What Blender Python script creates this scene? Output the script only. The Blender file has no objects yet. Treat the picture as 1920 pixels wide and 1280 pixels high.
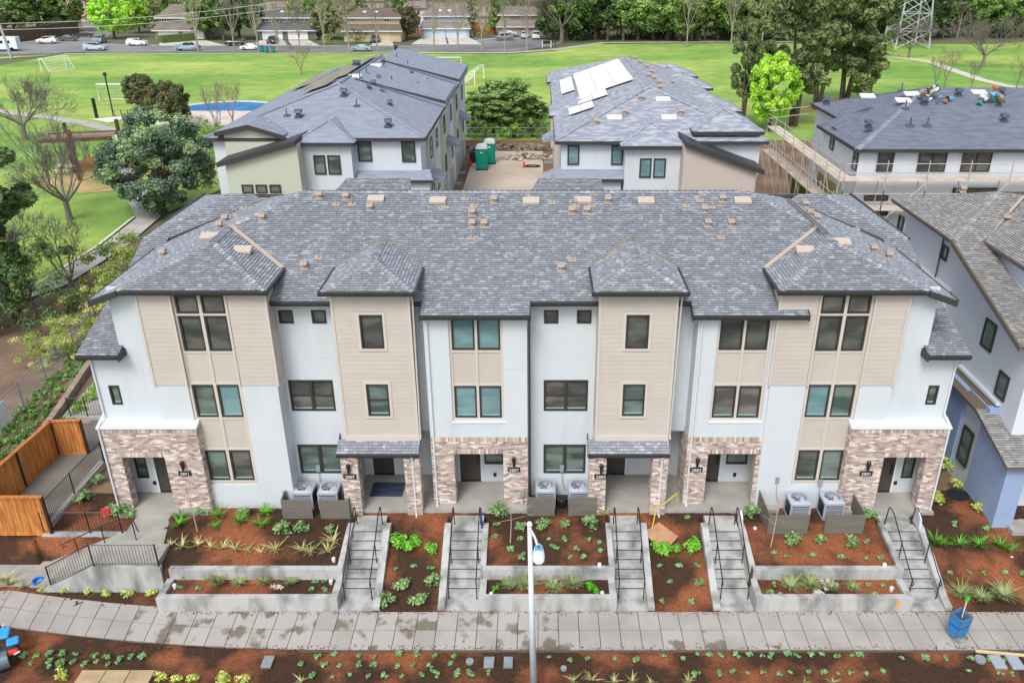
import bpy, math, random
import numpy as np
from mathutils import Vector, Matrix
rng = random.Random(11)
nr = np.random.default_rng(5)
C = bpy.context.scene.collection
scene = bpy.context.scene

# ---------------------------------------------------------------- camera, sky, sun, exposure
F, CX, CY, H = 1552.0, 1010.0, 640.0, 21.0
TH = math.atan(728 / 1552)
cam = bpy.data.objects.new('camera', bpy.data.cameras.new('camera')); C.objects.link(cam)
cam.location = (0, 0, H); cam.rotation_euler = (math.pi / 2 - TH, 0, 0)
cam.data.sensor_width = 36; cam.data.lens = F / 1920 * 36
cam.data.shift_x = -(CX - 960) / 1920
cam.data.clip_start = 0.5; cam.data.clip_end = 4000
scene.camera = cam
world = bpy.data.worlds.new('World'); scene.world = world; world.use_nodes = True
wn = world.node_tree.nodes; wl = world.node_tree.links
bg = wn['Background']; sky = wn.new('ShaderNodeTexSky')
sky.sky_type = 'NISHITA'; sky.sun_disc = False
SUN_EL, SUN_AZ = math.radians(52), math.radians(200)
sky.sun_elevation = SUN_EL; sky.sun_rotation = SUN_AZ
sky.air_density = 1.0; sky.dust_density = 3.0; sky.ozone_density = 1.5
hs = wn.new('ShaderNodeHueSaturation'); hs.inputs['Saturation'].default_value = 0.42
wl.new(sky.outputs[0], hs.inputs['Color']); wl.new(hs.outputs[0], bg.inputs['Color'])
bg.inputs['Strength'].default_value = 0.15
sun = bpy.data.objects.new('sun', bpy.data.lights.new('sun', 'SUN')); C.objects.link(sun)
sun.data.energy = 1.3; sun.data.angle = math.radians(20); sun.data.color = (1, .965, .9)
sd = Vector((math.sin(SUN_AZ) * math.cos(SUN_EL), math.cos(SUN_AZ) * math.cos(SUN_EL), math.sin(SUN_EL)))
sun.rotation_euler = (-sd).to_track_quat('-Z', 'Y').to_euler(); sun.location = (0, -20, 60)
scene.view_settings.view_transform = 'Standard'; scene.view_settings.look = 'None'
scene.view_settings.gamma = 1; scene.view_settings.exposure = 0.5
scene.view_settings.use_curve_mapping = False

# ---------------------------------------------------------------- helpers
def ray(u, v):
    a = (u - CX) / F; b = (v - CY) / F
    c, s = math.cos(TH), math.sin(TH)
    return a, c - b * s, -(s + b * c)
def G(u, v, z=0.0):                      # photograph pixel -> point on the level z
    r = ray(u, v); t = (z - H) / r[2]
    return Vector((r[0] * t, r[1] * t, z))
def Yp(u, v, y):                         # photograph pixel -> point at depth y
    r = ray(u, v); t = y / r[1]
    return Vector((r[0] * t, y, H + r[2] * t))
def lin(h):
    h = h.lstrip('#'); o = []
    for i in (0, 2, 4):
        c = int(h[i:i + 2], 16) / 255
        o.append(c / 12.92 if c <= .04045 else ((c + .055) / 1.055) ** 2.4)
    return tuple(o)
def L(c): return lin(c) if isinstance(c, str) else c

_m = {}
def mat(name, col, rough=.8, col2=None, scale=3.0, detail=6, amt=1.0, bump=0, bscale=40, metal=0, spec=.3,
        rand=0, attr=False, emit=0, stretch=None, contrast=(.35, .65), translucent=0, coat=0):
    if name in _m: return _m[name]
    m = bpy.data.materials.new(name); m.use_nodes = True; _m[name] = m
    nt = m.node_tree; N = nt.nodes; K = nt.links; b = N['Principled BSDF']
    b.inputs['Roughness'].default_value = rough; b.inputs['Metallic'].default_value = metal
    b.inputs['Specular IOR Level'].default_value = spec
    if coat: b.inputs['Coat Weight'].default_value = coat
    tc = N.new('ShaderNodeTexCoord'); geo = N.new('ShaderNodeNewGeometry'); vec = geo.outputs['Position']
    if stretch:
        mp = N.new('ShaderNodeMapping'); mp.inputs['Scale'].default_value = stretch
        K.new(vec, mp.inputs[0]); vec = mp.outputs[0]
    if attr:
        at = N.new('ShaderNodeAttribute'); at.attribute_name = 'col'; cur = at.outputs['Color']
        if rand: cur = vary(N, K, cur, rand)
    else:
        rgb = N.new('ShaderNodeRGB'); rgb.outputs[0].default_value = (*L(col), 1); cur = rgb.outputs[0]
        if rand: cur = vary(N, K, cur, rand)
    if col2 is not None:
        no = N.new('ShaderNodeTexNoise'); no.inputs['Scale'].default_value = scale; no.inputs['Detail'].default_value = detail
        K.new(vec, no.inputs['Vector'])
        mr = N.new('ShaderNodeMapRange'); mr.inputs[1].default_value = contrast[0]; mr.inputs[2].default_value = contrast[1]
        mr.inputs[4].default_value = amt
        K.new(no.outputs[0], mr.inputs[0])
        mx = N.new('ShaderNodeMix'); mx.data_type = 'RGBA'; mx.inputs[7].default_value = (*L(col2), 1)
        K.new(mr.outputs[0], mx.inputs[0]); K.new(cur, mx.inputs[6]); cur = mx.outputs[2]
    K.new(cur, b.inputs['Base Color'])
    if bump:
        n2 = N.new('ShaderNodeTexNoise'); n2.inputs['Scale'].default_value = bscale; n2.inputs['Detail'].default_value = 5
        K.new(vec, n2.inputs['Vector'])
        bp = N.new('ShaderNodeBump'); bp.inputs['Strength'].default_value = bump; bp.inputs['Distance'].default_value = .05
        K.new(n2.outputs[0], bp.inputs['Height']); K.new(bp.outputs[0], b.inputs['Normal'])
    if emit:
        b.inputs['Emission Strength'].default_value = emit; b.inputs['Emission Color'].default_value = (*L(col), 1)
    if translucent:
        tr = N.new('ShaderNodeBsdfTranslucent'); mxs = N.new('ShaderNodeMixShader'); mxs.inputs[0].default_value = translucent
        out = N['Material Output']; K.new(cur, tr.inputs[0])
        K.new(b.outputs[0], mxs.inputs[1]); K.new(tr.outputs[0], mxs.inputs[2]); K.new(mxs.outputs[0], out.inputs[0])
    return m
def vary(N, K, cur, r):
    oi = N.new('ShaderNodeObjectInfo'); mr = N.new('ShaderNodeMapRange')
    mr.inputs[3].default_value = 1 - r; mr.inputs[4].default_value = 1 + r
    K.new(oi.outputs['Random'], mr.inputs[0])
    hv = N.new('ShaderNodeHueSaturation'); K.new(mr.outputs[0], hv.inputs['Value']); K.new(cur, hv.inputs['Color'])
    return hv.outputs[0]

class MB:
    def __init__(s, off=(0, 0, 0)): s.v = []; s.f = []; s.c = []; s.off = Vector(off)
    def _add(s, vs, fs, col=None):
        o = len(s.v); s.v += [tuple(p) for p in vs]
        for f in fs: s.f.append([i + o for i in f]); s.c.append(col)
        return s
    def box(s, x0, x1, y0, y1, z0, z1, col=None):
        return s._add([(x0,y0,z0),(x1,y0,z0),(x1,y1,z0),(x0,y1,z0),(x0,y0,z1),(x1,y0,z1),(x1,y1,z1),(x0,y1,z1)],
                      [(3,2,1,0),(4,5,6,7),(0,1,5,4),(1,2,6,5),(2,3,7,6),(3,0,4,7)], col)
    def obox(s, c, size, rz=0, rx=0, ry=0, col=None):
        M = Matrix.Translation(c) @ Matrix.Rotation(rz, 4, 'Z') @ Matrix.Rotation(rx, 4, 'X') @ Matrix.Rotation(ry, 4, 'Y')
        h = [k / 2 for k in size]
        vs = [M @ Vector((x*h[0], y*h[1], z*h[2])) for z in (-1,1) for x, y in ((-1,-1),(1,-1),(1,1),(-1,1))]
        return s._add(vs, [(3,2,1,0),(4,5,6,7),(0,1,5,4),(1,2,6,5),(2,3,7,6),(3,0,4,7)], col)
    def poly(s, pts, col=None): return s._add(pts, [tuple(range(len(pts)))], col)
    def slab(s, pts, th, col=None):          # polygon extruded straight down by th
        n = len(pts); lo = [(p[0], p[1], p[2] - th) for p in pts]
        return s._add(list(pts) + lo, [tuple(range(n)), tuple(range(2*n-1, n-1, -1))] +
                      [(i, i+n, (i+1) % n + n, (i+1) % n) for i in range(n)], col)
    def prism(s, pts, d, col=None):          # polygon extruded along vector d
        n = len(pts); d = Vector(d); hi = [Vector(p) + d for p in pts]
        return s._add(list(pts) + hi, [tuple(range(n-1, -1, -1)), tuple(range(n, 2*n))] +
                      [(i, (i+1) % n, (i+1) % n + n, i+n) for i in range(n)], col)
    def tube(s, pts, r, n=6, col=None):
        pts = [Vector(p) for p in pts]; k = len(pts); rs = r if isinstance(r, (list, tuple)) else [r] * k
        vs = []
        for i, p in enumerate(pts):
            d = (pts[min(i+1, k-1)] - pts[max(i-1, 0)]); d = d.normalized() if d.length > 1e-9 else Vector((0, 0, 1))
            a = d.cross(Vector((0, 0, 1)) if abs(d.z) < .9 else Vector((1, 0, 0))).normalized(); b = d.cross(a)
            vs += [p + (a * math.cos(2*math.pi*j/n) + b * math.sin(2*math.pi*j/n)) * rs[i] for j in range(n)]
        fs = [(i*n+j, i*n+(j+1) % n, (i+1)*n+(j+1) % n, (i+1)*n+j) for i in range(k-1) for j in range(n)]
        return s._add(vs, fs + [tuple(range(n-1, -1, -1)), tuple(range((k-1)*n, k*n))], col)
    def lathe(s, c, prof, n=16, col=None):   # prof: (r, z)
        c = Vector(c); vs = [c + Vector((r*math.cos(2*math.pi*j/n), r*math.sin(2*math.pi*j/n), z)) for r, z in prof for j in range(n)]
        k = len(prof)
        fs = [(i*n+j, i*n+(j+1) % n, (i+1)*n+(j+1) % n, (i+1)*n+j) for i in range(k-1) for j in range(n)]
        return s._add(vs, fs + [tuple(range(n-1, -1, -1)), tuple(range((k-1)*n, k*n))], col)
    def mesh(s, name):
        me = bpy.data.meshes.new(name)
        o = s.off
        me.from_pydata([(p[0]-o[0], p[1]-o[1], p[2]-o[2]) for p in s.v], [], s.f)
        if any(c is not None for c in s.c):
            ca = me.color_attributes.new('col', 'FLOAT_COLOR', 'CORNER'); arr = []
            for f, c in zip(s.f, s.c): arr += ([*(c or (.5, .5, .5)), 1.0] * len(f))
            ca.data.foreach_set('color', arr)
        return me
    def build(s, name, m, parent=None, smooth=False):
        me = s.mesh(name); me.materials.append(m)
        if smooth: me.polygons.foreach_set('use_smooth', [True] * len(me.polygons))
        return link(name, me, parent)
def link(name, me, parent=None, loc=None, rz=0):
    o = bpy.data.objects.new(name, me); C.objects.link(o)
    if parent is not None: o.parent = parent
    if loc is not None: o.location = loc
    if rz: o.rotation_euler = (0, 0, rz)
    return o
def tag(o, label=None, cat=None, group=None, kind=None):
    if label: o['label'] = label
    if cat: o['category'] = cat
    if group: o['group'] = group
    if kind: o['kind'] = kind
    return o
def thing(name, label, cat, loc=(0, 0, 0), rz=0, group=None, scale=None):
    o = bpy.data.objects.new(name, None); C.objects.link(o); o.location = loc; o.rotation_euler = (0, 0, rz)
    o.empty_display_size = .2
    if scale: o.scale = (scale,) * 3 if not isinstance(scale, (tuple, list)) else scale
    return tag(o, label, cat, group)
_kids = {}
def dup(root, loc=None, rz=None, label=None, scale=None, group=None):
    kids = [root] + list(root.children_recursive); mp = {}
    for k in kids:
        c = k.copy(); C.objects.link(c); mp[k] = c
        if k is not root and k.parent in mp: c.parent = mp[k.parent]
    r = mp[root]
    if loc is not None: r.location = loc
    if rz is not None: r.rotation_euler = (0, 0, rz)
    if scale is not None: r.scale = (scale,) * 3 if not isinstance(scale, (tuple, list)) else scale
    if label: r['label'] = label
    if group: r['group'] = group
    return r
def struct(name, mb, m, smooth=False): return tag(mb.build(name, m, smooth=smooth), kind='structure')

# ---------------------------------------------------------------- materials
WHITE = mat('white_stucco', '#c9d0d6', .9, '#b0b7be', 1.3, detail=8, amt=.4, bump=.16, bscale=45, stretch=(1, 1, .22), contrast=(.5, .78))
SMOOTHW = mat('white_trim', '#d4d9de', .6)
BEIGE = mat('beige_siding', '#c2b9b1', .7, '#bcb3aa', 2, amt=.7, rand=.03)
BEIGET = mat('beige_trim', '#c9c0b8', .6)
BRONZE = mat('dark_bronze', '#3d3935', .45, spec=.4)
FASCIA = mat('charcoal_fascia', '#3f3e3f', .55)
def glass(name, col, col2=None, sc=.9):
    return mat(name, col, .04, col2 or col, sc*1.3, 2, .9, spec=.75, contrast=(.42, .6), stretch=(.5, .5, 1.6), rand=.22)
GL = [glass('window_glass_dark', '#434644', '#646660'), glass('window_glass_teal', '#66868a', '#7b9ca1'),
      glass('window_glass_green', '#4a5853', '#758780'), glass('window_glass_grey', '#545350', '#7b7873')]
CONC = mat('concrete', '#a9a6a0', .85, '#8f8d88', 1.3, bump=.1, bscale=50, amt=.7)
CONCL = mat('stained_concrete', '#b4b5b4', .85, '#797a79', 1.6, detail=10, bump=.14, bscale=30, stretch=(1, 1, .35), contrast=(.44, .68))
BLACKM = mat('black_metal', '#1d1f22', .4, spec=.5)
def col_attr(name, rough=.85, bump=.2, bs=80): return mat(name, '#ffffff', rough, attr=True, bump=bump, bscale=bs)
SHING = col_attr('roof_shingle', .9, .3, 120)
BRICKM = col_attr('brick_face', .9, .25, 90)
MORTAR = mat('mortar', '#b0a294', .95, bump=.2)
# ---------------------------------------------------------------- roof shingles, bricks, siding
PAL_MAIN = ['#888e97', '#8c929b', '#91969f', '#a0a4ac', '#969ba3', '#878d95', '#8d929b', '#a8acb3', '#8d8f99', '#848b92']
PAL_WARM = ['#989795', '#92918f', '#a1a09e', '#8b8a88', '#a9a8a6', '#959492']
PAL_BRICK = ['#b9a79f', '#a8978f', '#c6b6ad', '#dbcfc8', '#e4dad4', '#9c8a85', '#b09f96', '#c4b0a6', '#bcaea8', '#cfbfb6']
def clipz(poly, z, keep_above):
    out = []
    for i in range(len(poly)):
        a, b = poly[i], poly[(i+1) % len(poly)]
        ia = (a[2] >= z) == keep_above or abs(a[2]-z) < 1e-9; ib = (b[2] >= z) == keep_above or abs(b[2]-z) < 1e-9
        if ia: out.append(a)
        if ia != ib and abs(b[2] - a[2]) > 1e-12:
            t = (z - a[2]) / (b[2] - a[2]); out.append(a + (b - a) * t)
    return out
def clipn(poly, n, d, sgn):
    out = []
    for i in range(len(poly)):
        a, b = poly[i], poly[(i+1) % len(poly)]
        da = (a.dot(n) - d) * sgn; db = (b.dot(n) - d) * sgn
        if da >= 0: out.append(a)
        if (da >= 0) != (db >= 0): out.append(a + (b - a) * (da / (da - db)))
    return out
def pick(pal, var=.08):
    c = lin(rng.choice(pal)); k = 1 + rng.uniform(-var, var)
    return tuple(x * k for x in c)
def shingles(poly, pal, expo=.145, wid=.3, z0=0.0, thick=.026):
    """lists of (points, colour) for each shingle tab laid on a sloping polygon (points counter-clockwise from above)"""
    P = [Vector(p) for p in poly]
    n = Vector((0, 0, 0))
    for i in range(len(P)): n += P[i].cross(P[(i+1) % len(P)])
    n.normalize()
    if n.z < 0: n = -n; P.reverse()
    u = Vector((0, 0, 1)).cross(n).normalized()          # horizontal
    w = n.cross(u)                                       # up the slope
    dz = expo * w.z
    lo = min(p.z for p in P); hi = max(p.z for p in P); k = math.floor((lo - z0) / dz)
    out = []
    while z0 + k * dz < hi:
        za, zb = z0 + k * dz, z0 + (k + 1) * dz
        st = clipz(clipz(P, za, True), zb, False)
        if len(st) >= 3:
            ds = [p.dot(u) for p in st]; a = min(ds); b = max(ds)
            r2 = random.Random(k * 7919 + int(u.x * 100) + int(u.y * 1000)); x = math.floor(a / wid) * wid - wid + (k % 3) * wid / 3 + r2.uniform(0, .1)
            while x < b:
                x2 = x + wid * r2.uniform(.55, 1.35)
                if x2 > a:
                    t = clipn(clipn(st, u, x + .004, 1), u, x2 - .004, -1) if (x > a or x2 < b) else st
                    if len(t) >= 3:
                        lift = r2.uniform(.8, 1.3)
                        q = [p + n * (.005 + thick * lift * (1 - min(1, max(0, (p.z - za) / dz)))) for p in t]
                        out.append((q, t, n, za, pick(pal)))
                x = x2
        k += 1
    return out
def shingle_into(mb, s):
    q, t, n, za, c = s
    mb.poly(q, c)
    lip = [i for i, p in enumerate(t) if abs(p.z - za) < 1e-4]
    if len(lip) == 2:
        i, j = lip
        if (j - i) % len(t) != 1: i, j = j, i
        dark = tuple(x * .35 for x in c)  # lip colour darkened to paint the shadow line below each course
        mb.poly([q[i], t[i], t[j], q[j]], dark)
def lay_shingles(root, polys, pal, expo, wid, zref, n_single, off):
    allt = []
    for p in polys: allt += shingles(p, pal, expo, wid, zref)
    allt.sort(key=lambda s: (s[0][0] - Vector((0, 0, H))).length)
    sing = [s for s in allt if len(s[0]) == 4 and (s[0][0]-s[0][2]).length > .2][:n_single]; ids = set(map(id, sing))
    mb = MB(off)
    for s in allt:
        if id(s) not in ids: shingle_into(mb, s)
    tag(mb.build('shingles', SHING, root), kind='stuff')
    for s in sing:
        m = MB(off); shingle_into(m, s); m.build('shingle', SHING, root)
def caps(root, a, b, pal, off, w=.16, step=.2, name='hip_cap'):
    a, b = Vector(a), Vector(b); d = b - a; n = max(1, int(d.length / step)); d.normalize()
    s = d.cross(Vector((0, 0, 1))).normalized()
    for i in range(n):
        p = a + d * (i * step); c = pick(pal); m = MB(off)
        e = step * 1.25; l0, l1 = .055, .02
        m.poly([p - s*w + Vector((0,0,l0-.065)), p + Vector((0,0,l0)), p + d*e + Vector((0,0,l1)), p + d*e - s*w + Vector((0,0,l1-.065))], c)
        m.poly([p + Vector((0,0,l0)), p + s*w + Vector((0,0,l0-.065)), p + d*e + s*w + Vector((0,0,l1-.065)), p + d*e + Vector((0,0,l1))], c)
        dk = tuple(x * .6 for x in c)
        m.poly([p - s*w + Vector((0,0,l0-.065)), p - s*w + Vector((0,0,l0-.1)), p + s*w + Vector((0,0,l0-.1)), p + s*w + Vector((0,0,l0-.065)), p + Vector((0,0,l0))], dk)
        m.build(name, SHING, root)

SINGLE_BRICKS = [300]
def brick_face(root, o, U, N, w, h, holes=(), mb=None, off=(0,0,0), soldier_top=True, single=0, bl=.2, bh=.062, j=.011):
    """running bond on the face origin o, axis U, outward normal N; holes: (u0,u1,v0,v1)"""
    o, U, N = Vector(o), Vector(U), Vector(N); V = Vector((0, 0, 1)); items = []
    def put(u0, u1, v0, v1):
        cuts = [(u0, u1)]
        for a, b, c, d in holes:
            if v1 > c + .005 and v0 < d - .005:
                nc = []
                for x, y in cuts:
                    if y <= a or x >= b: nc.append((x, y)); continue
                    if x < a - .02: nc.append((x, a))
                    if y > b + .02: nc.append((b, y))
                cuts = nc
        for x, y in cuts:
            x = max(x, 0); y = min(y, w)
            if y - x > .02: items.append((x, y, v0, v1))
    top = h - (.2 if soldier_top else 0)
    if soldier_top:
        x = 0
        while x < w: put(x, min(x+bh, w), top + j, h); x += bh + j
    for a, b, c, d in holes:                 # flat soldier arch over each opening
        x = a
        if d < top - .1:
            while x < b: items.append((x, min(x+bh, b), d, d + .19)); x += bh + j
    hs = [(a, b, c, d + (.2 if d < top-.1 else 0)) for a, b, c, d in holes]
    holes = hs
    r = 0; v = 0
    while v + bh <= top + .01:
        x = -(bl + j) / 2 * (r % 2)
        while x < w: put(x, x + bl, v, min(v + bh, top)); x += bl + j
        v += bh + j; r += 1
    rng.shuffle(items)
    for i, (x, y, a, b) in enumerate(items):
        pr = .012 + rng.uniform(0, .006)
        p = [o + U*x + V*a, o + U*y + V*a, o + U*y + V*b, o + U*x + V*b]; c = pick(PAL_BRICK, .1)
        one = i < single and SINGLE_BRICKS[0] > 0
        m = MB(off) if one else mb
        q = [k + N * pr for k in p]
        m._add(p + q, [(4,5,6,7),(0,1,5,4),(1,2,6,5),(2,3,7,6),(3,0,4,7)], c)
        if one: m.build('brick', BRICKM, root); SINGLE_BRICKS[0] -= 1

def siding(root, x0, x1, z0, z1, y, off, holes=(), m=None, expo=.175, name='siding_board'):
    """horizontal lap boards on a south-facing wall, each a part"""
    z = z0
    while z < z1 - .02:
        zt = min(z + expo, z1); segs = [(x0, x1)]
        for a, b, c, d in holes:
            if zt > c + .01 and z < d - .01:
                ns = []
                for s, e in segs:
                    if e <= a or s >= b: ns.append((s, e)); continue
                    if s < a - .01: ns.append((s, a))
                    if e > b + .01: ns.append((b, e))
                segs = ns
        for s, e in segs:
            k = MB(off)
            k._add([(s,y-.014,z),(e,y-.014,z),(e,y-.005,zt),(s,y-.005,zt),(s,y+.01,z),(e,y+.01,z),(e,y+.01,zt),(s,y+.01,zt)],
                   [(0,1,2,3),(4,5,1,0),(1,5,6,2),(4,0,3,7),(3,2,6,7)])
            k.build(name, m or BEIGE, root)
        z = zt
def wall(mb, x0, x1, z0, z1, y, holes=(), depth=.12, returns=True):
    xs = sorted({x0, x1, *[h[0] for h in holes], *[h[1] for h in holes]}); zs = sorted({z0, z1, *[h[2] for h in holes], *[h[3] for h in holes]})
    for i in range(len(xs)-1):
        for j in range(len(zs)-1):
            cx, cz = (xs[i]+xs[i+1])/2, (zs[j]+zs[j+1])/2
            if any(a < cx < b and c < cz < d for a, b, c, d in holes): continue
            mb.poly([(xs[i],y,zs[j]),(xs[i+1],y,zs[j]),(xs[i+1],y,zs[j+1]),(xs[i],y,zs[j+1])])
    for a, b, c, d in list(holes):
        mb.poly([(a,y,c),(a,y+depth,c),(b,y+depth,c),(b,y,c)][::-1]); mb.poly([(a,y,d),(b,y,d),(b,y+depth,d),(a,y+depth,d)][::-1])
        mb.poly([(a,y,c),(a,y,d),(a,y+depth,d),(a,y+depth,c)][::-1]); mb.poly([(b,y,c),(b,y+depth,c),(b,y+depth,d),(b,y,d)][::-1])
    if returns:
        mb.poly([(x0,y,z0),(x0,y,z1),(x0,y+depth,z1),(x0,y+depth,z0)]); mb.poly([(x1,y,z0),(x1,y+depth,z0),(x1,y+depth,z1),(x1,y,z1)])
        mb.poly([(x0,y,z1),(x1,y,z1),(x1,y+depth,z1),(x0,y+depth,z1)]); mb.poly([(x0,y,z0),(x0,y+depth,z0),(x1,y+depth,z0),(x1,y,z0)])

def window(root, o, U, N, w, h, off, style='single', gl=0, frame=None, fw=.06, sill=False, label=None, back=.07, lift=.02):
    """window > frame bars, pane(s); o lower-left corner on the wall, U along, N outward"""
    o, U, N = Vector(o), Vector(U), Vector(N); V = Vector((0, 0, 1))
    def bar(m, a, b, c, d, n0, n1):
        p = [o + U*a + V*c, o + U*b + V*c, o + U*b + V*d, o + U*a + V*d]
        lo = [k + N*n0 for k in p]; hi = [k + N*n1 for k in p]
        m._add(lo + hi, [(3,2,1,0),(4,5,6,7),(0,1,5,4),(1,2,6,5),(2,3,7,6),(3,0,4,7)])
    win = MB(off)
    for a, b, c, d in ((0,w,0,fw),(0,w,h-fw,h),(0,fw,fw,h-fw),(w-fw,w,fw,h-fw)): bar(win, a, b, c, d, -back-.01, lift)
    mids = []
    if style in ('pair', 'hung2'): mids.append((w/2-fw*.75, w/2+fw*.75, fw, h-fw))
    for k in mids: bar(win, *k, -back-.01, lift-.004)
    f = win.build('window', frame or BRONZE, root)
    if label: f['label'] = label
    halves = [(fw, w/2-fw*.75), (w/2+fw*.75, w-fw)] if style in ('pair', 'hung2') else [(fw, w-fw)]
    for i, (a, b) in enumerate(halves):
        if style in ('hung', 'hung2'):
            r = MB(off); mid = h*.48
            bar(r, a, b, mid-.02, mid+.025, -back, -back+.045); r.build('meeting_rail', frame or BRONZE, f)
            segs = [(fw, mid-.02), (mid+.025, h-fw)]
        else: segs = [(fw, h-fw)]
        for c, d in segs:
            p = MB(off); bar(p, a, b, c, d, -back-.004, -back+.008+rng.uniform(0,.004)); p.build('pane', GL[(gl+i) % len(GL)] if gl < 10 else GL[gl-10], f)
        if sill:
            p = MB(off); bar(p, a+.01, b-.01, fw, fw+.045, -back+.012, -back+.03); p.build('window_sill', SILL, f)
    return f
SILL = mat('pale_sill', '#8fb3b4', .4)
DOORM = mat('grey_brown_door', '#4b4744', .5)
def pipe(root, pts, off, m, r=.04, name='downspout'):
    return MB(off).tube(pts, r, 6).build(name, m, root)
def gutter(root, a, b, off, h=.16, t=.1, m=None, name='gutter'):
    """eave fascia with a gutter lip from a to b (outer top edge)"""
    a, b = Vector(a), Vector(b); d = (b - a).normalized(); n = Vector((d.y, -d.x, 0))
    if n.length < .01: n = Vector((0,-1,0))
    k = MB(off); z = Vector((0,0,1))
    prof = [(0, .02), (t, .02), (t, -.02), (t*.8, -h*.6), (t*.25, -h), (-.02, -h), (-.02, .0)]
    pa = [a + n*x + z*y for x, y in prof]; pb = [b + n*x + z*y for x, y in prof]; q = len(prof)
    k._add(pa + pb, [tuple(range(q-1,-1,-1)), tuple(range(q, 2*q))] + [(i,(i+1)%q,(i+1)%q+q,i+q) for i in range(q)])
    return k.build(name, m or FASCIA, root)
# ================================================================ the row of townhouses
XC = -0.545
O = (XC, 27.0, 0.0)
TB = thing('townhouse_building', 'long three-storey white townhouse row with brick porches, beige bays and grey shingle roof, nearest building', 'building', O)
def mxr(x): return 2 * XC - x
ZG = 1.2
Y_REC, Y_BAY, Y_TOW, Y_END, Y_BRK = 27.65, 26.85, 26.75, 26.9, 26.5

# solid cores behind the wall skins
core = MB(O)
core.box(-15.0, 13.9, Y_REC + .13, 39.0, 4.3, 9.75)
core.box(-15.0, 13.9, 29.2, 39.0, ZG - .4, 4.3)
for s in (0, 1):
    f = (lambda x: x) if s == 0 else mxr
    a, b = sorted((f(-16.2), f(-15.0))); core.box(a, b, 27.2, 38.6, 5.0 if s == 0 else 5.0, 8.3)
    core.box(*sorted((f(-16.2), f(-15.0))), 27.75, 38.6, ZG - .4, 5.0)
    core.box(*sorted((f(-16.0), f(-12.3))), 33.3, 38.0, 8.0, 9.9)
core.build('wall_core', WHITE, TB)

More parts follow.
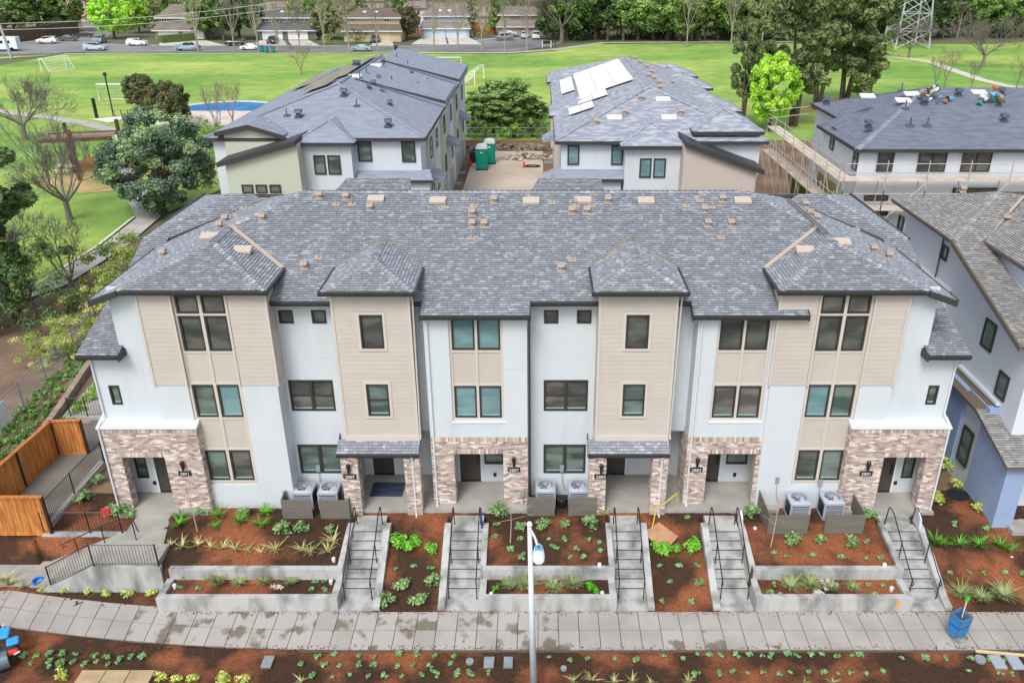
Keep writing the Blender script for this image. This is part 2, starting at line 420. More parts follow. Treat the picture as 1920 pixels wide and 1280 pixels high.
# ---- end bays (left one and its mirror image on the right)
def end_bay(s):
    f = (lambda x: x) if s == 0 else mxr
    def R2(a, b): return tuple(sorted((f(a), f(b))))
    def holes(hs): return [(*R2(a, b), c, d) for a, b, c, d in hs]
    w = MB(O)
    # white end wall, third floor and wider second floor
    x0, x1 = R2(-15.1, -14.1); wall(w, x0, x1, 8.0, 10.45, Y_END)
    x0, x1 = R2(-16.3, -14.1); wall(w, x0, x1, 5.15, 8.0, Y_END, holes([(-15.85, -15.46, 5.8, 6.6)]))
    xo = f(-15.1); w.poly([(xo, Y_END, 7.8), (xo, 33.2, 7.8), (xo, 33.2, 10.2), (xo, Y_END, 10.2)])
    xo = f(-16.3); w.poly([(xo, Y_END, 1), (xo, 38.6, 1), (xo, 38.6, 8.9), (xo, 29.6, 8.9), (xo, Y_END, 8.0)])
    # white lower blocks of the bay
    x0, x1 = R2(-14.06, -12.86); wall(w, x0, x1, 5.1, 6.66, Y_TOW + .01, depth=.2)
    x0, x1 = R2(-10.88, -9.57); wall(w, x0, x1, ZG - .3, 6.66, Y_TOW + .01, depth=.3)
    x0, x1 = R2(-12.86, -10.88); wall(w, x0, x1, ZG - .3, 2.3, Y_TOW + .012, depth=.3)
    w.build('white_wall', WHITE, TB)
    side = MB(O); xi = f(-9.57)
    side.box(*sorted((xi, xi - (.12 if s == 0 else -.12))), Y_TOW + .32, Y_REC + .14, ZG - .3, 10.3)
    side.build('side_wall', WHITE, TB)
    # beige siding with corner boards and side return
    xa, xb = R2(-14.08, -12.86); siding(TB, xa, xb, 6.68, 10.38, Y_TOW, O)
    xa, xb = R2(-10.88, -9.55); siding(TB, xa, xb, 6.68, 10.38, Y_TOW, O)
    MB(O).box(*R2(-14.06, -12.87), Y_TOW + .012, Y_TOW + .2, 6.67, 10.4).build('siding_backing', BEIGE, TB)
    b = MB(O); b.box(*R2(-10.87, -9.57), Y_TOW + .012, Y_TOW + .2, 6.67, 10.4)
    xi = f(-9.55); b.box(*sorted((xi, xi + (.02 if s == 0 else -.02))), Y_TOW - .01, Y_REC + .1, 6.67, 10.4)
    b.build('siding_backing', BEIGE, TB)
    t = MB(O)
    for x in (-14.09, -12.9, -10.96, -9.56):
        a0, a1 = R2(x, x + (.07 if x > -14 else .09)); t.box(a0, a1, Y_TOW - .04, Y_TOW + .02, 6.66, 10.42)
    t.build('corner_board', BEIGET, TB)
    # recessed window column: beige panels, mullions, windows
    p = MB(O); yc = Y_TOW + .1
    wall(p, *R2(-12.86, -10.88), 2.3, 10.42, yc, holes([(-12.74,-11.95,8.04,9.42),(-11.83,-11.02,8.04,9.42),(-12.74,-11.95,9.5,10.18),(-11.83,-11.02,9.5,10.18),
        (-12.74,-11.95,5.3,6.66),(-11.83,-11.02,5.3,6.66),(-12.74,-11.95,2.48,3.84),(-11.83,-11.02,2.48,3.84)]), depth=.1)
    p.build('beige_panel', BEIGE, TB)
    for a0, a1 in ((-12.74, -11.95), (-11.83, -11.02)):
        xa, xb = R2(a0, a1)
        for z0, z1, st in ((8.04, 9.42, 'single'), (9.5, 10.18, 'single'), (5.3, 6.66, 'single'), (2.48, 3.84, 'single')):
            window(TB, (xa, yc, z0), (1,0,0), (0,-1,0), xb-xa, z1-z0, O, st, gl={8.04: 10, 9.5: 13, 5.3: 12, 2.48: 12}[z0] if a0 < -12 else {8.04: 10, 9.5: 13, 5.3: 11, 2.48: 10}[z0], back=.06, sill=z0 < 8)
    m = MB(O)
    for x in (-12.86, -11.95, -11.02): m.box(*R2(x + .005, x + (.115 if x > -12.5 else .1)), yc - .035, yc - .002, 2.36, 10.4)
    for z in (9.42, 7.95, 6.67, 5.2, 3.85, 2.38): m.box(*R2(-12.86, -10.88), yc - .03, yc - .001, z + .002, z + .075)
    m.build('panel_batten', BEIGET, TB)
    # small window in the end wall
    xa, xb = R2(-15.85, -15.46); window(TB, (xa, Y_END, 5.8), (1,0,0), (0,-1,0), xb-xa, .8, O, gl=12, sill=True, back=.08)
    # brick base with porch
    bx0, bx1 = R2(-16.4, -12.76); ox0, ox1 = R2(-15.8, -14.16); base = 1.37; hh = 5.0 - base
    mo = MB(O)
    for a, b2 in ((bx0, ox0), (ox1, bx1)): mo.box(a, b2, Y_BRK, Y_BRK + .42, ZG - .2, 3.74)
    mo.box(bx0, bx1, Y_BRK, Y_BRK + .42, 3.74, 5.0)
    # brick side returns
    for xx, dep in ((bx0, 1.2), (bx1 - .1, 1.2)): mo.box(xx, xx + .1, Y_BRK + .42, Y_BRK + dep, ZG - .2, 5.0)
    bw = mo.build('brick_wall', MORTAR, TB); bm = MB(O)
    brick_face(bw, (bx0, Y_BRK, base), (1,0,0), (0,-1,0), bx1-bx0, hh, [(ox0-bx0, ox1-bx0, -1, 3.74-base)], bm, O, single=70)
    inner = bx1 if s == 0 else bx0
    sg = 1 if s == 0 else -1
    if s == 0:
        brick_face(bw, (bx1, Y_BRK, base), (0,1,0), (1,0,0), .62, hh, (), bm, O)
        brick_face(bw, (ox0, Y_BRK, base), (0,1,0), (1,0,0), .42, 3.74-base, (), bm, O, soldier_top=False)
    else:
        brick_face(bw, (bx0, Y_BRK + .62, base), (0,-1,0), (-1,0,0), .62, hh, (), bm, O)
        brick_face(bw, (ox1, Y_BRK + .42, base), (0,-1,0), (-1,0,0), .42, 3.74-base, (), bm, O, soldier_top=False)
    tag(bm.build('bricks', BRICKM, bw), kind='stuff')
    # sloping white cap on the brick
    c = MB(O); c.prism([(bx0-.05, Y_BRK-.06, 4.99), (bx0-.05, Y_BRK-.06, 5.05), (bx0-.05, Y_END+.05, 5.24), (bx0-.05, Y_END+.05, 4.99)], (bx1-bx0+.1, 0, 0))
    c.build('ledge_cap', SMOOTHW, TB)
    # porch interior
    q = MB(O); x0, x1 = R2(-16.25, -14.0)
    wall(q, *R2(-16.25, -13.0), base - .1, 4.2, 27.6, holes([(-15.98, -15.52, 2.05, 3.35), (-15.2, -14.28, base, 3.5)]), depth=.1)
    q.box(*R2(-16.25, -13.0), Y_BRK+.43, 27.6, 4.0, 4.2); q.build('porch_wall', WHITE, TB)
    xa, xb = R2(-15.98, -15.52); window(TB, (xa, 27.6, 2.05), (1,0,0), (0,-1,0), xb-xa, 1.3, O, gl=12, back=.05)
    door(R2(-15.2, -14.28), 27.6, base, s == 1)
    d = MB(O); d.lathe((0,0,0), [(.0,0)], 3) if False else d.box(*R2(-15.42, -15.3), 27.56, 27.6, 1.75, 1.9)
    d.build('hose_tap', BLACKM, TB)
    # little shed roof on the side, over the wider second floor
    xa, xb = R2(-16.45, -14.95)
    dk = MB(O); dk.slab([(xa, 26.4, 8.05), (xb, 26.4, 8.05), (xb, 29.7, 9.1), (xa, 29.7, 9.1)], .12); lr = dk.build('side_roof', FASCIA, TB)
    lay_into(lr, [[(xa, 26.4, 8.06), (xb, 26.4, 8.06), (xb, 29.7, 9.11), (xa, 29.7, 9.11)]], 8.06)
    gutter(TB, (xa, 26.4, 8.05), (xb, 26.4, 8.05), O)
    k = MB(O); kx = f(-14.95); k.box(*sorted((kx, kx + (.06 if s == 0 else -.06))), 26.32, 26.9, 7.85, 8.12); k.build('gutter_end', FASCIA, TB)
    # downspout on the corner
    px = f(-16.24); pipe(TB, [(px, 26.5, 7.95), (px, 26.84, 7.75), (px, 26.84, 5.45), (px - (.1 if s == 0 else -.1), 26.42, 5.05), (px - (.1 if s == 0 else -.1), 26.42, 1.3)], O, SMOOTHW, .035)
def door(xr, y, z, flip, h=2.1):
    d = MB(O); d.box(xr[0], xr[1], y + .03, y + .08, z, z + h); o = d.build('front_door', DOORM, TB)
    k = MB(O); k.box(xr[0], xr[1], y - .02, y + .12, z - .02, z + .03); k.build('threshold', BLACKM, o)
    hx = xr[0] + .1 if flip else xr[1] - .1
    if flip: hx = xr[1] - .1
    k = MB(O); k.box(hx - .03, hx + .03, y - .03, y + .03, z + .85, z + 1.3); k.build('handle', BLACKM, o)
    t = MB(O)
    for a, b in ((xr[0]-.08, xr[0]), (xr[1], xr[1]+.08)): t.box(a, b, y - .02, y + .04, z, z + h)
    t.box(xr[0]-.08, xr[1]+.08, y-.02, y+.04, z+h, z+h+.08); t.build('door_trim', SMOOTHW, o)
def lay_into(roofobj, polys, zref, pal=PAL_MAIN, n_single=0): lay_shingles(roofobj, polys, pal, .118, .19, zref, n_single, O)

end_bay(0); end_bay(1)

# ---- recessed walls with the small square windows
def recess(xl, xr, wx, porch_from):
    w = MB(O)
    hs = [(wx, wx+.53, 8.76, 9.29), (wx+1.2, wx+1.73, 8.76, 9.29), (wx, wx+1.68, 5.1, 6.43), (wx, wx+1.66, 2.25, 3.58)]
    wall(w, xl, porch_from, ZG-.3, 9.75, Y_REC, hs, depth=.12, returns=False)
    wall(w, porch_from, xr, 4.2, 9.75, Y_REC, (), depth=.12, returns=False)
    w.build('white_wall', WHITE, TB)
    for a, b, c, d in hs:
        if c > 8: window(TB, (a, Y_REC, c), (1,0,0), (0,-1,0), b-a, d-c, O, gl=13, back=.07)
        elif c > 4: window(TB, (a, Y_REC, c), (1,0,0), (0,-1,0), b-a, d-c, O, 'hung2', gl=3, back=.07, sill=True, fw=.07)
        else: window(TB, (a, Y_REC, c), (1,0,0), (0,-1,0), b-a, d-c, O, 'pair', gl=12, back=.07, sill=True, fw=.08)
recess(-9.57, -4.05, -9.46, -7.3)
recess(-.45, 5.7, .19, 2.15)
w = MB(O); wall(w, 9.2, 9.0+.1, 5, 9.7, Y_REC) if False else None

# ---- beige towers over the porch roofs
def tower(xl, xr, wx):
    hs = [(wx, wx+.82, 8.18, 9.5), (wx, wx+.82, 5.4, 6.74)]
    b = MB(O)
    wall(b, xl+.01, xr-.01, 4.35, 10.45, Y_TOW+.012, hs, depth=.2)
    b.box(xl, xl+.012, Y_TOW, Y_REC+.1, 4.35, 10.4); b.box(xr-.012, xr, Y_TOW, Y_REC+.1, 4.35, 10.4)
    b.box(xl+.02, xr-.02, Y_TOW+.22, Y_REC+.12, 4.3, 10.3); b.build('siding_backing', BEIGE, TB)
    siding(TB, xl+.08, xr-.08, 4.55, 10.4, Y_TOW, O, [(a-.09, b2+.09, c-.09, d+.09) for a, b2, c, d in hs])
    t = MB(O)
    for a in (xl, xr-.09): t.box(a, a+.09, Y_TOW-.035, Y_TOW+.02, 4.35, 10.42)
    t.box(xl, xr, Y_TOW-.05, Y_TOW+.02, 4.3, 4.55); t.build('corner_board', BEIGET, TB)
    for a, b2, c, d in hs:
        fr = window(TB, (a, Y_TOW-.01, c), (1,0,0), (0,-1,0), b2-a, d-c, O, 'single' if c > 8 else 'hung', gl=10 if c > 8 else 12, back=.09, sill=c < 8)
        k = MB(O)
        k.box(a-.1, a, Y_TOW-.035, Y_TOW+.02, c-.1, d+.1); k.box(b2, b2+.1, Y_TOW-.035, Y_TOW+.02, c-.1, d+.1)
        k.box(a, b2, Y_TOW-.035, Y_TOW+.02, d, d+.1); k.box(a, b2, Y_TOW-.04, Y_TOW+.02, c-.1, c); k.build('window_trim', BEIGET, fr)
    # porch roof with shingles
    y0, z0, y1, z1 = 26.25, 4.03, Y_TOW, 4.36; xa, xb = xl-.28, xr+.02
    d = MB(O); d.slab([(xa, y0, z0), (xb, y0, z0), (xb, y1, z1), (xa, y1, z1)], .1); pr = d.build('porch_roof', FASCIA, TB)
    lay_shingles(pr, [[(xa, y0, z0+.005), (xb, y0, z0+.005), (xb, y1, z1+.005), (xa, y1, z1+.005)]], PAL_MAIN, .118, .19, z0+.005, 0, O)
    gutter(TB, (xa, y0, z0), (xb, y0, z0), O, h=.15)
    for xx in (xa, xb-.05):
        k = MB(O); k.prism([(xx, y0, z0-.14), (xx, y1+.25, z1-.1), (xx, y1+.25, z1+.12), (xx, y0, z0-.02)], (.05, 0, 0)); k.build('barge_board', FASCIA, TB)
    # porch pillars in brick
    for a, c in ((xl-.18, xl+.45), (xr-.58, xr)):
        m = MB(O); m.box(a, c, 26.3, 26.8, ZG-.1, 3.95); pl = m.build('brick_pillar', MORTAR, TB); bm = MB(O)
        brick_face(pl, (a, 26.3, 1.37), (1,0,0), (0,-1,0), c-a, 2.58, (), bm, O, soldier_top=False, single=18)
        if a < 0: brick_face(pl, (c, 26.3, 1.37), (0,1,0), (1,0,0), .5, 2.58, (), bm, O, soldier_top=False)
        else: brick_face(pl, (a, 26.8, 1.37), (0,-1,0), (-1,0,0), .5, 2.58, (), bm, O, soldier_top=False)
        tag(bm.build('bricks', BRICKM, pl), kind='stuff')
    # deep porch
    q = MB(O); dx = xl + (.45 if xl < 0 else .6)
    wall(q, xl-.3, xr+1.1, 1.3, 4.3, 28.85, [(dx, dx+.86, 1.37, 3.45)], depth=.1)
    q.box(xl-.02, xl+.1, 27.0, 28.85, 1.3, 4.3); q.box(xl, xr, 26.8, 28.9, 3.95, 4.29); q.build('porch_wall', WHITE, TB)
    door((dx, dx+.86), 28.85, 1.37, False)
    pipe(TB, [(xr+.1, 26.62, 10.25), (xr+.1, 26.72, 10.0), (xr+.05, 26.72, 4.6), (xr+.05, 26.6, 4.45)], O, BEIGET, .03)
    pipe(TB, [(xr-.25, 26.2, 3.9), (xr-.25, 26.27, 3.7), (xr-.25, 26.27, 1.3), (xr-.22, 26.1, 1.25)], O, SMOOTHW, .032)
tower(-7.29, -4.5, -6.33)
tower(2.11, 4.89, 3.09)

# ---- white bays with brick ground floor
def bay(xl, xr, wx, ox0, ox1, dxr, wr, gl):
    w = MB(O)
    hs = [(wx, wx+1.74, 6.56, 10.0)]
    wall(w, xl, wx-.1, 4.42, 9.5, Y_BAY, (), depth=.25); wall(w, wx+1.84, xr, 4.42, 9.5, Y_BAY, (), depth=.25)
    wall(w, wx-.1, wx+1.84, 4.42, 5.12, Y_BAY, (), depth=.25)
    w.box(xl+.001, xl+.2, Y_BAY+.25, Y_REC+.1, 4.42, 9.55); w.box(xr-.2, xr-.001, Y_BAY+.25, Y_REC+.1, 4.42, 9.55)
    w.build('white_wall', WHITE, TB)
    p = MB(O); yc = Y_BAY + .1; wall(p, wx-.1, wx+1.84, 5.12, 9.5, yc, [(wx, wx+.82, 8.03, 9.42), (wx+.92, wx+1.74, 8.03, 9.42), (wx, wx+.82, 5.22, 6.56), (wx+.92, wx+1.74, 5.22, 6.56)], depth=.1)
    p.build('beige_panel', BEIGE, TB)
    for a in (wx, wx+.92):
        window(TB, (a, yc, 8.03), (1,0,0), (0,-1,0), .82, 1.39, O, gl=10+gl, back=.06)
        window(TB, (a, yc, 5.22), (1,0,0), (0,-1,0), .82, 1.34, O, gl=10+(gl if gl == 1 else 3), back=.06, sill=True)
    m = MB(O)
    for a in (wx-.1, wx+.825, wx+1.745): m.box(a, a+.092, yc-.035, yc-.002, 5.14, 9.5)
    for z in (7.93, 6.57, 5.13): m.box(wx-.1, wx+1.84, yc-.03, yc-.001, z, z+.08)
    m.build('panel_batten', BEIGET, TB)
    k = MB(O); k.prism([(wx-.12, Y_BAY-.03, 5.03), (wx-.12, Y_BAY-.03, 5.08), (wx-.12, Y_BAY+.12, 5.14), (wx-.12, Y_BAY+.12, 5.03)], (2.0, 0, 0)); k.build('window_ledge', SMOOTHW, TB)
    base = 1.37; mo = MB(O)
    for a, b2 in ((xl, ox0), (ox1, xr)): mo.box(a, b2, Y_BAY-.02, Y_BAY+.42, ZG-.1, 3.68)
    mo.box(xl, xr, Y_BAY-.02, Y_BAY+.42, 3.68, 4.42); mo.box(xl, xl+.1, Y_BAY+.42, 28.3, ZG-.1, 4.42)
    bw = mo.build('brick_wall', MORTAR, TB); bm = MB(O)
    brick_face(bw, (xl, Y_BAY-.02, base), (1,0,0), (0,-1,0), xr-xl, 4.41-base, [(ox0-xl, ox1-xl, -1, 3.68-base)], bm, O, single=44)
    if xl > 0: brick_face(bw, (xl, 28.3, base), (0,-1,0), (-1,0,0), 28.3-Y_BAY+.02, 4.41-base, (), bm, O)
    else: brick_face(bw, (ox0, Y_BAY, base), (0,1,0), (1,0,0), .42, 3.68-base, (), bm, O, soldier_top=False)
    tag(bm.build('bricks', BRICKM, bw), kind='stuff')
    q = MB(O); wall(q, xl+.1, xr+.3, 1.3, 4.3, 28.36, [(dxr[0], dxr[1], 1.37, 3.5), (wr[0], wr[1], 2.2, 3.3)], depth=.1)
    q.box(xl+.1, xr, Y_BAY+.42, 28.36, 4.0, 4.3); q.build('porch_wall', WHITE, TB)
    door(dxr, 28.36, 1.37, False); window(TB, (wr[0], 28.36, 2.2), (1,0,0), (0,-1,0), wr[1]-wr[0], 1.1, O, 'hung', gl=12, back=.06)
    k = MB(O); k.box(wr[0]+.35, wr[0]+.47, 28.31, 28.36, 1.62, 1.78); k.build('hose_tap', BLACKM, TB)
    pipe(TB, [(xl+.12, 26.55, 9.4), (xl+.12, Y_BAY-.07, 9.2), (xl+.12, Y_BAY-.07, 1.5), (xl+.12, Y_BAY-.3, 1.22)], O, SMOOTHW, .034)
bay(-4.1, -.42, -3.12, -3.24, -1.36, (-3.2, -2.36), (-2.2, -1.42), 1)
bay(5.67, 9.35, 6.49, 6.48, 8.32, (6.5, 7.36), (7.6, 8.46), 0)
pipe(TB, [(-.34, 27.5, 9.6), (-.34, 27.58, 9.3), (-.34, 27.58, 1.2)], O, mat('dark_pipe', '#5d6166', .5), .035)

# ---- lanterns and number plates
def lantern(x, y, z, num):
    m = MB(O); m.box(x-.05, x+.05, y-.04, y, z-.02, z+.22)
    m.lathe((x, y-.1, z), [(.02, -.16), (.05, -.1), (.055, .1), (.09, .14), (.075, .24), (.02, .3)], 8)
    m.box(x-.015, x+.015, y-.1, y, z+.2, z+.24); m.build('wall_lantern', BLACKM, TB)
    pl = MB(O); pl.box(x-.24, x+.24, y-.03, y, z-.42, z-.22); p = pl.build('house_number', mat('plate_black', '#26211f', .5), TB)
    cu = bpy.data.curves.new('digits', 'FONT'); cu.body = num; cu.size = .17; cu.extrude = .004; cu.align_x = 'CENTER'
    to = bpy.data.objects.new('digits_tmp', cu); C.objects.link(to); bpy.context.view_layer.update()
    me = bpy.data.meshes.new_from_object(to); bpy.data.objects.remove(to)
    me.transform(Matrix.Translation(Vector((x - O[0], y - .036 - O[1], z - .385 - O[2]))) @ Matrix.Rotation(math.pi/2, 4, 'X') @ Matrix.Diagonal((1.12, 1, 1, 1)))
    me.materials.clear(); me.materials.append(mat('digit_silver', '#d9dcde', .4)); link('digits', me, p)
lantern(-13.5, Y_BRK-.02, 3.35, '2891'); lantern(-7.17, 26.28, 3.35, '2889'); lantern(-.95, Y_BAY-.04, 3.3, '2887')
lantern(2.36, 26.28, 3.35, '2885'); lantern(6.08, Y_BAY-.04, 3.3, '2883'); lantern(12.5, Y_BRK-.02, 3.35, '2881')
E1 = [(-9.9,26.72,1.75),(-.62,26.79,1.75),(-8.75,27.62,2.35),(.92,27.62,2.35),(10.9,26.7,2.3),(9.25,26.8,2.35)]
for x, y, z in E1:
    k = MB(O); k.box(x-.08, x+.08, y-.05, y, z, z+.3); k.tube([(x, y-.04, z), (x+.03, y-.05, z-.5), (x+.12, y-.1, z-.8)], .015, 5); k.build('electric_box', mat('box_grey', '#8f959c', .5), TB)

# ---- roof
SL, ZE, YE = .415, 9.56, 26.5
def zm(y): return ZE + SL * (y - YE)
RL, RR = -9.6, 8.5; YR = 32.95
polys = []
yy = 27.12
polys.append([(-9.5, yy, zm(yy)), (8.4, yy, zm(yy)), (8.4, 28.65, zm(28.65)), (-9.5, 28.65, zm(28.65))])
polys.append([(-9.45, 28.65, zm(28.65)), (8.36, 28.65, zm(28.65)), (10.86, 30.95, zm(30.95)), (-11.95, 30.95, zm(30.95))])
polys.append([(-11.95, 30.95, zm(30.95)), (10.86, 30.95, zm(30.95)), (RR, YR, zm(YR)), (RL, YR, zm(YR))])
polys.append([(-4.15, YE, ZE), (-.3, YE, ZE), (-.3, yy, zm(yy)), (-4.15, yy, zm(yy))])
polys.append([(5.39, YE, ZE), (9.42, YE, ZE), (9.42, yy, zm(yy)), (5.39, yy, zm(yy))])
# back slope
polys.append([(RR, YR, zm(YR)), (RL, YR, zm(YR)), (-16.2, 39.4, ZE), (15.1, 39.4, ZE)][::-1])
def side(s):
    f = (lambda x: x) if s == 0 else mxr
    ps = []
    def P(x, y, z): return (f(x), y, z)
    Q = lambda x: 10.15 + .35 * (x + 15.5)
    ps.append([P(-15.5,26.45,Q(-15.5)), P(-14.5,26.45,Q(-14.5)), P(-11.95,29.1,Q(-11.95)), P(-11.95,30.95,Q(-11.95)), P(-9.6,32.95,Q(-9.6)), P(-15.5,33.5,Q(-15.5))])
    ps.append([P(-9.6,32.95,Q(-9.6)), P(-11.5,34.85,11.48), P(-15.5,33.5,Q(-15.5))])
    ps.append([P(-14.5,26.45,10.5), P(-9.39,26.45,10.5), P(-11.95,29.1,11.4)])
    ps.append([P(-9.39,26.45,10.5), P(-9.39,28.65,10.5), P(-11.95,30.95,11.4), P(-11.95,29.1,11.4)])
    p4 = lambda y: 9.7 + .415 * (y - 30.9)
    ps.append([P(-16.25,30.9,9.7), P(-15.2,30.9,9.7), P(-15.2,32.57,p4(32.57)), P(-16.25,32.57,p4(32.57))])
    ps.append([P(-16.25,32.57,p4(32.57)), P(-15.2,32.57,p4(32.57)), P(-11.9,34.9,p4(34.9)), P(-12.4,35.25,p4(35.25)), P(-13.5,35.25,p4(35.25))])
    ps.append([P(-16.25,32.57,10.39), P(-13.5,35.25,11.5), P(-16.25,39.5,10.3)])
    ps.append([P(-13.5,35.25,11.5), P(-10,35.25,11.5), P(-8,39.5,10.3), P(-16.25,39.5,10.3)])
    return ps
def hip(cx, hw, y0, z0, sl):
    ya = y0 + hw; za = z0 + sl * hw; yb = YE + (za - ZE) / SL; ye = YE + (z0 - ZE) / SL
    return [[(cx-hw, y0, z0), (cx+hw, y0, z0), (cx, ya, za)], [(cx-hw, y0, z0), (cx, ya, za), (cx, yb, za), (cx-hw, ye, z0)],
            [(cx+hw, y0, z0), (cx+hw, ye, z0), (cx, yb, za), (cx, ya, za)]], (cx, ya, za), (cx, yb, za), ye
hips = [hip(-5.88, 1.6, 26.35, 10.5, .42), hip(3.5, 1.6, 26.35, 10.5, .42)]
allp = polys + side(0) + side(1)
deck = MB(O)
for p in allp + hips[0][0] + hips[1][0]: deck.slab(p, .1)
ROOF = deck.build('roof', mat('roof_deck', '#55524f', .9), TB)
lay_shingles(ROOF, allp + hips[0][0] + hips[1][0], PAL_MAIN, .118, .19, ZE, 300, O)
for cx, (ps, ap, rb, ye) in zip((-5.88, 3.5), hips):
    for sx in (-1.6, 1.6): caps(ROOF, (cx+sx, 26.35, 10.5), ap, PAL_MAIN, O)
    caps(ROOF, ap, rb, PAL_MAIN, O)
    for sx in (-1.6, 1.6):
        v = MB(O); e0 = Vector((cx+sx, ye, 10.54)); e1 = Vector((rb[0], rb[1], rb[2]+.05)); n = Vector((math.copysign(.06, sx), .03, 0))
        v.poly([e0 - n, e0 + n, e1 + n, e1 - n]); v.poly([e0 + n, e0 - n, e1 - n, e1 + n]); v.build('valley_flashing', mat('tan_flashing', '#b5a595', .6), TB)
        gutter(TB, *([(cx+sx, ye, 10.5), (cx+sx, 26.35, 10.5)] if sx < 0 else [(cx+sx, 26.35, 10.5), (cx+sx, ye, 10.5)]), O, h=.14, t=.08)
    gutter(TB, (cx-1.68, 26.35, 10.5), (cx+1.68, 26.35, 10.5), O)
for s in (0, 1):
    f = (lambda x: x) if s == 0 else mxr
    for a, b in (((-14.5,26.45,10.5), (-11.95,29.1,11.4)), ((-9.39,26.45,10.5), (-11.95,29.1,11.4)), ((-11.95,29.1,11.42), (-11.95,30.95,11.42)),
                 ((-11.95,30.95,11.42), (-9.6,32.95,12.22)), ((-16.25,32.57,10.39), (-13.5,35.25,11.5))):
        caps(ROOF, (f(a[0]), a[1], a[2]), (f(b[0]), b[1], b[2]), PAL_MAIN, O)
    xs = sorted((f(-14.55), f(-9.3))); gutter(TB, (xs[0], 26.45, 10.5), (xs[1], 26.45, 10.5), O)
    k = MB(O); a, b = f(-15.55), f(-14.5); k.prism([(a,26.38,10.13),(b,26.38,10.49),(b,26.38,10.3),(a,26.38,9.92)], (0,.07,0)); k.build('barge_board', FASCIA, TB)
    ev = [(f(-15.5), 33.5, 10.15), (f(-15.5), 26.45, 10.15)]; gutter(TB, *(ev if s == 0 else ev[::-1]), O)
    ev = [(f(-9.39), 26.45, 10.5), (f(-9.39), 28.65, 10.5)]; gutter(TB, *(ev if s == 0 else ev[::-1]), O)
    ev = [(f(-16.25), 39.6, 10.39), (f(-16.25), 32.57, 10.39)]; gutter(TB, *(ev if s == 0 else ev[::-1]), O)
    v = MB(O); e0 = Vector((f(-9.39), 28.65, 10.56)); e1 = Vector((f(-11.95), 30.95, 11.47)); n = Vector((.07 if s == 0 else -.07, .05, 0))
    v.poly([e0 - n, e0 + n, e1 + n, e1 - n]); v.build('valley_flashing', mat('tan_flashing', '#b5a595', .6), TB)
for a, b, y in ((-9.5, -7.3, yy), (-4.5, -4.15, yy), (-.3, 2.1, yy), (4.9, 5.39, yy), (-4.15, -.3, YE), (5.39, 9.42, YE)): gutter(TB, (a, y, zm(y)), (b, y, zm(y)), O)
for x in (-4.18, -.32, 5.36, 9.42):
    k = MB(O); k.prism([(x,YE-.05,ZE+.02),(x,yy+.1,zm(yy+.1)+.02),(x,yy+.1,zm(yy+.1)-.16),(x,YE-.05,ZE-.2)], (.05,0,0)); k.build('barge_board', FASCIA, TB)
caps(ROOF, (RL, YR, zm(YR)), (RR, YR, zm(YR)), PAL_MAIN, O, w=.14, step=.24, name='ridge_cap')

# roof vents, pipes, skylights placed on the front slope
VENTM = mat('tan_vent_metal', '#a3968c', .6); VDARK = mat('vent_shadow', '#4a423d', .9)
def on_main(u, v):
    r = ray(u, v); t = (H - ZE + SL*YE) / (SL*r[1] - r[2]); return Vector((r[0]*t, r[1]*t, H + r[2]*t))
def hood(p, sl=(0, SL), s=.86, root=TB, off=O, m=VENTM):
    k = MB(off); x, y, z = p
    k.prism([(x-.17*s, y-.15*s, z-.15*s*sl[1]+.03), (x+.17*s, y-.15*s, z-.15*s*sl[1]+.03), (x+.17*s, y+.15*s, z+.15*s*sl[1]+.03), (x-.17*s, y+.15*s, z+.15*s*sl[1]+.03)], (0,0,.015))
    k.lathe((x, y, z), [(.1*s, 0), (.1*s, .22*s)], 10)
    pr = [(x-.15*s, y-.16*s, z+.2*s), (x-.15*s, y-.1*s, z+.3*s), (x-.15*s, y+.12*s, z+.34*s), (x-.15*s, y+.15*s, z+.2*s)]
    k.prism(pr, (.3*s, 0, 0)); return k.build('roof_vent', m, root)
def stack(p, s=.85, root=TB, off=O, m=VENTM, sl=SL):
    k = MB(off); x, y, z = p; k.prism([(x-.18*s, y-.12*s, z-.1*s*sl+.03), (x+.18*s, y-.12*s, z-.1*s*sl+.03), (x+.18*s, y+.12*s, z+.12*s*sl+.03), (x-.18*s, y+.12*s, z+.12*s*sl+.03)], (0,0,.015))
    k.lathe((x, y, z), [(.07*s, .02), (.035*s, .12), (.03*s, .4*s)], 8); return k.build('vent_pipe', m, root)
def skyl(p, root=TB, off=O, w=.33, d=.17, sl=SL, m=None):
    k = MB(off); x, y, z = p; z += .03
    k.prism([(x-w, y-d, z-d*sl), (x+w, y-d, z-d*sl), (x+w, y+d, z+d*sl), (x-w, y+d, z+d*sl)], (0, -.02, .09)); return k.build('low_vent', m or mat('pale_vent', '#b9ada1', .6), root)
for u, v in ((599,372),(649,374),(694,394),(571,503),(926,380),(885,404),(885,425),(908,425),(1072,400),(1100,400),(1140,380),(1052,507),(1320,398),(1327,424),(1370,424),(1354,378),(492,413)): hood(on_main(u, v))
for u, v in ((630,385),(660,385),(597,485),(835,390),(889,388),(884,448),(872,375),(1035,382),(1080,388),(1109,388),(1073,489),(1287,388),(1335,390),(1352,447),(1312,378)): stack(on_main(u, v))
for u, v in ((705,376),(821,379),(996,380),(1093,378),(1211,379),(1392,379)): skyl(on_main(u, v))
def on_side(u, v, s):
    f = (lambda x: x) if s == 0 else mxr; r = ray(u, v)
    # z = 10.15 + .35*(X+15.5) with X=f(x)
    k = .35 if s == 0 else -.35; c0 = 10.15 + .35*15.5 + (0 if s == 0 else .35*2*XC)
    t = (H - c0) / (k*r[0] - r[2]); return Vector((r[0]*t, r[1]*t, H + r[2]*t))
for u, v in ((423,415),(412,428),(306,480)): hood(on_side(u, v, 0))
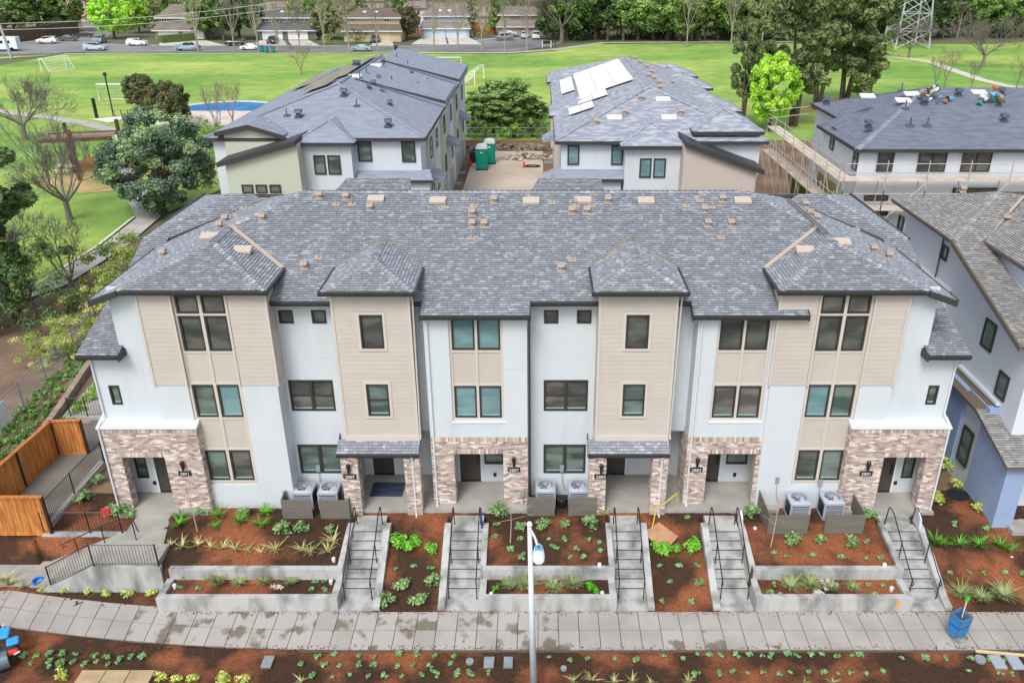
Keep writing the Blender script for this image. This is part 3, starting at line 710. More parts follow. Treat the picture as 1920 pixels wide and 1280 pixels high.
for u, v in ((1509,388),(1518,405),(1530,413),(1637,472),(1666,484)): hood(on_side(u, v, 1))
for u, v in ((445,405),(457,392),(345,403)): stack(on_side(u, v, 0))
for u, v in ((1605,432),(1652,492),(1520,410)): stack(on_side(u, v, 1))
skyl(on_side(393, 446, 0)); skyl(on_side(1577, 457, 1)); skyl((-10.9, 29.0, 11.05)); skyl((9.8, 29.0, 11.05))
for d in (0, .12):
    a, b = on_side(1474, 378, 1), on_side(1545, 440, 1); a.x += d; b.x += d; k = MB(O); k.obox((a+b)/2 + Vector((0,0,.12)), ((b-a).length, .05, .05), rz=math.atan2((b-a).y, (b-a).x), ry=-math.asin((b-a).z/(b-a).length)); k.build('mounting_rail', mat('rail_alu', '#9a9690', .4, metal=.6), TB)
# black solar panels along the back of the ridge
PV = mat('solar_black', '#16181c', .25, spec=.6)
for i in range(17):
    x = -9.4 + i * 1.03
    k = MB(O); k.prism([(x, 33.0, 12.24), (x+1.0, 33.0, 12.24), (x+1.0, 34.65, 11.6), (x, 34.65, 11.6)], (0, .02, .05)); k.build('solar_panel', PV, TB)
# lower rear roofs seen over the ridge
for x0, x1 in ((-10.9, -6.3), (-1.0, 3.5)):
    k = MB(O); z1, z0 = 10.48, 9.5
    pl = [[(x0,39.6,z0),(x1,39.6,z0),(x1-.3,42.2,z1),(x0+1.0,42.2,z1)]]
    k.slab(pl[0], .1); rr = k.build('rear_roof', mat('roof_deck', '#55524f', .9), TB); lay_shingles(rr, pl, PAL_MAIN, .118, .19, z0, 0, O)
    k = MB(O); k.box(x0+.2, x1-.4, 40, 42.2, 5, 9.5); k.build('rear_wall', WHITE, TB)
hood((-10.5, 40.6, 9.95)); hood((.9, 40.6, 9.95))

# stucco control joints
for x0, x1, y, z in ((-9.45,-7.3,Y_REC,4.35),(-9.45,-7.3,Y_REC,7.4),(-.25,2.1,Y_REC,4.35),(-.25,2.1,Y_REC,7.4),(-4.08,-3.2,Y_BAY,7.3),(-1.3,-.45,Y_BAY,7.3),(5.7,6.4,Y_BAY,7.3),(8.4,9.3,Y_BAY,7.3),(-10.85,-9.6,Y_TOW+.01,4.2),(8.52,9.75,Y_TOW+.01,4.2)):
    MB(O).box(x0, x1, y-.006, y-.001, z, z+.018).build('control_joint', mat('joint_grey', '#c2c7ce', .9), TB)
# ================================================================ ground, pavement and the front garden
SOIL = mat('mulch', '#402d22', .95, '#875236', .55, detail=12, bump=.9, bscale=9, contrast=(.47, .62))
# add fine wood-chip speckle to the mulch
_nt = SOIL.node_tree; _b = _nt.nodes['Principled BSDF']; _src = _b.inputs['Base Color'].links[0].from_socket
_n = _nt.nodes.new('ShaderNodeTexVoronoi'); _n.inputs['Scale'].default_value = 26
_g = _nt.nodes.new('ShaderNodeNewGeometry'); _nt.links.new(_g.outputs['Position'], _n.inputs['Vector'])
_sep = _nt.nodes.new('ShaderNodeSeparateColor'); _nt.links.new(_n.outputs['Color'], _sep.inputs[0])
_mr = _nt.nodes.new('ShaderNodeMapRange'); _mr.inputs[3].default_value = .72; _mr.inputs[4].default_value = 1.3; _nt.links.new(_sep.outputs[0], _mr.inputs[0])
_hv = _nt.nodes.new('ShaderNodeHueSaturation'); _nt.links.new(_src, _hv.inputs['Color']); _nt.links.new(_mr.outputs[0], _hv.inputs['Value']); _nt.links.new(_hv.outputs[0], _b.inputs['Base Color'])

ST_X = [(-7.1, -5.75), (-3.45, -2.05), (2.68, 3.98), (6.3, 7.66), (13.08, 14.45)]
def sm(a, b, t):
    t = max(0, min(1, (t - a) / (b - a))); return t * t * (3 - 2 * t)
def gz(x, y):
    if y < 22.52: return -.03
    for a, b in ST_X:
        if a <= x <= b and y < 26.3: return -.15
    slope = .02 + 1.2 * max(0, min(1, (y - 22.8) / 3.3))
    for a, b in ((-13.35, -7.1), (-2.0, 2.72), (7.5, 12.95)):
        if a <= x <= b:
            return .42 if y < 23.5 else .9 + .3 * sm(23.6, 25.6, y)
    if x < -13.35:
        if y < 23.45: return -.01
        if x > -14.3: return .9 + .3 * sm(23.6, 25.6, y)
        if x < -18.9: return .02 if y < 24.9 else 1.0
        return .02 if y < 25.1 else 1.1
    return slope
def grid(name, x0, x1, y0, y1, st, fz, m, jit=.012, smooth=True):
    nx = int(round((x1-x0)/st)) + 1; ny = int(round((y1-y0)/st)) + 1
    vs = [(x0+i*st, y0+j*st, fz(x0+i*st, y0+j*st) + rng.uniform(-jit, jit)) for j in range(ny) for i in range(nx)]
    fs = [(j*nx+i, j*nx+i+1, (j+1)*nx+i+1, (j+1)*nx+i) for j in range(ny-1) for i in range(nx-1)]
    me = bpy.data.meshes.new(name); me.from_pydata(vs, [], fs); me.materials.append(m)
    if smooth: me.polygons.foreach_set('use_smooth', [True]*len(fs))
    return tag(link(name, me), kind='structure')
grid('mulch_bed', -24, 24, 22.3, 27.9, .1, gz, SOIL)
grid('mulch_strip', -30, 30, 17.8, 22.5, .1, lambda x, y: -.065 + .025*math.sin(x*1.7)*math.sin(y*2.3), SOIL)
struct('road', MB().box(-60, 60, 5, 17.2, -.3, -.13), mat('asphalt', '#4c4c4d', .9, '#5c5b59', 2))
struct('far_pavement', MB().box(-60, 60, 2.4, 4.9, -.3, .0), CONC); struct('far_lawn', MB().box(-60, 60, -60, 2.3, -.3, -.02), mat('verge_grass', '#5b7d33', .9, '#7d8f45', .5)); struct('lane_line', MB().box(-60, 60, 11.0, 11.15, -.126, -.122), mat('line_white', '#cfcfc8', .8))
struct('kerb', MB().box(-60, 60, 17.2, 17.8, -.3, .01), CONC)
GRASS = mat('park_grass', '#6f9d33', .9, '#a3b94a', .03, detail=10, bump=.5, bscale=5, contrast=(.4, .64), stretch=(.7, 1.6, 1))
DIRT = mat('bare_earth', '#6b5546', .95, '#84705a', .35, bump=.6, bscale=5)
FAR = mat('town_ground', '#57623a', .95, '#767164', .02)
# lawn sheet reaching the horizon, park lawn, bare soil near the buildings
def sheet(name, pts, z, m): return struct(name, MB().poly([(x, y, z) for x, y in pts]), m)
sheet('ground', [(-2500, 27.8), (2500, 27.8), (2500, 2600), (-2500, 2600)], .9, FAR)
sheet('ground', [(-2500, 17.5), (-24, 17.5), (-24, 27.8), (-2500, 27.8)], -.04, DIRT)
sheet('ground', [(24, 17.5), (2500, 17.5), (2500, 27.8), (24, 27.8)], -.04, DIRT)
sheet('bare_ground', [(-34, 27.8), (60, 27.8), (60, 98), (-22, 99), (-31, 66), (-31, 48), (-42, 38), (-42, 27.8)], 1.0, DIRT)
lawn = [(-200, 30), (-42, 30), (-42, 40), (-33, 48), (-32.2, 66), (-24, 99), (62, 97), (200, 97), (200, 260), (110, 212), (72, 214), (38, 214), (14, 212), (3.6, 197), (-6, 190.6), (-44, 190.6), (-83, 190.6), (-104, 190), (-106, 168), (-200, 130)]
_nt = GRASS.node_tree; _b = _nt.nodes['Principled BSDF']; _src = _b.inputs['Base Color'].links[0].from_socket
for _sc, _am in ((.35, .16), (4.5, .16)):
    _n = _nt.nodes.new('ShaderNodeTexNoise'); _n.inputs['Scale'].default_value = _sc; _n.inputs['Detail'].default_value = 6
    _g = _nt.nodes.new('ShaderNodeNewGeometry'); _nt.links.new(_g.outputs['Position'], _n.inputs['Vector'])
    _mr = _nt.nodes.new('ShaderNodeMapRange'); _mr.inputs[1].default_value = .3; _mr.inputs[2].default_value = .7; _mr.inputs[3].default_value = 1 - _am*1.3; _mr.inputs[4].default_value = 1 + _am; _nt.links.new(_n.outputs[0], _mr.inputs[0])
    _hv = _nt.nodes.new('ShaderNodeHueSaturation'); _hv.inputs['Saturation'].default_value = .95; _nt.links.new(_src, _hv.inputs['Color']); _nt.links.new(_mr.outputs[0], _hv.inputs['Value']); _src = _hv.outputs[0]
_nt.links.new(_src, _b.inputs['Base Color'])
def gz_lawn(x, y): return .96
sheet('lawn', lawn, .97, GRASS)
DRY = mat('dry_grass', '#a89a55', .95, '#b08e68', .2)
WORN = mat('worn_grass', '#93a04a', .95, '#a9a66a', .6)
for wx, wy, wr_ in ((-90.5,163,3.2),(-17.4,163,3.0),(-12.8,147,3.4),(-62.7,125.6,2.6)): sheet('worn_patch', [(wx+wr_*(1+.25*math.sin(3*a_/3+wx))*math.cos(a_/3)*.9, wy+wr_*.7*(1+.2*math.cos(a_/1.5))*math.sin(a_/3)) for a_ in range(19)], .978, WORN)
sheet('dry_grass', [(36, 118), (92, 122), (92, 129), (70, 133), (44, 131)], .985, DRY)
# dug slope on the left
sheet('dirt_slope', [(-34, 28), (-23.6, 28), (-24.4, 39), (-26, 47), (-28.4, 52), (-30.4, 50), (-33, 46), (-40, 41), (-40, 28)], 1.01, mat('dug_soil', '#6f5a4b', .97, '#8b7560', .5, bump=1, bscale=4))
# park paths
PATH = mat('path_concrete', '#b9b5b0', .85, '#a4a09b', .8)
def ribbon(pts, w, z, m, name, th=0.03):
    k = MB(); P = [Vector((x, y, z)) for x, y in pts]
    for i in range(len(P)-1):
        def nrm(j):
            a = P[max(j-1, 0)]; b = P[min(j+1, len(P)-1)]; d = (b-a).normalized(); return Vector((-d.y, d.x, 0)) * w/2
        k.poly([P[i]+nrm(i), P[i]-nrm(i), P[i+1]-nrm(i+1), P[i+1]+nrm(i+1)][::-1])
    return struct(name, k, m)
ribbon([(-42, 40), (-36.5, 45.2), (-34.2, 48.2), (-32.4, 51.5), (-32.0, 59.5), (-32.6, 67), (-36, 73), (-40, 80), (-45, 92), (-51.4, 103), (-58, 108.5), (-65, 113), (-76, 118.5), (-100, 124)], 1.9, 1.03, PATH, 'footpath')
ribbon([(-40, 43.6), (-36.0, 46.9), (-33.4, 50.0), (-33.2, 59.5), (-33.8, 67)], .22, 1.1, mat('white_kerb', '#d6d3cd', .8), 'path_kerb')
ribbon([(84, 132), (78, 142), (77.2, 150), (78.2, 163), (79.6, 175), (77, 183), (70, 187), (60, 190)], 2.2, 1.0, mat('pale_path', '#c9c2bb', .9), 'footpath')
ribbon([(-30, 192.7), (-6, 193.5), (4, 200), (16, 215.5), (38, 217), (72, 218), (140, 250)], 2.6, 1.005, PATH, 'footpath')
# street beyond the park
ASPH = mat('far_asphalt', '#8b8b8c', .9, '#7a7a7a', .1)
sheet('street', [(-230, 165), (-106, 191.2), (-104, 193.8), (-6, 196), (3, 206), (6, 216), (0, 226), (-12, 226), (-22, 211), (-30, 206.5), (-84, 209), (-100, 209), (-109, 213), (-112, 225), (-118, 248), (-140, 300), (-155, 300), (-128, 248), (-122, 223), (-136, 205), (-230, 180)], 1.0, ASPH)
sheet('pavement', [(-230, 162), (-104, 190.4), (-104, 191.6), (-6, 193.2), (-6, 191.8), (-104, 190), (-230, 160.5)][::-1], .995, PATH)
sheet('verge', [(-100, 193.2), (-20, 195.0), (-20, 193.4), (-100, 191.9)], 1.008, GRASS)
sheet('verge', [(-230, 156), (-118, 176), (-106, 187), (-106, 189), (-120, 183), (-230, 159)][::-1], .99, GRASS)
# road kerb ribbon
ribbon([(-230, 181), (-136, 206), (-122, 224), (-128, 248)], .7, 1.02, mat('white_kerb', '#d6d3cd', .8), 'street_kerb')
ribbon([(-112, 225), (-109, 213.5), (-100, 209.5), (-84, 209.5), (-30, 207), (-22, 211.5), (-12, 226.5), (0, 226.5)], .7, 1.02, mat('white_kerb', '#d6d3cd', .8), 'street_kerb')

# ---- paved pavement in slabs
PV_ = thing('pavement', None, None, (0, 21.5, 0))
PV_['kind'] = 'structure'
SLABM = mat('paving_slab', '#aaa5a1', .8, '#9c9792', .9, rand=.05, bump=.12, bscale=40)
WET = mat('damp_slab', '#aaa5a1', .7, '#787164', 1.3, detail=4, rand=.04, bump=.1, bscale=40, stretch=(1, .8, 1), contrast=(.53, .6))
def back_y(x): return 22.37 if x > -8.2 else 22.37 + .0095 * (-8.2 - x)**2
def front_y(x): return 20.62 if x > -6.5 else 20.62 + .0075 * (-6.5 - x)**2
W = .7; i0 = -28
bed = MB((0, 21.5, 0))
for k in range(-42, 30):
    x0, x1 = k * W - .02, (k+1) * W - .02
    sh0 = 0
    for row in (0, 1):
        def yy_(x, r): b, f = back_y(x), front_y(x); return b + (f-b) * (0, .5, 1)[r]
        g = .012
        # joints lean with the curve on the left
        def sk(x, r): return x + (0 if x > -8 else -.028 * (x + 8) * (1 - (0, .5, 1)[r]) * -1 * .9)
        q = [(sk(x0, row+1)+g, yy_(x0, row+1)+g, .0), (sk(x1, row+1)-g, yy_(x1, row+1)+g, 0), (sk(x1, row)-g, yy_(x1, row)-g, 0), (sk(x0, row)+g, yy_(x0, row)-g, 0)]
        h = rng.uniform(-.003, .003); m = MB((0, 21.5, 0)); m.slab([(a, b, .0 + h) for a, b, c in q], .08)
        wet = (-14.5 < x0 < 0) and rng.random() < (.95 if x0 < -8 else .75)
        if row == 1 and -1 < x0 < 8 and rng.random() < .3: wet = True
        m.build('paving_slab', WET if wet else SLABM, PV_)
tag(MB((0,21.5,0)).box(-8, 22, 20.55, 22.45, -.1, -.035).build('slab_joint', mat('joint_dark', '#5d544b', .95), PV_), kind='stuff')
jb = MB((0,21.5,0))
for k in range(-42, -8): jb.poly([(k*W, front_y(k*W)-.02, -.03), ((k+1)*W, front_y((k+1)*W)-.02, -.03), ((k+1)*W, back_y((k+1)*W)+.02, -.03), (k*W, back_y(k*W)+.02, -.03)])
tag(jb.build('slab_joint', mat('joint_dark', '#5d544b', .95), PV_), kind='stuff')

# ---- porch slabs
def block(name, label, cat, x0, x1, y0, y1, z0, z1, m=CONC, group=None):
    o = MB((x0, y0, z0)).box(x0, x1, y0, y1, z0, z1).build(name, m); o.location = (x0, y0, z0); return tag(o, label, cat, group)
for x0, x1 in ((-16.4, -12.85), (-7.55, -.38), (2.05, 9.38), (11.75, 15.35)):
    o = MB(O).box(x0, x1, 26.42 if x0 > -10 and x0 < 10 else 26.28, 28.9, ZG-.1, 1.36).build('porch_slab', CONC, TB)

# ---- staircases
RAILM = BLACKM
def handrail(root, x, off, flip=1):
    p = [(x, 25.75, 1.2), (x, 25.65, 2.05), (x, 25.55, 2.12), (x, 25.2, 2.08), (x, 23.2, .98), (x, 22.95, .9), (x, 22.85, .8), (x, 22.9, .7), (x, 23.0, .72)]
    rr = MB(off).tube(p, .022, 6).build('handrail', RAILM, root)
    for y, z, zt in ((24.2, .62, 1.54), (22.98, .0, .88)):
        MB(off).tube([(x, y, z), (x, y, zt)], .02, 6).build('rail_post', RAILM, rr)
def staircase(x0, x1, walls, label):
    off = ((x0+x1)/2, 24, 0); t = thing('staircase', label, 'stairs', off, group='entrance stairs between the planting beds')
    for i in range(7):
        z = .17 * (i+1); y = 23.32 + i * .325
        m = MB(off).box(x0, x1, y, (y + .325) if i < 6 else 26.42, z - .19, z); s_ = m.build('step', CONCL, t)
        MB(off).box(x0 + .02, x1 - .02, y + .01, y + .055, z, z + .004).build('nosing_strip', BLACKM, s_)
    MB(off).box(x0, x1, 22.4, 23.32, -.1, .012).build('landing', CONCL, t)
    for a, b, lo in walls:
        m = MB(off); m.prism([(a, 22.45, -.1), (a, 25.65, -.1), (a, 25.65, 1.34), (a, 25.3, 1.34), (a, 22.9, .22), (a, 22.45, .12)], (b-a, 0, 0)); m.build('side_wall', CONCL, t)
    for x in (x0 + .1, x1 - .1): handrail(t, x, off)
    return t
ST = [(-7.05, -5.88), (-3.32, -2.12), (2.76, 3.86), (6.42, 7.6), (13.15, 14.35)]
staircase(*ST[0], [(-5.88, -5.62, 0)], 'leftmost entrance stairs, beside the planter with pale rocks')
t2 = staircase(*ST[1], [(-3.57, -3.32, 0)], 'second entrance stairs from the left, with a blue cloth on the rail')
staircase(*ST[2], [(3.86, 4.1, 0)], 'middle entrance stairs just right of the white lamp post')
staircase(*ST[3], [(6.17, 6.42, 0)], 'entrance stairs with a white board leaning at the top')
staircase(*ST[4], [(14.35, 14.6, 0)], 'rightmost entrance stairs, nearest the blue cart')
# blue cloth, white boards
k = MB(); k.prism([(-2.2,25.75,1.25),(-2.24,25.6,2.08),(-2.2,25.5,2.1),(-2.16,25.35,1.6),(-2.2,25.5,1.15)], (.05,.02,0)); tag(k.build('cloth', mat('blue_cloth', '#3a4a8c', .8)), 'dark blue cloth hanging on a stair handrail', 'cloth')
for x, lab in ((7.68, 'white board leaning at the head of the stairs left of the grey screens'), (14.42, 'white board leaning at the head of the rightmost stairs')):
    k = MB(); k.prism([(x-.05,25.3,1.2),(x-.08,25.35,1.75),(x-.08,25.6,1.95),(x-.05,25.85,1.75),(x-.02,26.0,1.2)], (.09, 0, 0)); tag(k.build('board', SMOOTHW), lab, 'board')

# ---- planters
def planter(x0, x1, left_slant, label):
    off = ((x0+x1)/2, 22.5, 0); t = thing('planter', label, 'planter', off, group='long concrete planters')
    MB(off).box(x0, x1, 22.38, 22.62, -.15, .58).build('front_wall', CONCL, t)
    MB(off).box(x0, x0+.24, 22.622, 23.42, -.15, .578).build('end_wall', CONCL, t)
    MB(off).box(x1-.24, x1, 22.622, 23.42, -.15, .578).build('end_wall', CONCL, t)
    MB(off).box(x0+.1, x1, 23.42, 23.64, -.1, .98).build('upper_wall', CONCL, t)
    MB(off).prism([(x1-.2,23.642,-.1),(x1-.2,25.65,-.1),(x1-.2,25.65,1.34),(x1-.2,25.3,1.34),(x1-.2,23.642,1.0)], (.2,0,0)).build('end_wall', CONCL, t)
    if left_slant: MB(off).prism([(x0,23.642,-.1),(x0,25.65,-.1),(x0,25.65,1.34),(x0,25.3,1.34),(x0,23.642,1.0)], (.2,0,0)).build('end_wall', CONCL, t)
    return t
planter(-13.4, -7.06, False, 'leftmost stained concrete planter, beside the ramp')
planter(-2.1, 2.74, True, 'middle stained concrete planter behind the lamp post')
planter(7.62, 13.12, True, 'right concrete planter with an orange cone cap on its edge')

# ---- left side ramp, retaining walls and railings
RW = thing('ramp', 'concrete access ramp climbing between two railed walls, left of the planters', 'ramp', (-16.5, 24.2, 0))
ro = (-16.5, 24.2, 0)
MB(ro).prism([(-13.55,23.36,-.1),(-18.0,23.36,-.1),(-18.0,23.36,.08),(-16.0,23.36,1.1),(-13.55,23.36,1.1)], (0,.2,0)).build('front_wall', CONCL, RW)
MB(ro).prism([(-15.6,25.1,-.1),(-18.7,25.1,-.1),(-18.7,25.1,1.2),(-15.6,25.1,1.2)], (0,.22,0)).build('rear_wall', CONCL, RW)
MB(ro).prism([(-14.6,23.56,.0),(-18.6,23.56,.0),(-18.6,23.56,.03),(-15.9,23.56,1.19),(-14.6,23.56,1.19)], (0,1.54,0)).build('ramp_slope', CONC, RW)
MB(ro).box(-15.62,-14.3,25.1,26.28,.9,1.19).build('landing', CONC, RW)
MB(ro).box(-14.6,-13.7,23.56,24.6,.9,1.185).build('landing', CONC, RW)
MB(ro).prism([(-15.6,25.1,1.15),(-14.6,23.9,1.15),(-13.9,24.6,1.15),(-14.3,26.2,1.15)][::-1], (0,0,.045)).build('landing', CONC, RW)
sheet('footpath', [(-30, 23.6), (-18.55, 23.6), (-18.6, 25.1), (-30, 25.9)], .035, CONC)
def railing(label, pts, h=.95, step=.115, z0=0):
    P = [Vector(p) for p in pts]; off = P[0]; t = thing('railing', label, 'railing', off, group='black metal railings')
    for i in range(len(P)-1):
        a, b = P[i], P[i+1]; d = b-a; n = max(1, int(d.length/step)); up = Vector((0,0,1))
        MB(off).tube([a+up*h, b+up*h], .022, 4).build('top_rail', RAILM, t)
        MB(off).tube([a+up*.1, b+up*.1], .016, 4).build('bottom_rail', RAILM, t)
        for k in range(1, n):
            q = a + d*(k/n); MB(off).tube([q+up*.1, q+up*h], .009, 4).build('baluster', RAILM, t)
        for q in ([a, b] if i == 0 else [b]): MB(off).tube([q, q+up*(h+.03)], .034, 4).build('post', RAILM, t)
    return t
railing('black railing on the front wall of the ramp, sloping down at its left end', [(-17.7,23.46,.1),(-15.95,23.46,1.1),(-13.62,23.46,1.1)])
railing('black railing on the rear ramp wall with a red cap near its right end', [(-18.62,25.2,1.2),(-16.9,25.2,1.2),(-15.7,25.2,1.2)])
railing('long black railing on the kerb between dark path and red mulch', [(-18.75,25.5,1.3),(-18.7,27.6,1.3),(-18.6,29.9,1.3)])
railing('short black railing farthest back, left of the building', [(-22,33.75,1.3),(-21.2,33.75,1.3),(-20.3,33.75,1.3)])
hr = thing('handrail', 'curved black handrail following the ramp slope', 'handrail', (-16, 24.9, 0)); 
MB((-16,24.9,0)).tube([(-17.6,24.7,1.0),(-17.75,24.7,.95),(-17.8,24.7,1.08),(-17.6,24.75,1.12),(-15.9,24.85,1.95),(-15.0,24.9,2.05),(-14.9,24.9,1.5)], .022, 6).build('rail', RAILM, hr)
for x, z0, z1 in ((-17.3,.5,1.2),(-16.2,1.0,1.8),(-15.0,1.2,2.0)): MB((-16,24.9,0)).tube([(x,24.8,z0),(x,24.8,z1)], .02, 6).build('post', RAILM, hr)
tag(MB().box(-16.25,-15.95,25.15,25.25,2.1,2.32).build('red_cap', mat('red_plastic', '#c8303c', .5)), 'small red cap on the black railing by the first porch', 'cap')
block('kerb_wall', 'low concrete kerb wall under the long black railing', 'wall', -18.85, -18.6, 25.4, 30.0, .9, 1.3)
block('dark_path', 'dark grey concrete side path inside the wooden fence', 'path', -21.0, -18.86, 25.4, 33.6, .9, 1.17, mat('dark_concrete', '#7f7b75', .9, '#6a665f', .6))
block('retaining_wall', 'pale concrete wall under the short black railing behind the wooden fence', 'wall', -22.2, -18.9, 33.6, 34.0, .9, 1.3)
sheet('side_path', [(-22.6, 34), (-19, 34), (-19.5, 44), (-23.2, 44)], 1.1, CONC)
# wood fence, board by board
CEDAR = mat('cedar', '#c98a4c', .7, '#a8612c', 2.2, rand=.16, stretch=(4, 4, .5), bump=.2, bscale=30)
DKP = mat('dark_post', '#3d2a20', .8)
def fence(label, pts, z0=1.1, h=1.75):
    P = [Vector((x, y, z0)) for x, y in pts]; off = P[0]; t = thing('wooden_fence', label, 'fence', off)
    for i in range(len(P)-1):
        a, b = P[i], P[i+1]; d = b-a; n = int(d.length/.145); rz = math.atan2(d.y, d.x)
        for k in range(n):
            q = a + d*((k+.5)/n); MB(off).obox((q.x, q.y, z0+.12+(h-.3)/2), (.138, .02, h-.3), rz=rz).build('fence_board', CEDAR, t)
        m = (a+b)/2
        for z, s in ((z0+h-.1, (.04,.13)), (z0+.08, (.05,.15))): MB(off).obox((m.x, m.y, z), (d.length, s[0], s[1]), rz=rz).build('rail', CEDAR, t)
        MB(off).obox((m.x, m.y, z0+h), (d.length+.06, .16, .04), rz=rz).build('cap_board', CEDAR, t)
        nb = max(1, int(d.length/2.0))
        for k in range(nb+1):
            q = a + d*(k/nb); MB(off).obox((q.x, q.y, z0+h/2), (.1, .1, h), rz=rz).build('post', DKP, t)
    return t
fence('orange cedar board fence bent round the dark side path', [(-21.2, 25.9), (-20.95, 30.65), (-19.72, 30.75)])
fence('orange cedar board fence panel in the lower left, behind the bare sapling', [(-23.5, 25.2), (-18.35, 25.2)])
# block retaining wall, ground cover, chain link fence
BL = mat('wall_block', '#a38f83', .9, '#8f7d72', 3, rand=.1, bump=.2)
rt = thing('retaining_wall', 'low pinkish block wall running up the left side', 'wall', (-22.5, 32, 1))
pp = [(-22.3, 25.5), (-22.0, 28.1), (-22.3, 30.3), (-23.0, 34.7), (-23.8, 38.9), (-24.3, 42)]
for i in range(len(pp)-1):
    a, b = Vector((*pp[i], 1)), Vector((*pp[i+1], 1)); d = b-a; n = int(d.length/.42)
    for k in range(n):
        for r in (0, 1):
            q = a + d*((k+.5+r*.5)/n); MB((-22.5,32,1)).obox((q.x, q.y, 1.1+r*.19), (.41, .28, .185), rz=math.atan2(d.y, d.x)+rng.uniform(-.03,.03)).build('block', BL, rt)
cf = thing('chain_link_fence', 'grey chain-link fence along the dug slope on the left', 'fence', (-25, 37, 1))
co = (-25, 37, 1); GALV = mat('galvanised', '#9ea3a5', .4, metal=.5)
fp = [(-24.6, 26.5), (-24.6, 31.5), (-24.9, 34.9), (-25.2, 37.5), (-25.5, 41.0), (-25.7, 44)]
for i, (x, y) in enumerate(fp):
    MB(co).tube([(x, y, 1), (x, y, 2.5)], .04, 6).build('post', GALV, cf)
    if i < len(fp)-1:
        x2, y2 = fp[i+1]; MB(co).tube([(x, y, 2.45), (x2, y2, 2.45)], .025, 5).build('top_rail', GALV, cf)
        mw = MB(co); L_ = math.hypot(x2-x, y2-y); n = int(L_/.12)
        for k in range(-12, n):
            for sgn in (1, -1):
                a0 = max(0, k) / n; a1 = min(n, k+12) / n; 
                if a1 <= a0: continue
                za, zb = 1.05 + (a0*n-k)*.115, 1.05 + (a1*n-k)*.115
                if sgn < 0: za, zb = 3.48 - za, 3.48 - zb
                mw.tube([(x+(x2-x)*a0, y+(y2-y)*a0, za), (x+(x2-x)*a1, y+(y2-y)*a1, zb)], .004, 3)
        tag(mw.build('wire_mesh', GALV, cf), kind='stuff')
bn = MB(); bn.prism([(-24.55, 31.6, 1.2), (-24.7, 33.4, 1.25), (-24.7, 33.4, 2.35), (-24.55, 31.6, 2.3)], (.03, 0, 0)); tag(bn.build('banner', SMOOTHW), 'white banner tied to the chain-link fence', 'banner')

# ---- air conditioners and slatted screens
ACM = mat('ac_grey', '#aab0bd', .5); ACD = mat('ac_dark', '#2c2f36', .6)
def ac(loc, label, rz=0):
    t = thing('air_conditioner', label, 'air conditioner', loc, rz, 'outdoor air conditioners')
    b = MB(); s = .39
    for x in (-s, s-.07):
        for y in (-s, s-.07): b.box(x, x+.07, y, y+.07, 0, .8)
    b.box(-s, s, -s, s, 0, .06); b.box(-s, s, -s, s, .74, .8) if False else None
    nn = 24; top = [(math.copysign(min(abs(math.cos(a)*9), s), math.cos(a)), 0) for a in ()]
    ring = []
    for j in range(nn):
        a = 2*math.pi*(j+.5)/nn; cx_, sy_ = math.cos(a), math.sin(a); k = s/max(abs(cx_), abs(sy_)); k = min(k, s*1.3); ring.append((cx_*k, sy_*k))
    inner = [(.3*math.cos(2*math.pi*(j+.5)/nn), .3*math.sin(2*math.pi*(j+.5)/nn)) for j in range(nn)]
    vs = [(x, y, .8) for x, y in ring] + [(x, y, .86) for x, y in inner] + [(x, y, .66) for x, y in inner] + [(x, y, .7) for x, y in ring]
    b._add(vs, [(j, (j+1)%nn, nn+(j+1)%nn, nn+j) for j in range(nn)] + [(nn+j, nn+(j+1)%nn, 2*nn+(j+1)%nn, 2*nn+j) for j in range(nn)] + [(3*nn+j, 3*nn+(j+1)%nn, (j+1)%nn, j) for j in range(nn)])
    b.build('body', ACM, t)
    MB().box(-s+.02, s-.02, -s+.02, s-.02, .05, .68).build('coil', ACD, t)
    for j in range(9):
        z = .12 + j*.062; MB().box(-s+.005, s-.005, -s+.005, -s+.015, z, z+.03).build('louvre', ACM, t)
    fb = MB()
    for j in range(5):
        a = 2*math.pi*j/5; c1 = Vector((math.cos(a), math.sin(a), 0)); c2 = Vector((math.cos(a+.8), math.sin(a+.8), 0))
        fb.poly([c1*.06+Vector((0,0,.74)), c1*.27+Vector((0,0,.72)), c2*.27+Vector((0,0,.79)), c2*.06+Vector((0,0,.76))])
    fb.build('fan', mat('fan_silver', '#c9ced6', .35), t)
    g = MB()
    for r in (.1, .16, .22, .28): g.tube([(r*math.cos(2*math.pi*j/20), r*math.sin(2*math.pi*j/20), .875 + (.3-r)*.1) for j in range(21)], .005, 3)
    for j in range(12): a = 2*math.pi*j/12; g.tube([(0,0,.905), (.3*math.cos(a), .3*math.sin(a), .87)], .004, 3)
    g.lathe((0,0,.89), [(.07, 0), (.07, .03), (.0, .035)], 10); g.build('fan_guard', mat('guard_grey', '#9aa0aa', .4), t)
    return t
A0 = ac((-9.2, 26.98, 1.22), 'air conditioner nearest the left bay, in the left-hand grey screens')
for loc, lab in (((-8.22, 26.98, 1.22), 'air conditioner right of another, just left of the leftmost tower porch'), ((.27, 27.08, 1.22), 'air conditioner behind the grey screen left of the lamp head'),
                 ((1.56, 27.08, 1.22), 'air conditioner right of a black drum, beside the right tower porch'), ((10.0, 26.25, 1.22), 'air conditioner left of two beside the right brick porch'), ((11.3, 26.3, 1.22), 'air conditioner nearest the rightmost brick porch')):
    dup(A0, loc, label=lab)
SCR = mat('screen_grey', '#77736b', .75, '#6c6860', 3, rand=.06, stretch=(.6, 1, 8))
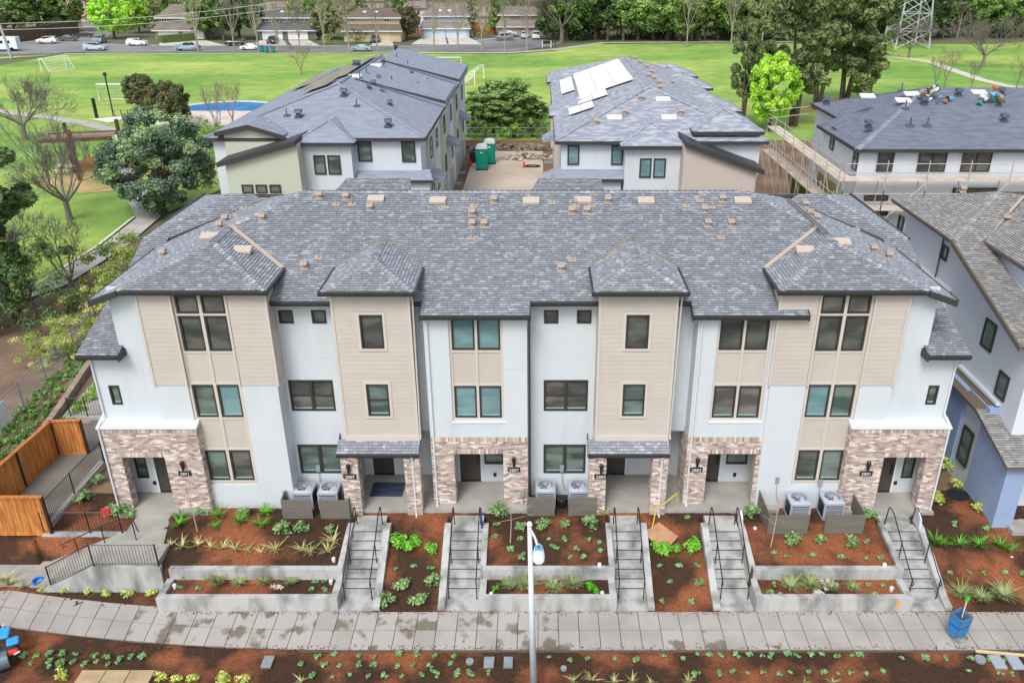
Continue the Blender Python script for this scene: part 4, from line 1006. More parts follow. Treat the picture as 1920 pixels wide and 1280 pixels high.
def screen(x0, x1, y, z0, lab, ret=None, rl=.9):
    off = (x0, y, z0); t = thing('privacy_screen', lab, 'screen', off, group='grey slatted screens round the air conditioners')
    for k in range(7):
        z = z0 + k*.125; MB(off).box(x0, x1, y, y+.022, z, z+.118).build('slat', SCR, t)
        if ret: xx = x0 if ret == 'l' else x1-.022; MB(off).box(xx, xx+.022, y+.024, y+rl, z, z+.118).build('slat', SCR, t)
    for x in (x0+.02, x1-.09): MB(off).box(x, x+.07, y+.024, y+.09, z0-.1, z0+.86).build('post', SCR, t)
screen(-9.88, -8.72, 26.08, 1.2, 'grey slatted screen with a left return, below the left bay', 'l', .75)
screen(-8.42, -7.28, 26.08, 1.2, 'grey slatted screen with a right return, beside the left tower porch', 'r', .75)
screen(-.45, .62, 26.25, 1.2, 'grey slatted screen left of the black drum', 'l', .5); screen(1.15, 2.25, 26.25, 1.2, 'grey slatted screen right of the black drum', 'r', .5)
screen(8.6, 10.1, 25.15, 1.2, 'grey slatted screen with a long left return, right of the leaning board', 'l', 1.7); screen(10.72, 12.2, 25.15, 1.2, 'grey slatted screen with a long right return, before the last porch', 'r', 1.4)
t = MB((.9, 26.9, 1.2)).lathe((.9, 26.9, 1.2), [(.2, 0), (.22, .35), (.2, .38), (.0, .38)], 14).build('drum', BLACKM); t.location = (.9, 26.9, 1.2); tag(t, 'small black drum between the two middle air conditioners', 'drum')
# door mat
tag(MB().box(-6.75, -5.45, 27.3, 28.25, 1.36, 1.385).build('door_mat', mat('navy_mat', '#232c44', .9, '#44506c', 5, stretch=(.3, 3, 1))), 'dark blue door mat in the left tower porch', 'mat')
# ================================================================ neighbour on the right
def Xp(u, v, x):
    r = ray(u, v); t = x / r[0]; return Vector((x, r[1]*t, H + r[2]*t))
NW = mat('cool_white_stucco', '#d6dce5', .9, '#ccd3de', 1.2, amt=.4, bump=.1, bscale=60)
NBL = mat('blue_stucco', '#95a9ca', .9, '#8a9ec2', 1.2, amt=.5, bump=.1, bscale=60)
BROWNF = mat('brown_fascia', '#6b6158', .6)
ON = (20.0, 33.0, 0.0)
NB = thing('neighbour_townhouse', 'pale blue-white townhouse with warm grey shingle roof at the right edge', 'building', ON)
x = 17.9
k = MB(ON)
def prof(y): return 10.15 if y > 32.9 else 10.15 - .3 * (32.9 - y)
k.prism([(x, 26.9, 1), (x, 32.9, 1), (x, 39, 1), (x, 39, 10.1), (x, 32.9, 10.1), (x, 26.9, prof(26.9)-.1)], (9, 0, 0)); k.build('side_wall', NW, NB)
k = MB(ON); k.box(18.85, 24.5, 25.2, 33.5, 4.4, 10.0); k.build('bay_wall', NW, NB)
k = MB(ON); k.box(17.35, 17.9, 29.5, 31.2, 1, 5.0); k.box(17.5, 17.9, 27.9, 29.5, 1, 5); k.build('blue_wall', NBL, NB)
k = MB(ON); k.prism([(17.35, 25.7, 1), (17.35, 28.0, 1), (17.35, 28.0, 4.6), (17.35, 25.7, 3.9)], (.5, 0, 0)); k.box(17.85, 18.1, 25.7, 26.9, 1, 3.9); k.build('blue_pillar', NBL, NB)
k = MB(ON); k.box(17.48, 17.5, 28.0, 29.5, 1, 4.7); k.build('pale_panel', NW, NB)
def side_win(u0, v0, u1, v1, x, w=None, gl=12):
    a = Xp(u0, v0, x); b = Xp(u1, v1, x); y0, y1 = sorted((a.y, b.y)); z0, z1 = sorted((a.z, b.z))
    window(NB, (x, y1, z0), (0,-1,0), (-1,0,0), y1-y0, z1-z0, ON, gl=gl, back=.03, lift=.03, fw=.07)
def sw(y0, y1, z0, z1, x, gl=12): window(NB, (x-.04, y1, z0), (0,-1,0), (-1,0,0), y1-y0, z1-z0, ON, gl=gl, back=.03, lift=.03, fw=.07)
for uc, vt, vb, hw in ((1690, 400, 438, .3), (1772, 456, 491, .3), (1855, 592, 664, .42), (1880, 690, 756, .36)):
    c = Xp(uc, (vt+vb)/2, 17.9); hz = abs(Xp(uc, vt, 17.9).z - Xp(uc, vb, 17.9).z) / 2 * .85
    sw(c.y-hw, c.y+hw, c.z-hz, c.z+hz, 17.9)
sw(28.35, 29.15, 2.0, 3.6, 17.42)
NR = [[(17.2,32.9,10.2),(20.4,36.1,11.4),(17.2,39.3,10.2)],
      [(17.2,26.6,8.3),(18.6,26.6,8.3),(18.6,32.9,10.2),(17.2,32.9,10.2)],
      [(17.2,32.9,10.2),(18.5,32.9,10.2),(21.8,36.4,11.35),(20.4,36.1,11.4)],
      [(18.5,24.5,10.2),(24.6,24.5,12.0),(24.6,33.8,12.0),(21.6,36.0,11.1),(18.5,32.8,10.2)],
      [(20.4,36.1,11.4),(28,36.1,11.35),(28,40,9.9),(17.2,39.3,10.2)]]
k = MB(ON)
for p in NR: k.slab(p, .1)
nr_ = k.build('roof', mat('roof_deck', '#55524f', .9), NB); lay_shingles(nr_, NR, PAL_WARM, .118, .19, 10.2, 60, ON)
caps(nr_, (17.2,32.9,10.22), (20.4,36.1,11.42), PAL_WARM, ON); 
v_ = MB(ON); v_.poly([(18.45,32.75,10.26),(18.6,32.9,10.26),(21.9,36.3,11.3),(21.7,36.35,11.3)]); v_.build('valley_flashing', mat('tan_flashing', '#b5a595', .6), NB)
gutter(NB, (17.2, 39.3, 10.2), (17.2, 32.9, 10.2), ON, m=BROWNF)
gutter(NB, (18.5, 32.8, 10.2), (18.5, 24.5, 10.2), ON, m=BROWNF)
k = MB(ON); k.prism([(17.14,32.9,10.2),(17.14,26.6,8.3),(17.14,26.6,8.1),(17.14,32.9,10.0)], (.06,0,0)); k.build('barge_board', BROWNF, NB)
# skirt roofs
k = MB(ON); sk_ = [[(17.1,25.4,4.0),(18.8,25.4,4.0),(18.8,28.2,4.85),(17.1,28.2,4.85)]]
k.slab(sk_[0], .12); s_ = k.build('skirt_roof', BROWNF, NB); lay_shingles(s_, sk_, PAL_WARM, .118, .19, 4, 0, ON)
k = MB(ON); p = [(17.1,28.2,4.87),(17.9,28.2,5.1),(17.9,31.3,5.1),(17.1,31.3,4.87)]; k.slab(p, .14); s_ = k.build('skirt_roof', BROWNF, NB)
k = MB(ON); k.box(17.72, 17.92, 28.0, 31.3, 5.12, 5.25); k.build('flashing', SMOOTHW, NB)
k = MB(ON); p = [(16.35,33.4,7.25),(17.3,33.4,7.6),(17.3,37.6,7.6),(16.35,37.6,7.25)]; k.slab(p, .2); s_ = k.build('skirt_roof', BROWNF, NB); lay_shingles(s_, [[(a,b,c+.01) for a,b,c in p]], PAL_WARM, .118, .19, 4, 0, ON)
k = MB(ON); k.prism([(17.3,33.35,7.55),(17.9,33.35,7.75),(17.9,37.7,7.75),(17.3,37.7,7.55)], (0,0,.1)); k.build('flashing', SMOOTHW, NB)
k = MB(ON); k.box(17.0,17.9,33.6,37.4,1,7.35); k.build('side_wall', NW, NB)
pipe(NB, [(17.82,34.9,10.0),(17.82,34.9,7.8)], ON, mat('dark_pipe', '#5d6166', .5), .04); pipe(NB, [(18.9,25.9,10.0),(18.8,25.9,4.9)], ON, SMOOTHW, .035)
k = MB(ON); k.box(18.15, 21, 26.95, 27.0, 1.3, 3.7); k.build('garage_door', DOORM, NB)
k = MB(ON); k.box(17.95, 21, 25.3, 27, 1, 1.2); k.build('porch_slab', CONC, NB)
hood((19.6,37.6,11.0), root=NB, off=ON); hood((20.6,33.4,10.95), root=NB, off=ON); stack((20.0,34.2,10.8), root=NB, off=ON)
for u, v in ((1342, 0),): pass
tag(MB().lathe((16.9,27.6,1.2), [(.42,-.1),(.42,.07),(.36,.08),(.34,.04),(0,.035)], 20).build('drain_pipe', mat('black_plastic', '#23272b', .6)), 'round black drain inlet in the soil between the two townhouses', 'drain')

# ================================================================ two rear buildings and the scaffolded one
SLATE = mat('slate_roof', '#7f8797', .9, '#9298a6', 2.2, detail=9, amt=.9, bump=.5, bscale=14, stretch=(.5, 1, 3))
SLATE2 = mat('slate_roof_mottled', '#888e9b', .9, '#a8adb7', 2.6, detail=9, amt=1, bump=.5, bscale=14, stretch=(.5, 1, 3), contrast=(.45, .6))
GREENW = mat('sage_siding', '#b9bfae', .8); TAUPEW = mat('taupe_siding', '#beb2a8', .8)
def eaves(root, off, pts, h=.22, m=FASCIA):
    for i in range(len(pts)-1):
        a, b = Vector(pts[i]), Vector(pts[i+1]); d = (b-a); n = Vector((d.y, -d.x, 0)).normalized() * .04
        MB(off)._add([a, b, b+n, a+n, a-Vector((0,0,h)), b-Vector((0,0,h)), b+n-Vector((0,0,h)), a+n-Vector((0,0,h))],
                     [(0,1,2,3),(7,6,5,4),(3,2,6,7),(0,4,5,1),(1,5,6,2),(0,3,7,4)]).build('fascia', m, root)
def wnd(root, off, px, y, gl=12, style='single', lift=.04):
    a = Yp(px[0], px[3], y); b = Yp(px[2], px[1], y); x0, x1 = sorted((Yp(px[0], (px[1]+px[3])/2, y).x, Yp(px[2], (px[1]+px[3])/2, y).x))
    return window(root, (x0, y-.02, a.z), (1,0,0), (0,-1,0), x1-x0, b.z-a.z, off, style, gl=gl, back=.0, lift=.05, fw=.09)
def rear_building(label, cx, hw, y0, yr0, yr1, y1, ze, zr, siding_m, roof_m, out, y_bay, bay_u, flip):
    """out: +1 when the sloping side wing lies to the left"""
    off = (cx, y0, 0); T = thing('rear_townhouse', label, 'building', off)
    xl, xr = cx-hw, cx+hw
    MB(off).box(xl+.4, xr-.4, y0+.4, y1-.4, .9, ze-.05).build('wall', WHITE, T)
    rf = MB(off)
    A, B, Cc, D = (xl,y0,ze), (xr,y0,ze), (xr,y1,ze), (xl,y1,ze); R0, R1 = (cx,yr0,zr), (cx,yr1,zr)
    for p in ([A,B,R0], [B,Cc,R1,R0], [Cc,D,R1], [D,A,R0,R1]): rf.slab(p, .12)
    roof = rf.build('roof', roof_m, T); eaves(T, off, [A, B, Cc, D, A])
    for a in (A, B): MB(off).tube([Vector(a)+Vector((0,0,.03)), Vector(R0)+Vector((0,0,.05))], .09, 4).build('hip_ridge', roof_m, T)
    MB(off).tube([Vector(R0)+Vector((0,0,.04)), Vector(R1)+Vector((0,0,.04))], .09, 4).build('ridge', roof_m, T)
    return T, off, xl, xr, roof
RLB, ol, xl, xr, roofL = rear_building('rear townhouse block on the left, smooth blue-grey roof and sage green walls', -15.0, 7.4, 55.9, 64.2, 83.5, 91, 9.8, 12.1, GREENW, SLATE, 1, 55, 0, 0)
def zr_(x, T=0): return 0
# front details of the left block
yw = 56.3; Wc = lambda u, v, y: Yp(u, v, y)
for px in ((671,264,697,303), (753,265,779,304)): wnd(RLB, ol, px, yw)
def hipbox(root, off, u0, u1, y, ve, ym, wallm, roofm, zb=1.0, pitch=.42, wu0=None, wu1=None, back=3):
    a = Yp(u0, ve, y); b = Yp(u1, ve, y); z = (a.z+b.z)/2; hw = (b.x-a.x)/2; c = (a.x+b.x)/2
    pk = (c, y+hw, z+pitch*hw); bk = (c, y+hw+back, z+pitch*hw)
    k = MB(off)
    for p in ([(a.x,y,z),(b.x,y,z),pk], [(b.x,y,z),(b.x,y+hw+back,z),bk,pk], [(a.x,y+hw+back,z),(a.x,y,z),pk,bk]): k.slab(p, .1)
    k.build('bay_roof', roofm, root); eaves(root, off, [(a.x,y+3,z),(a.x,y,z),(b.x,y,z),(b.x,y+3,z)])
    for q in ((a.x,y,z),(b.x,y,z)): MB(off).tube([Vector(q), Vector(pk)+Vector((0,0,.04))], .08, 4).build('hip_ridge', roofm, root)
    MB(off).box(a.x+.35, b.x-.35, y+.4, y+5, zb, z-.08).build('bay_wall', wallm, root); return a, b, z
a, b, zb_ = hipbox(RLB, ol, 548, 664, 54.9, 268, 0, WHITE, SLATE, pitch=.5)
for px in ((589,291,611,327), (615,291,639,327)): wnd(RLB, ol, px, 55.3)
def slant(root, off, pts, y, depth, wallm, zb=1.0, th=.3, over=.45):
    """side wing wall with a sloping roof: pts two pixels (low, high) of the fascia top"""
    p = Yp(*pts[0], y); q = Yp(*pts[1], y)
    lo, hi = (p, q); k = MB(off)
    s = 1 if hi.x > lo.x else -1
    k.prism([(lo.x, y, lo.z), (hi.x, y, hi.z), (hi.x, y, hi.z-th), (lo.x, y, lo.z-th)][::s], (0, depth, 0)); k.build('wing_roof', FASCIA, root)
    k = MB(off); x0 = lo.x + s*over; z0 = lo.z + (hi.z-lo.z)*over/abs(hi.x-lo.x)
    k.prism([(x0, y+.35, zb), (hi.x, y+.35, zb), (hi.x, y+.35, hi.z-th), (x0, y+.35, z0-th)][::s], (0, depth-.4, 0)); k.build('wing_wall', wallm, root); return lo, hi
lo, hi = slant(RLB, ol, ((405,306), (552,264)), 53.6, 3.5, GREENW)
for u in (455, 481, 507): wnd(RLB, ol, (u-1, 346, u+20, 362), 53.94, gl=13)
# upper sage gable
g0, g1, g2 = Yp(401,248,55.6), Yp(463,234,55.6), Yp(532,254,55.6)
k = MB(ol); k.prism([tuple(g0), tuple(g1), (g1.x, g1.y, g1.z-.3), (g0.x, g0.y, g0.z-.3)], (0,6,0)); k.prism([tuple(g1), tuple(g2), (g2.x,g2.y,g2.z-.3), (g1.x,g1.y,g1.z-.3)], (0,6,0)); k.build('gable_roof', SLATE, RLB)
k = MB(ol); k.prism([(g0.x+.5, 55.9, 2), (g2.x+.6, 55.9, 2), (g2.x+.6, 55.9, g2.z-.3), (g1.x, 55.9, g1.z-.3), (g0.x+.5, 55.9, g0.z-.2)], (0,5,0)); k.build('gable_wall', GREENW, RLB)
for (p, q) in ((g0, g1), (g1, g2)):
    k = MB(ol); k.prism([tuple(p), tuple(q), (q.x,q.y,q.z-.28), (p.x,p.y,p.z-.28)], (0,-.06,0)); k.build('barge_board', FASCIA, RLB)
def skirt(root, off, u0, u1, v0, y, x=None):
    p, q = Yp(u0, v0, y-.9), Yp(u1, v0, y-.9); k = MB(off); z = p.z
    k.slab([(p.x, y-.9, z), (q.x, y-.9, z), (q.x-.3, y+.1, z+.5), (p.x+.1, y+.1, z+.5)], .15); k.build('skirt_roof', SLATE, root); eaves(root, off, [(p.x,y-.9,z),(q.x,y-.9,z)], .18)
    MB(off).box(p.x+.3, q.x-.3, y-.6, y+.1, 1, z-.1).build('lower_wall', WHITE, root)
skirt(RLB, ol, 665, 812, 338, 56.3)
# alley side of the left block: raised roof sections, coloured bays, windows
def zs(x): return 9.8 + (12.1-9.8) * (xr - x) / 7.4
for ya, yb, lf in ((68.0, 77.0, .55), (80.5, 91, .55)):
    k = MB(ol); k.prism([(-14.6, ya, 12.05), (xr+.15, ya, 9.8), (xr+.15, ya, 9.8+lf)], (0, yb-ya, 0)); k.build('raised_roof', SLATE, RLB)
    k = MB(ol); k.prism([(-14.6, ya-.05, 12.06), (xr+.15, ya-.05, 9.75+lf), (xr+.15, ya-.05, 9.55+lf)], (0, .05, 0)); k.build('barge_board', FASCIA, RLB)
for ya, yb, m in ((59, 61.5, GREENW), (62.5, 65, WHITE), (68, 71.5, GREENW), (73.5, 76.5, WHITE), (79, 83, GREENW), (85, 90, WHITE)):
    MB(ol).box(xr-.45, xr-.15, ya, yb, 3.6, 9.6).build('side_bay', m, RLB)
    window(RLB, (xr-.14, ya+.4, 7.6), (0,1,0), (1,0,0), 1.2, 1.4, ol, gl=11, back=0, lift=.04, fw=.08); window(RLB, (xr-.14, ya+.4, 4.4), (0,1,0), (1,0,0), 1.2, 1.4, ol, gl=12, back=0, lift=.04, fw=.08)
for ya in (58, 70, 82):
    k = MB(ol); k.prism([(xr-.3, ya, 6.9), (xr+.9, ya, 6.4), (xr+.9, ya, 6.2), (xr-.3, ya, 6.3)], (0, 2.2, 0)); k.build('side_canopy', SLATE, RLB)
for ya in (57.5, 62, 69, 74, 80, 86): MB(ol).box(xr-.42, xr-.36, ya, ya+3.2, 1.0, 3.2).build('garage_door', mat('garage_grey', '#a9adb2', .7), RLB)
VB = mat('blue_grey_vent', '#4a5566', .5); PALEV = mat('white_vent', '#dfe0e2', .5)
def on_plane(u, v, P0, n):
    r = Vector(ray(u, v)); o = Vector((0, 0, H)); t = (Vector(P0)-o).dot(n) / r.dot(n); return o + r*t
nR = Vector((2.3, 0, 7.4)).normalized(); nF = Vector((0, -2.3, 8.3)).normalized(); nL = Vector((-2.3, 0, 7.4)).normalized()
for u, v in ((700,160),(692,167),(710,150),(665,122),(672,122),(718,118),(731,198),(809,192),(782,164),(772,140),(832,135)): hood(on_plane(u, v, (xr,70,9.8), nR), root=RLB, off=ol, m=VB, s=1.2)
for u, v in ((675,150),(688,140),(716,172),(720,128),(735,155),(744,110),(765,125),(802,158)): stack(on_plane(u, v, (xr,70,9.8), nR), root=RLB, off=ol, m=VB, s=1.4)
for u, v in ((645,180),(560,220),(728,238)): hood(on_plane(u, v, (-15,55.9,9.8), nF), root=RLB, off=ol, m=VB, s=1.6, sl=(0,.28))
for u, v in ((538,218),(669,200)): stack(on_plane(u, v, (-15,55.9,9.8), nF), root=RLB, off=ol, m=VB, s=1.3)
for u, v in ((490,233),(665,145),(704,125)): skyl(on_plane(u, v, (-15,55.9,9.8), nF) if u < 500 else on_plane(u, v, (xr,70,9.8), nR), root=RLB, off=ol, w=.5, d=.3, sl=.28, m=PALEV)
PVB = mat('solar_panel_reflection', '#96907f', .3, spec=.5, coat=.4); PVG = mat('solar_panel_glare', '#f0eeea', .3)  # sky reflection and glare are painted into these panel colours
def panels(root, off, xa, xb, ya, yb, z_of, s, m, n_y, n_x=2):
    """solar panels on a side slope between y ya..yb"""
    for i in range(n_y):
        for j in range(n_x):
            y0 = ya + (yb-ya)*i/n_y; y1 = ya + (yb-ya)*(i+1)/n_y - .04; x0 = xa + (xb-xa)*j/n_x; x1 = xa + (xb-xa)*(j+1)/n_x - math.copysign(.04, xb-xa)
            k = MB(off); k.prism([(x0,y0,z_of(x0)+.16),(x1,y0,z_of(x1)+.16),(x1,y1,z_of(x1)+.16),(x0,y1,z_of(x0)+.16)], (0,0,.05)); k.build('solar_panel', m, root)
zL = lambda x: 9.8 + 2.3*(x - xl)/7.4
panels(RLB, ol, -15.6, -19.4, 70, 84, zL, -1, PVB, 7, 2); panels(RLB, ol, -16.2, -18.2, 65.5, 69.5, zL, -1, PVB, 2, 1); panels(RLB, ol, -18.6, -21.6, 74, 82, zL, -1, PVB, 4, 1)
# right block
RRB, orr, xl2, xr2, roofR = rear_building('rear townhouse block on the right with pale solar panels and taupe walls', 8.1, 7.0, 54.8, 62.6, 82.5, 90, 9.8, 12.1, TAUPEW, SLATE2, -1, 54, 0, 1)
yw = 55.2
for px in ((1064,272,1086,309), (1146,272,1168,309)): wnd(RRB, orr, px, yw, gl=11)
hipbox(RRB, orr, 1164, 1290, 53.8, 274, 0, WHITE, SLATE2, pitch=.5)
for px in ((1199,297,1221,333), (1225,297,1248,333)): wnd(RRB, orr, px, 54.2, gl=11)
slant(RRB, orr, ((1434,320), (1286,266)), 52.6, 3.4, TAUPEW)
for u in (1338, 1365): k = MB(orr); p = Yp(u, 350, 52.9); k.box(p.x, p.x+.8, 52.93, 52.97, p.z-.6, p.z+.3); k.build('wall_panel', TAUPEW, RRB)
hipbox(RRB, orr, 1300, 1433, 55.2, 247, 0, TAUPEW, SLATE2, pitch=.45)
skirt(RRB, orr, 1040, 1174, 336, 55.2)
zL2 = lambda x: 9.8 + 2.3*(x - xl2)/7.0
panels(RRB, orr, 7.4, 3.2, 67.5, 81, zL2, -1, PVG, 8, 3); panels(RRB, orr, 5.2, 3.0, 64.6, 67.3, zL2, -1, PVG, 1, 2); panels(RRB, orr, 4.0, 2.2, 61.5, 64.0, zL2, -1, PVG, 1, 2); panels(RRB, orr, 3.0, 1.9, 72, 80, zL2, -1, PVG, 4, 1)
def side_hip(root, off, x_out, yc, hw, z, s, m, reach=4.0):
    """hipped dormer roof on the side slope; s = +1 towards +x"""
    k = MB(off); xi = x_out - s*hw; pk = (xi, yc, z+.4*hw); bk = (x_out - s*reach, yc, z+.4*hw)
    a, b = (x_out, yc-hw, z), (x_out, yc+hw, z); a2, b2 = (x_out-s*reach, yc-hw, z), (x_out-s*reach, yc+hw, z)
    for p in ([a, b, pk], [a, pk, bk, a2], [b, b2, bk, pk]):
        n = (Vector(p[1])-Vector(p[0])).cross(Vector(p[2])-Vector(p[0])); k.slab(p if n.z > 0 else p[::-1], .1)
    k.build('side_roof', m, root); eaves(root, off, [a2, a, b, b2] if s > 0 else [b2, b, a, a2]); MB(off).box(*sorted((x_out-s*.4, x_out-s*reach)), yc-hw+.3, yc+hw-.3, 3.6, z-.1).build('side_bay', GREENW if root is RLB else TAUPEW, root)
for yc in (66, 84): side_hip(RRB, orr, xl2-.3, yc, 2.3, 9.9, -1, SLATE2, 4.6)
for yc in (68, 80, 88): side_hip(RRB, orr, xr2+.7, yc, 2.4, 9.9, 1, SLATE2)
for yc in (58, 72): k = MB(orr); k.prism([(xl2+.3,yc,6.9),(xl2-.8,yc,6.4),(xl2-.8,yc,6.2),(xl2+.3,yc,6.3)], (0,2.2,0)); k.build('side_canopy', SLATE2, RRB)
nR2 = Vector((2.3, 0, 7.0)).normalized(); nF2 = Vector((0, -2.3, 7.8)).normalized()
for u, v in ((1190,112),(1200,120),(1213,128),(1221,138),(1226,150),(1236,158),(1238,168),(1251,130),(1262,158),(1280,140),(1303,180),(1216,145)): hood(on_plane(u, v, (xr2,70,9.8), nR2), root=RRB, off=orr, m=VENTM, s=1.1)
for u, v in ((1118,233),(1202,188),(1276,215),(1172,215)): hood(on_plane(u, v, (8,54.8,9.8), nF2), root=RRB, off=orr, m=VENTM, s=1.3, sl=(0,.28))
for u, v in ((1152,222),(1243,188),(1254,222)): skyl(on_plane(u, v, (8,54.8,9.8), nF2), root=RRB, off=orr, w=.5, d=.3, sl=.28, m=PALEV)

# third building with scaffold
SLATE3 = mat('dark_slate_roof', '#626978', .9, '#757c8a', 2.2, detail=9, amt=.9, bump=.5, bscale=14, stretch=(.5, 1, 3))
TH3 = thing('unfinished_townhouse', 'white townhouse block wrapped in scaffolding, plain blue-grey roof with debris', 'building', (38, 53, 0)); o3 = (38, 53, 0)
MB(o3).box(20.5, 62, 52.9, 60.3, .9, 9.7).build('wall', WHITE, TH3); MB(o3).box(22.8, 62, 60.31, 69.5, .9, 9.7).build('wall', WHITE, TH3)
k = MB(o3); A, Bq, R0, R1 = (20.1,52.4,9.8), (63,52.4,9.8), (27.6,61.2,12.3), (63,61.2,12.3)
k.slab([A, Bq, R1, R0], .12); k.slab([(20.1,60.7,9.8), A, R0, (22.4,60.9,10.57)], .12); k.slab([(22.4,60.5,9.85),R0,(27.6,64.5,11.4),(22.4,69.8,9.85)], .12); k.slab([R0, R1, (63,70,9.8), (22.4,70,9.8)], .12)
k.build('roof', SLATE3, TH3); eaves(TH3, o3, [(20.1,60.7,9.8), A, Bq]); eaves(TH3, o3, [(22.4,69.8,9.85), (22.4,60.7,9.85)]); caps(TH3, A, R0, PAL_MAIN[:3], o3, w=.2, step=.4)
for px, st in (((1645,282,1675,322), 'hung'), ((1721,282,1774,322), 'hung2'), ((1803,282,1858,322), 'hung2')): wnd(TH3, o3, px, 52.86, gl=10, style=st)
for px in ((1600,277,1608,316), (1558,248,1564,272)):
    c = Xp((px[0]+px[2])/2, (px[1]+px[3])/2, 20.45); window(TH3, (20.46, c.y+.4, c.z-.75), (0,-1,0), (-1,0,0), .8, 1.5, o3, gl=12, back=.0, lift=.05)
for px in ((1620,366,1665,376), (1625,388,1665,404), (1786,352,1870,366)): wnd(TH3, o3, px, 52.86, gl=10)
SHEA = mat('yellow_sheathing', '#b49a62', .8, '#9aa35a', .5); OSB = mat('green_sheathing', '#76893a', .8)
for ya, yb, za, zb2, m in ((55.5, 60, 3.2, 6.6, SHEA), (61, 66, 1.2, 4.6, OSB), (54, 58.5, 1.0, 3.2, OSB)): MB(o3).box(20.42, 20.5, ya, yb, za, zb2).build('sheathing_panel', m, TH3)
for u, v in ((1697,205),(1706,237),(1738,237),(1690,172)): stack(on_plane(u, v, A, Vector((0,-2.5,8.8)).normalized()), root=TH3, off=o3, m=VB, s=1.5)
for u, v in ((1732,196),(1797,180),(1882,228),(1877,178),(1628,240),(1549,195)): hood(on_plane(u, v, A, Vector((0,-2.5,8.8)).normalized()), root=TH3, off=o3, m=VB, s=1.5)
for u, v in ((1626,182),(1693,190),(1709,178),(1835,175)): skyl(on_plane(u, v, A, Vector((0,-2.5,8.8)).normalized()), root=TH3, off=o3, w=.5, d=.3, sl=.28, m=PALEV)
# scaffold: every pole, plank and rail
SCF = thing('scaffold', 'pale plank scaffolding round the unfinished white townhouse', 'scaffold', (30, 52, 0)); os_ = (30, 52, 0)
PLK = mat('scaffold_plank', '#d6cabd', .85, '#c4b6a6', 1, rand=.08); POL = mat('scaffold_pole', '#c2b9b2', .5, metal=.3)
for zd, ya, yb in ((8.0, 51.4, 52.5), (6.1, 51.4, 52.5)):
    for i in range(14):
        x0 = 19.2 + i*2.6
        for j in range(3): MB(os_).box(x0, x0+2.57, ya+.35*j, ya+.35*j+.33, zd, zd+.06).build('plank', PLK, SCF)
        MB(os_).tube([(x0, ya, zd-2.9), (x0, ya, zd+1.3)], .035, 5).build('pole', POL, SCF); MB(os_).tube([(x0, yb, zd-2.9), (x0, yb, zd+.0)], .035, 5).build('pole', POL, SCF)
        for h in (.55, 1.1): MB(os_).tube([(x0, ya, zd+h), (x0+2.6, ya, zd+h)], .025, 4).build('guard_rail', POL, SCF)
        if i % 2: MB(os_).tube([(x0, ya, zd-2.8), (x0+2.6, ya, zd-.1)], .02, 4).build('brace', POL, SCF)
for zd in (7.95, 6.05):
    for i in range(7):
        y0 = 51.6 + i*2.6; xa = 18.95 - (8-zd)*.12
        for j in range(3): MB(os_).box(xa+.35*j, xa+.35*j+.33, y0, y0+2.57, zd, zd+.06).build('plank', PLK, SCF)
        MB(os_).tube([(xa, y0, zd-2.7), (xa, y0, zd+1.3)], .035, 5).build('pole', POL, SCF); MB(os_).tube([(xa+1.1, y0, zd-2.7), (xa+1.1, y0, zd)], .035, 5).build('pole', POL, SCF)
        for h in (.55, 1.1): MB(os_).tube([(xa, y0, zd+h), (xa, y0+2.6, zd+h)], .025, 4).build('guard_rail', POL, SCF)
        MB(os_).tube([(xa, y0, zd-2.6), (xa, y0+2.6, zd-.1)], .02, 4).build('brace', POL, SCF)
for zd, h in ((8.3, .3), (8.3, .9)): MB(os_).tube([(19,69.8,zd+h), (22.5,70.4,zd+h+.3)], .03, 4).build('guard_rail', POL, SCF)
# debris piles on that roof
def pile(u, v, lab, n, seed, r_=1.1):
    p = on_plane(u, v, A, Vector((0,-2.5,8.8)).normalized()); rr = random.Random(seed); t = thing('debris_pile', lab, 'debris', p)
    cols = ['#3f8f86', '#d8dcdc', '#8a5a35', '#5aa7c4', '#c79a6a', '#2f3334', '#e6e6e2', '#4d9c78', '#a8683a']
    for i in range(n):
        a = rr.uniform(0, 6.28); d = rr.uniform(0, r_); s = [rr.uniform(.12, .5), rr.uniform(.12, .5), rr.uniform(.05, .4)]; h = (1 - d/r_)*1.0
        MB().obox((d*math.cos(a)*1.3, d*math.sin(a)*.7 , h*rr.uniform(.3,1)+.15+d*math.sin(a)*.2), (s[0], s[1]*.7, s[2]*.5), rz=rr.uniform(0,3), rx=rr.uniform(-.6,.6), ry=rr.uniform(-.6,.6)).build('scrap', mat('scrap'+cols[i % 9], cols[i % 9], .7), t)
pile(1750, 188, 'bigger pile of teal, white and brown scraps near the hip of the far roof', 38, 3, .95); pile(1860, 196, 'smaller scrap pile with blue bags on the far roof, right of the bigger one', 28, 8, .8)

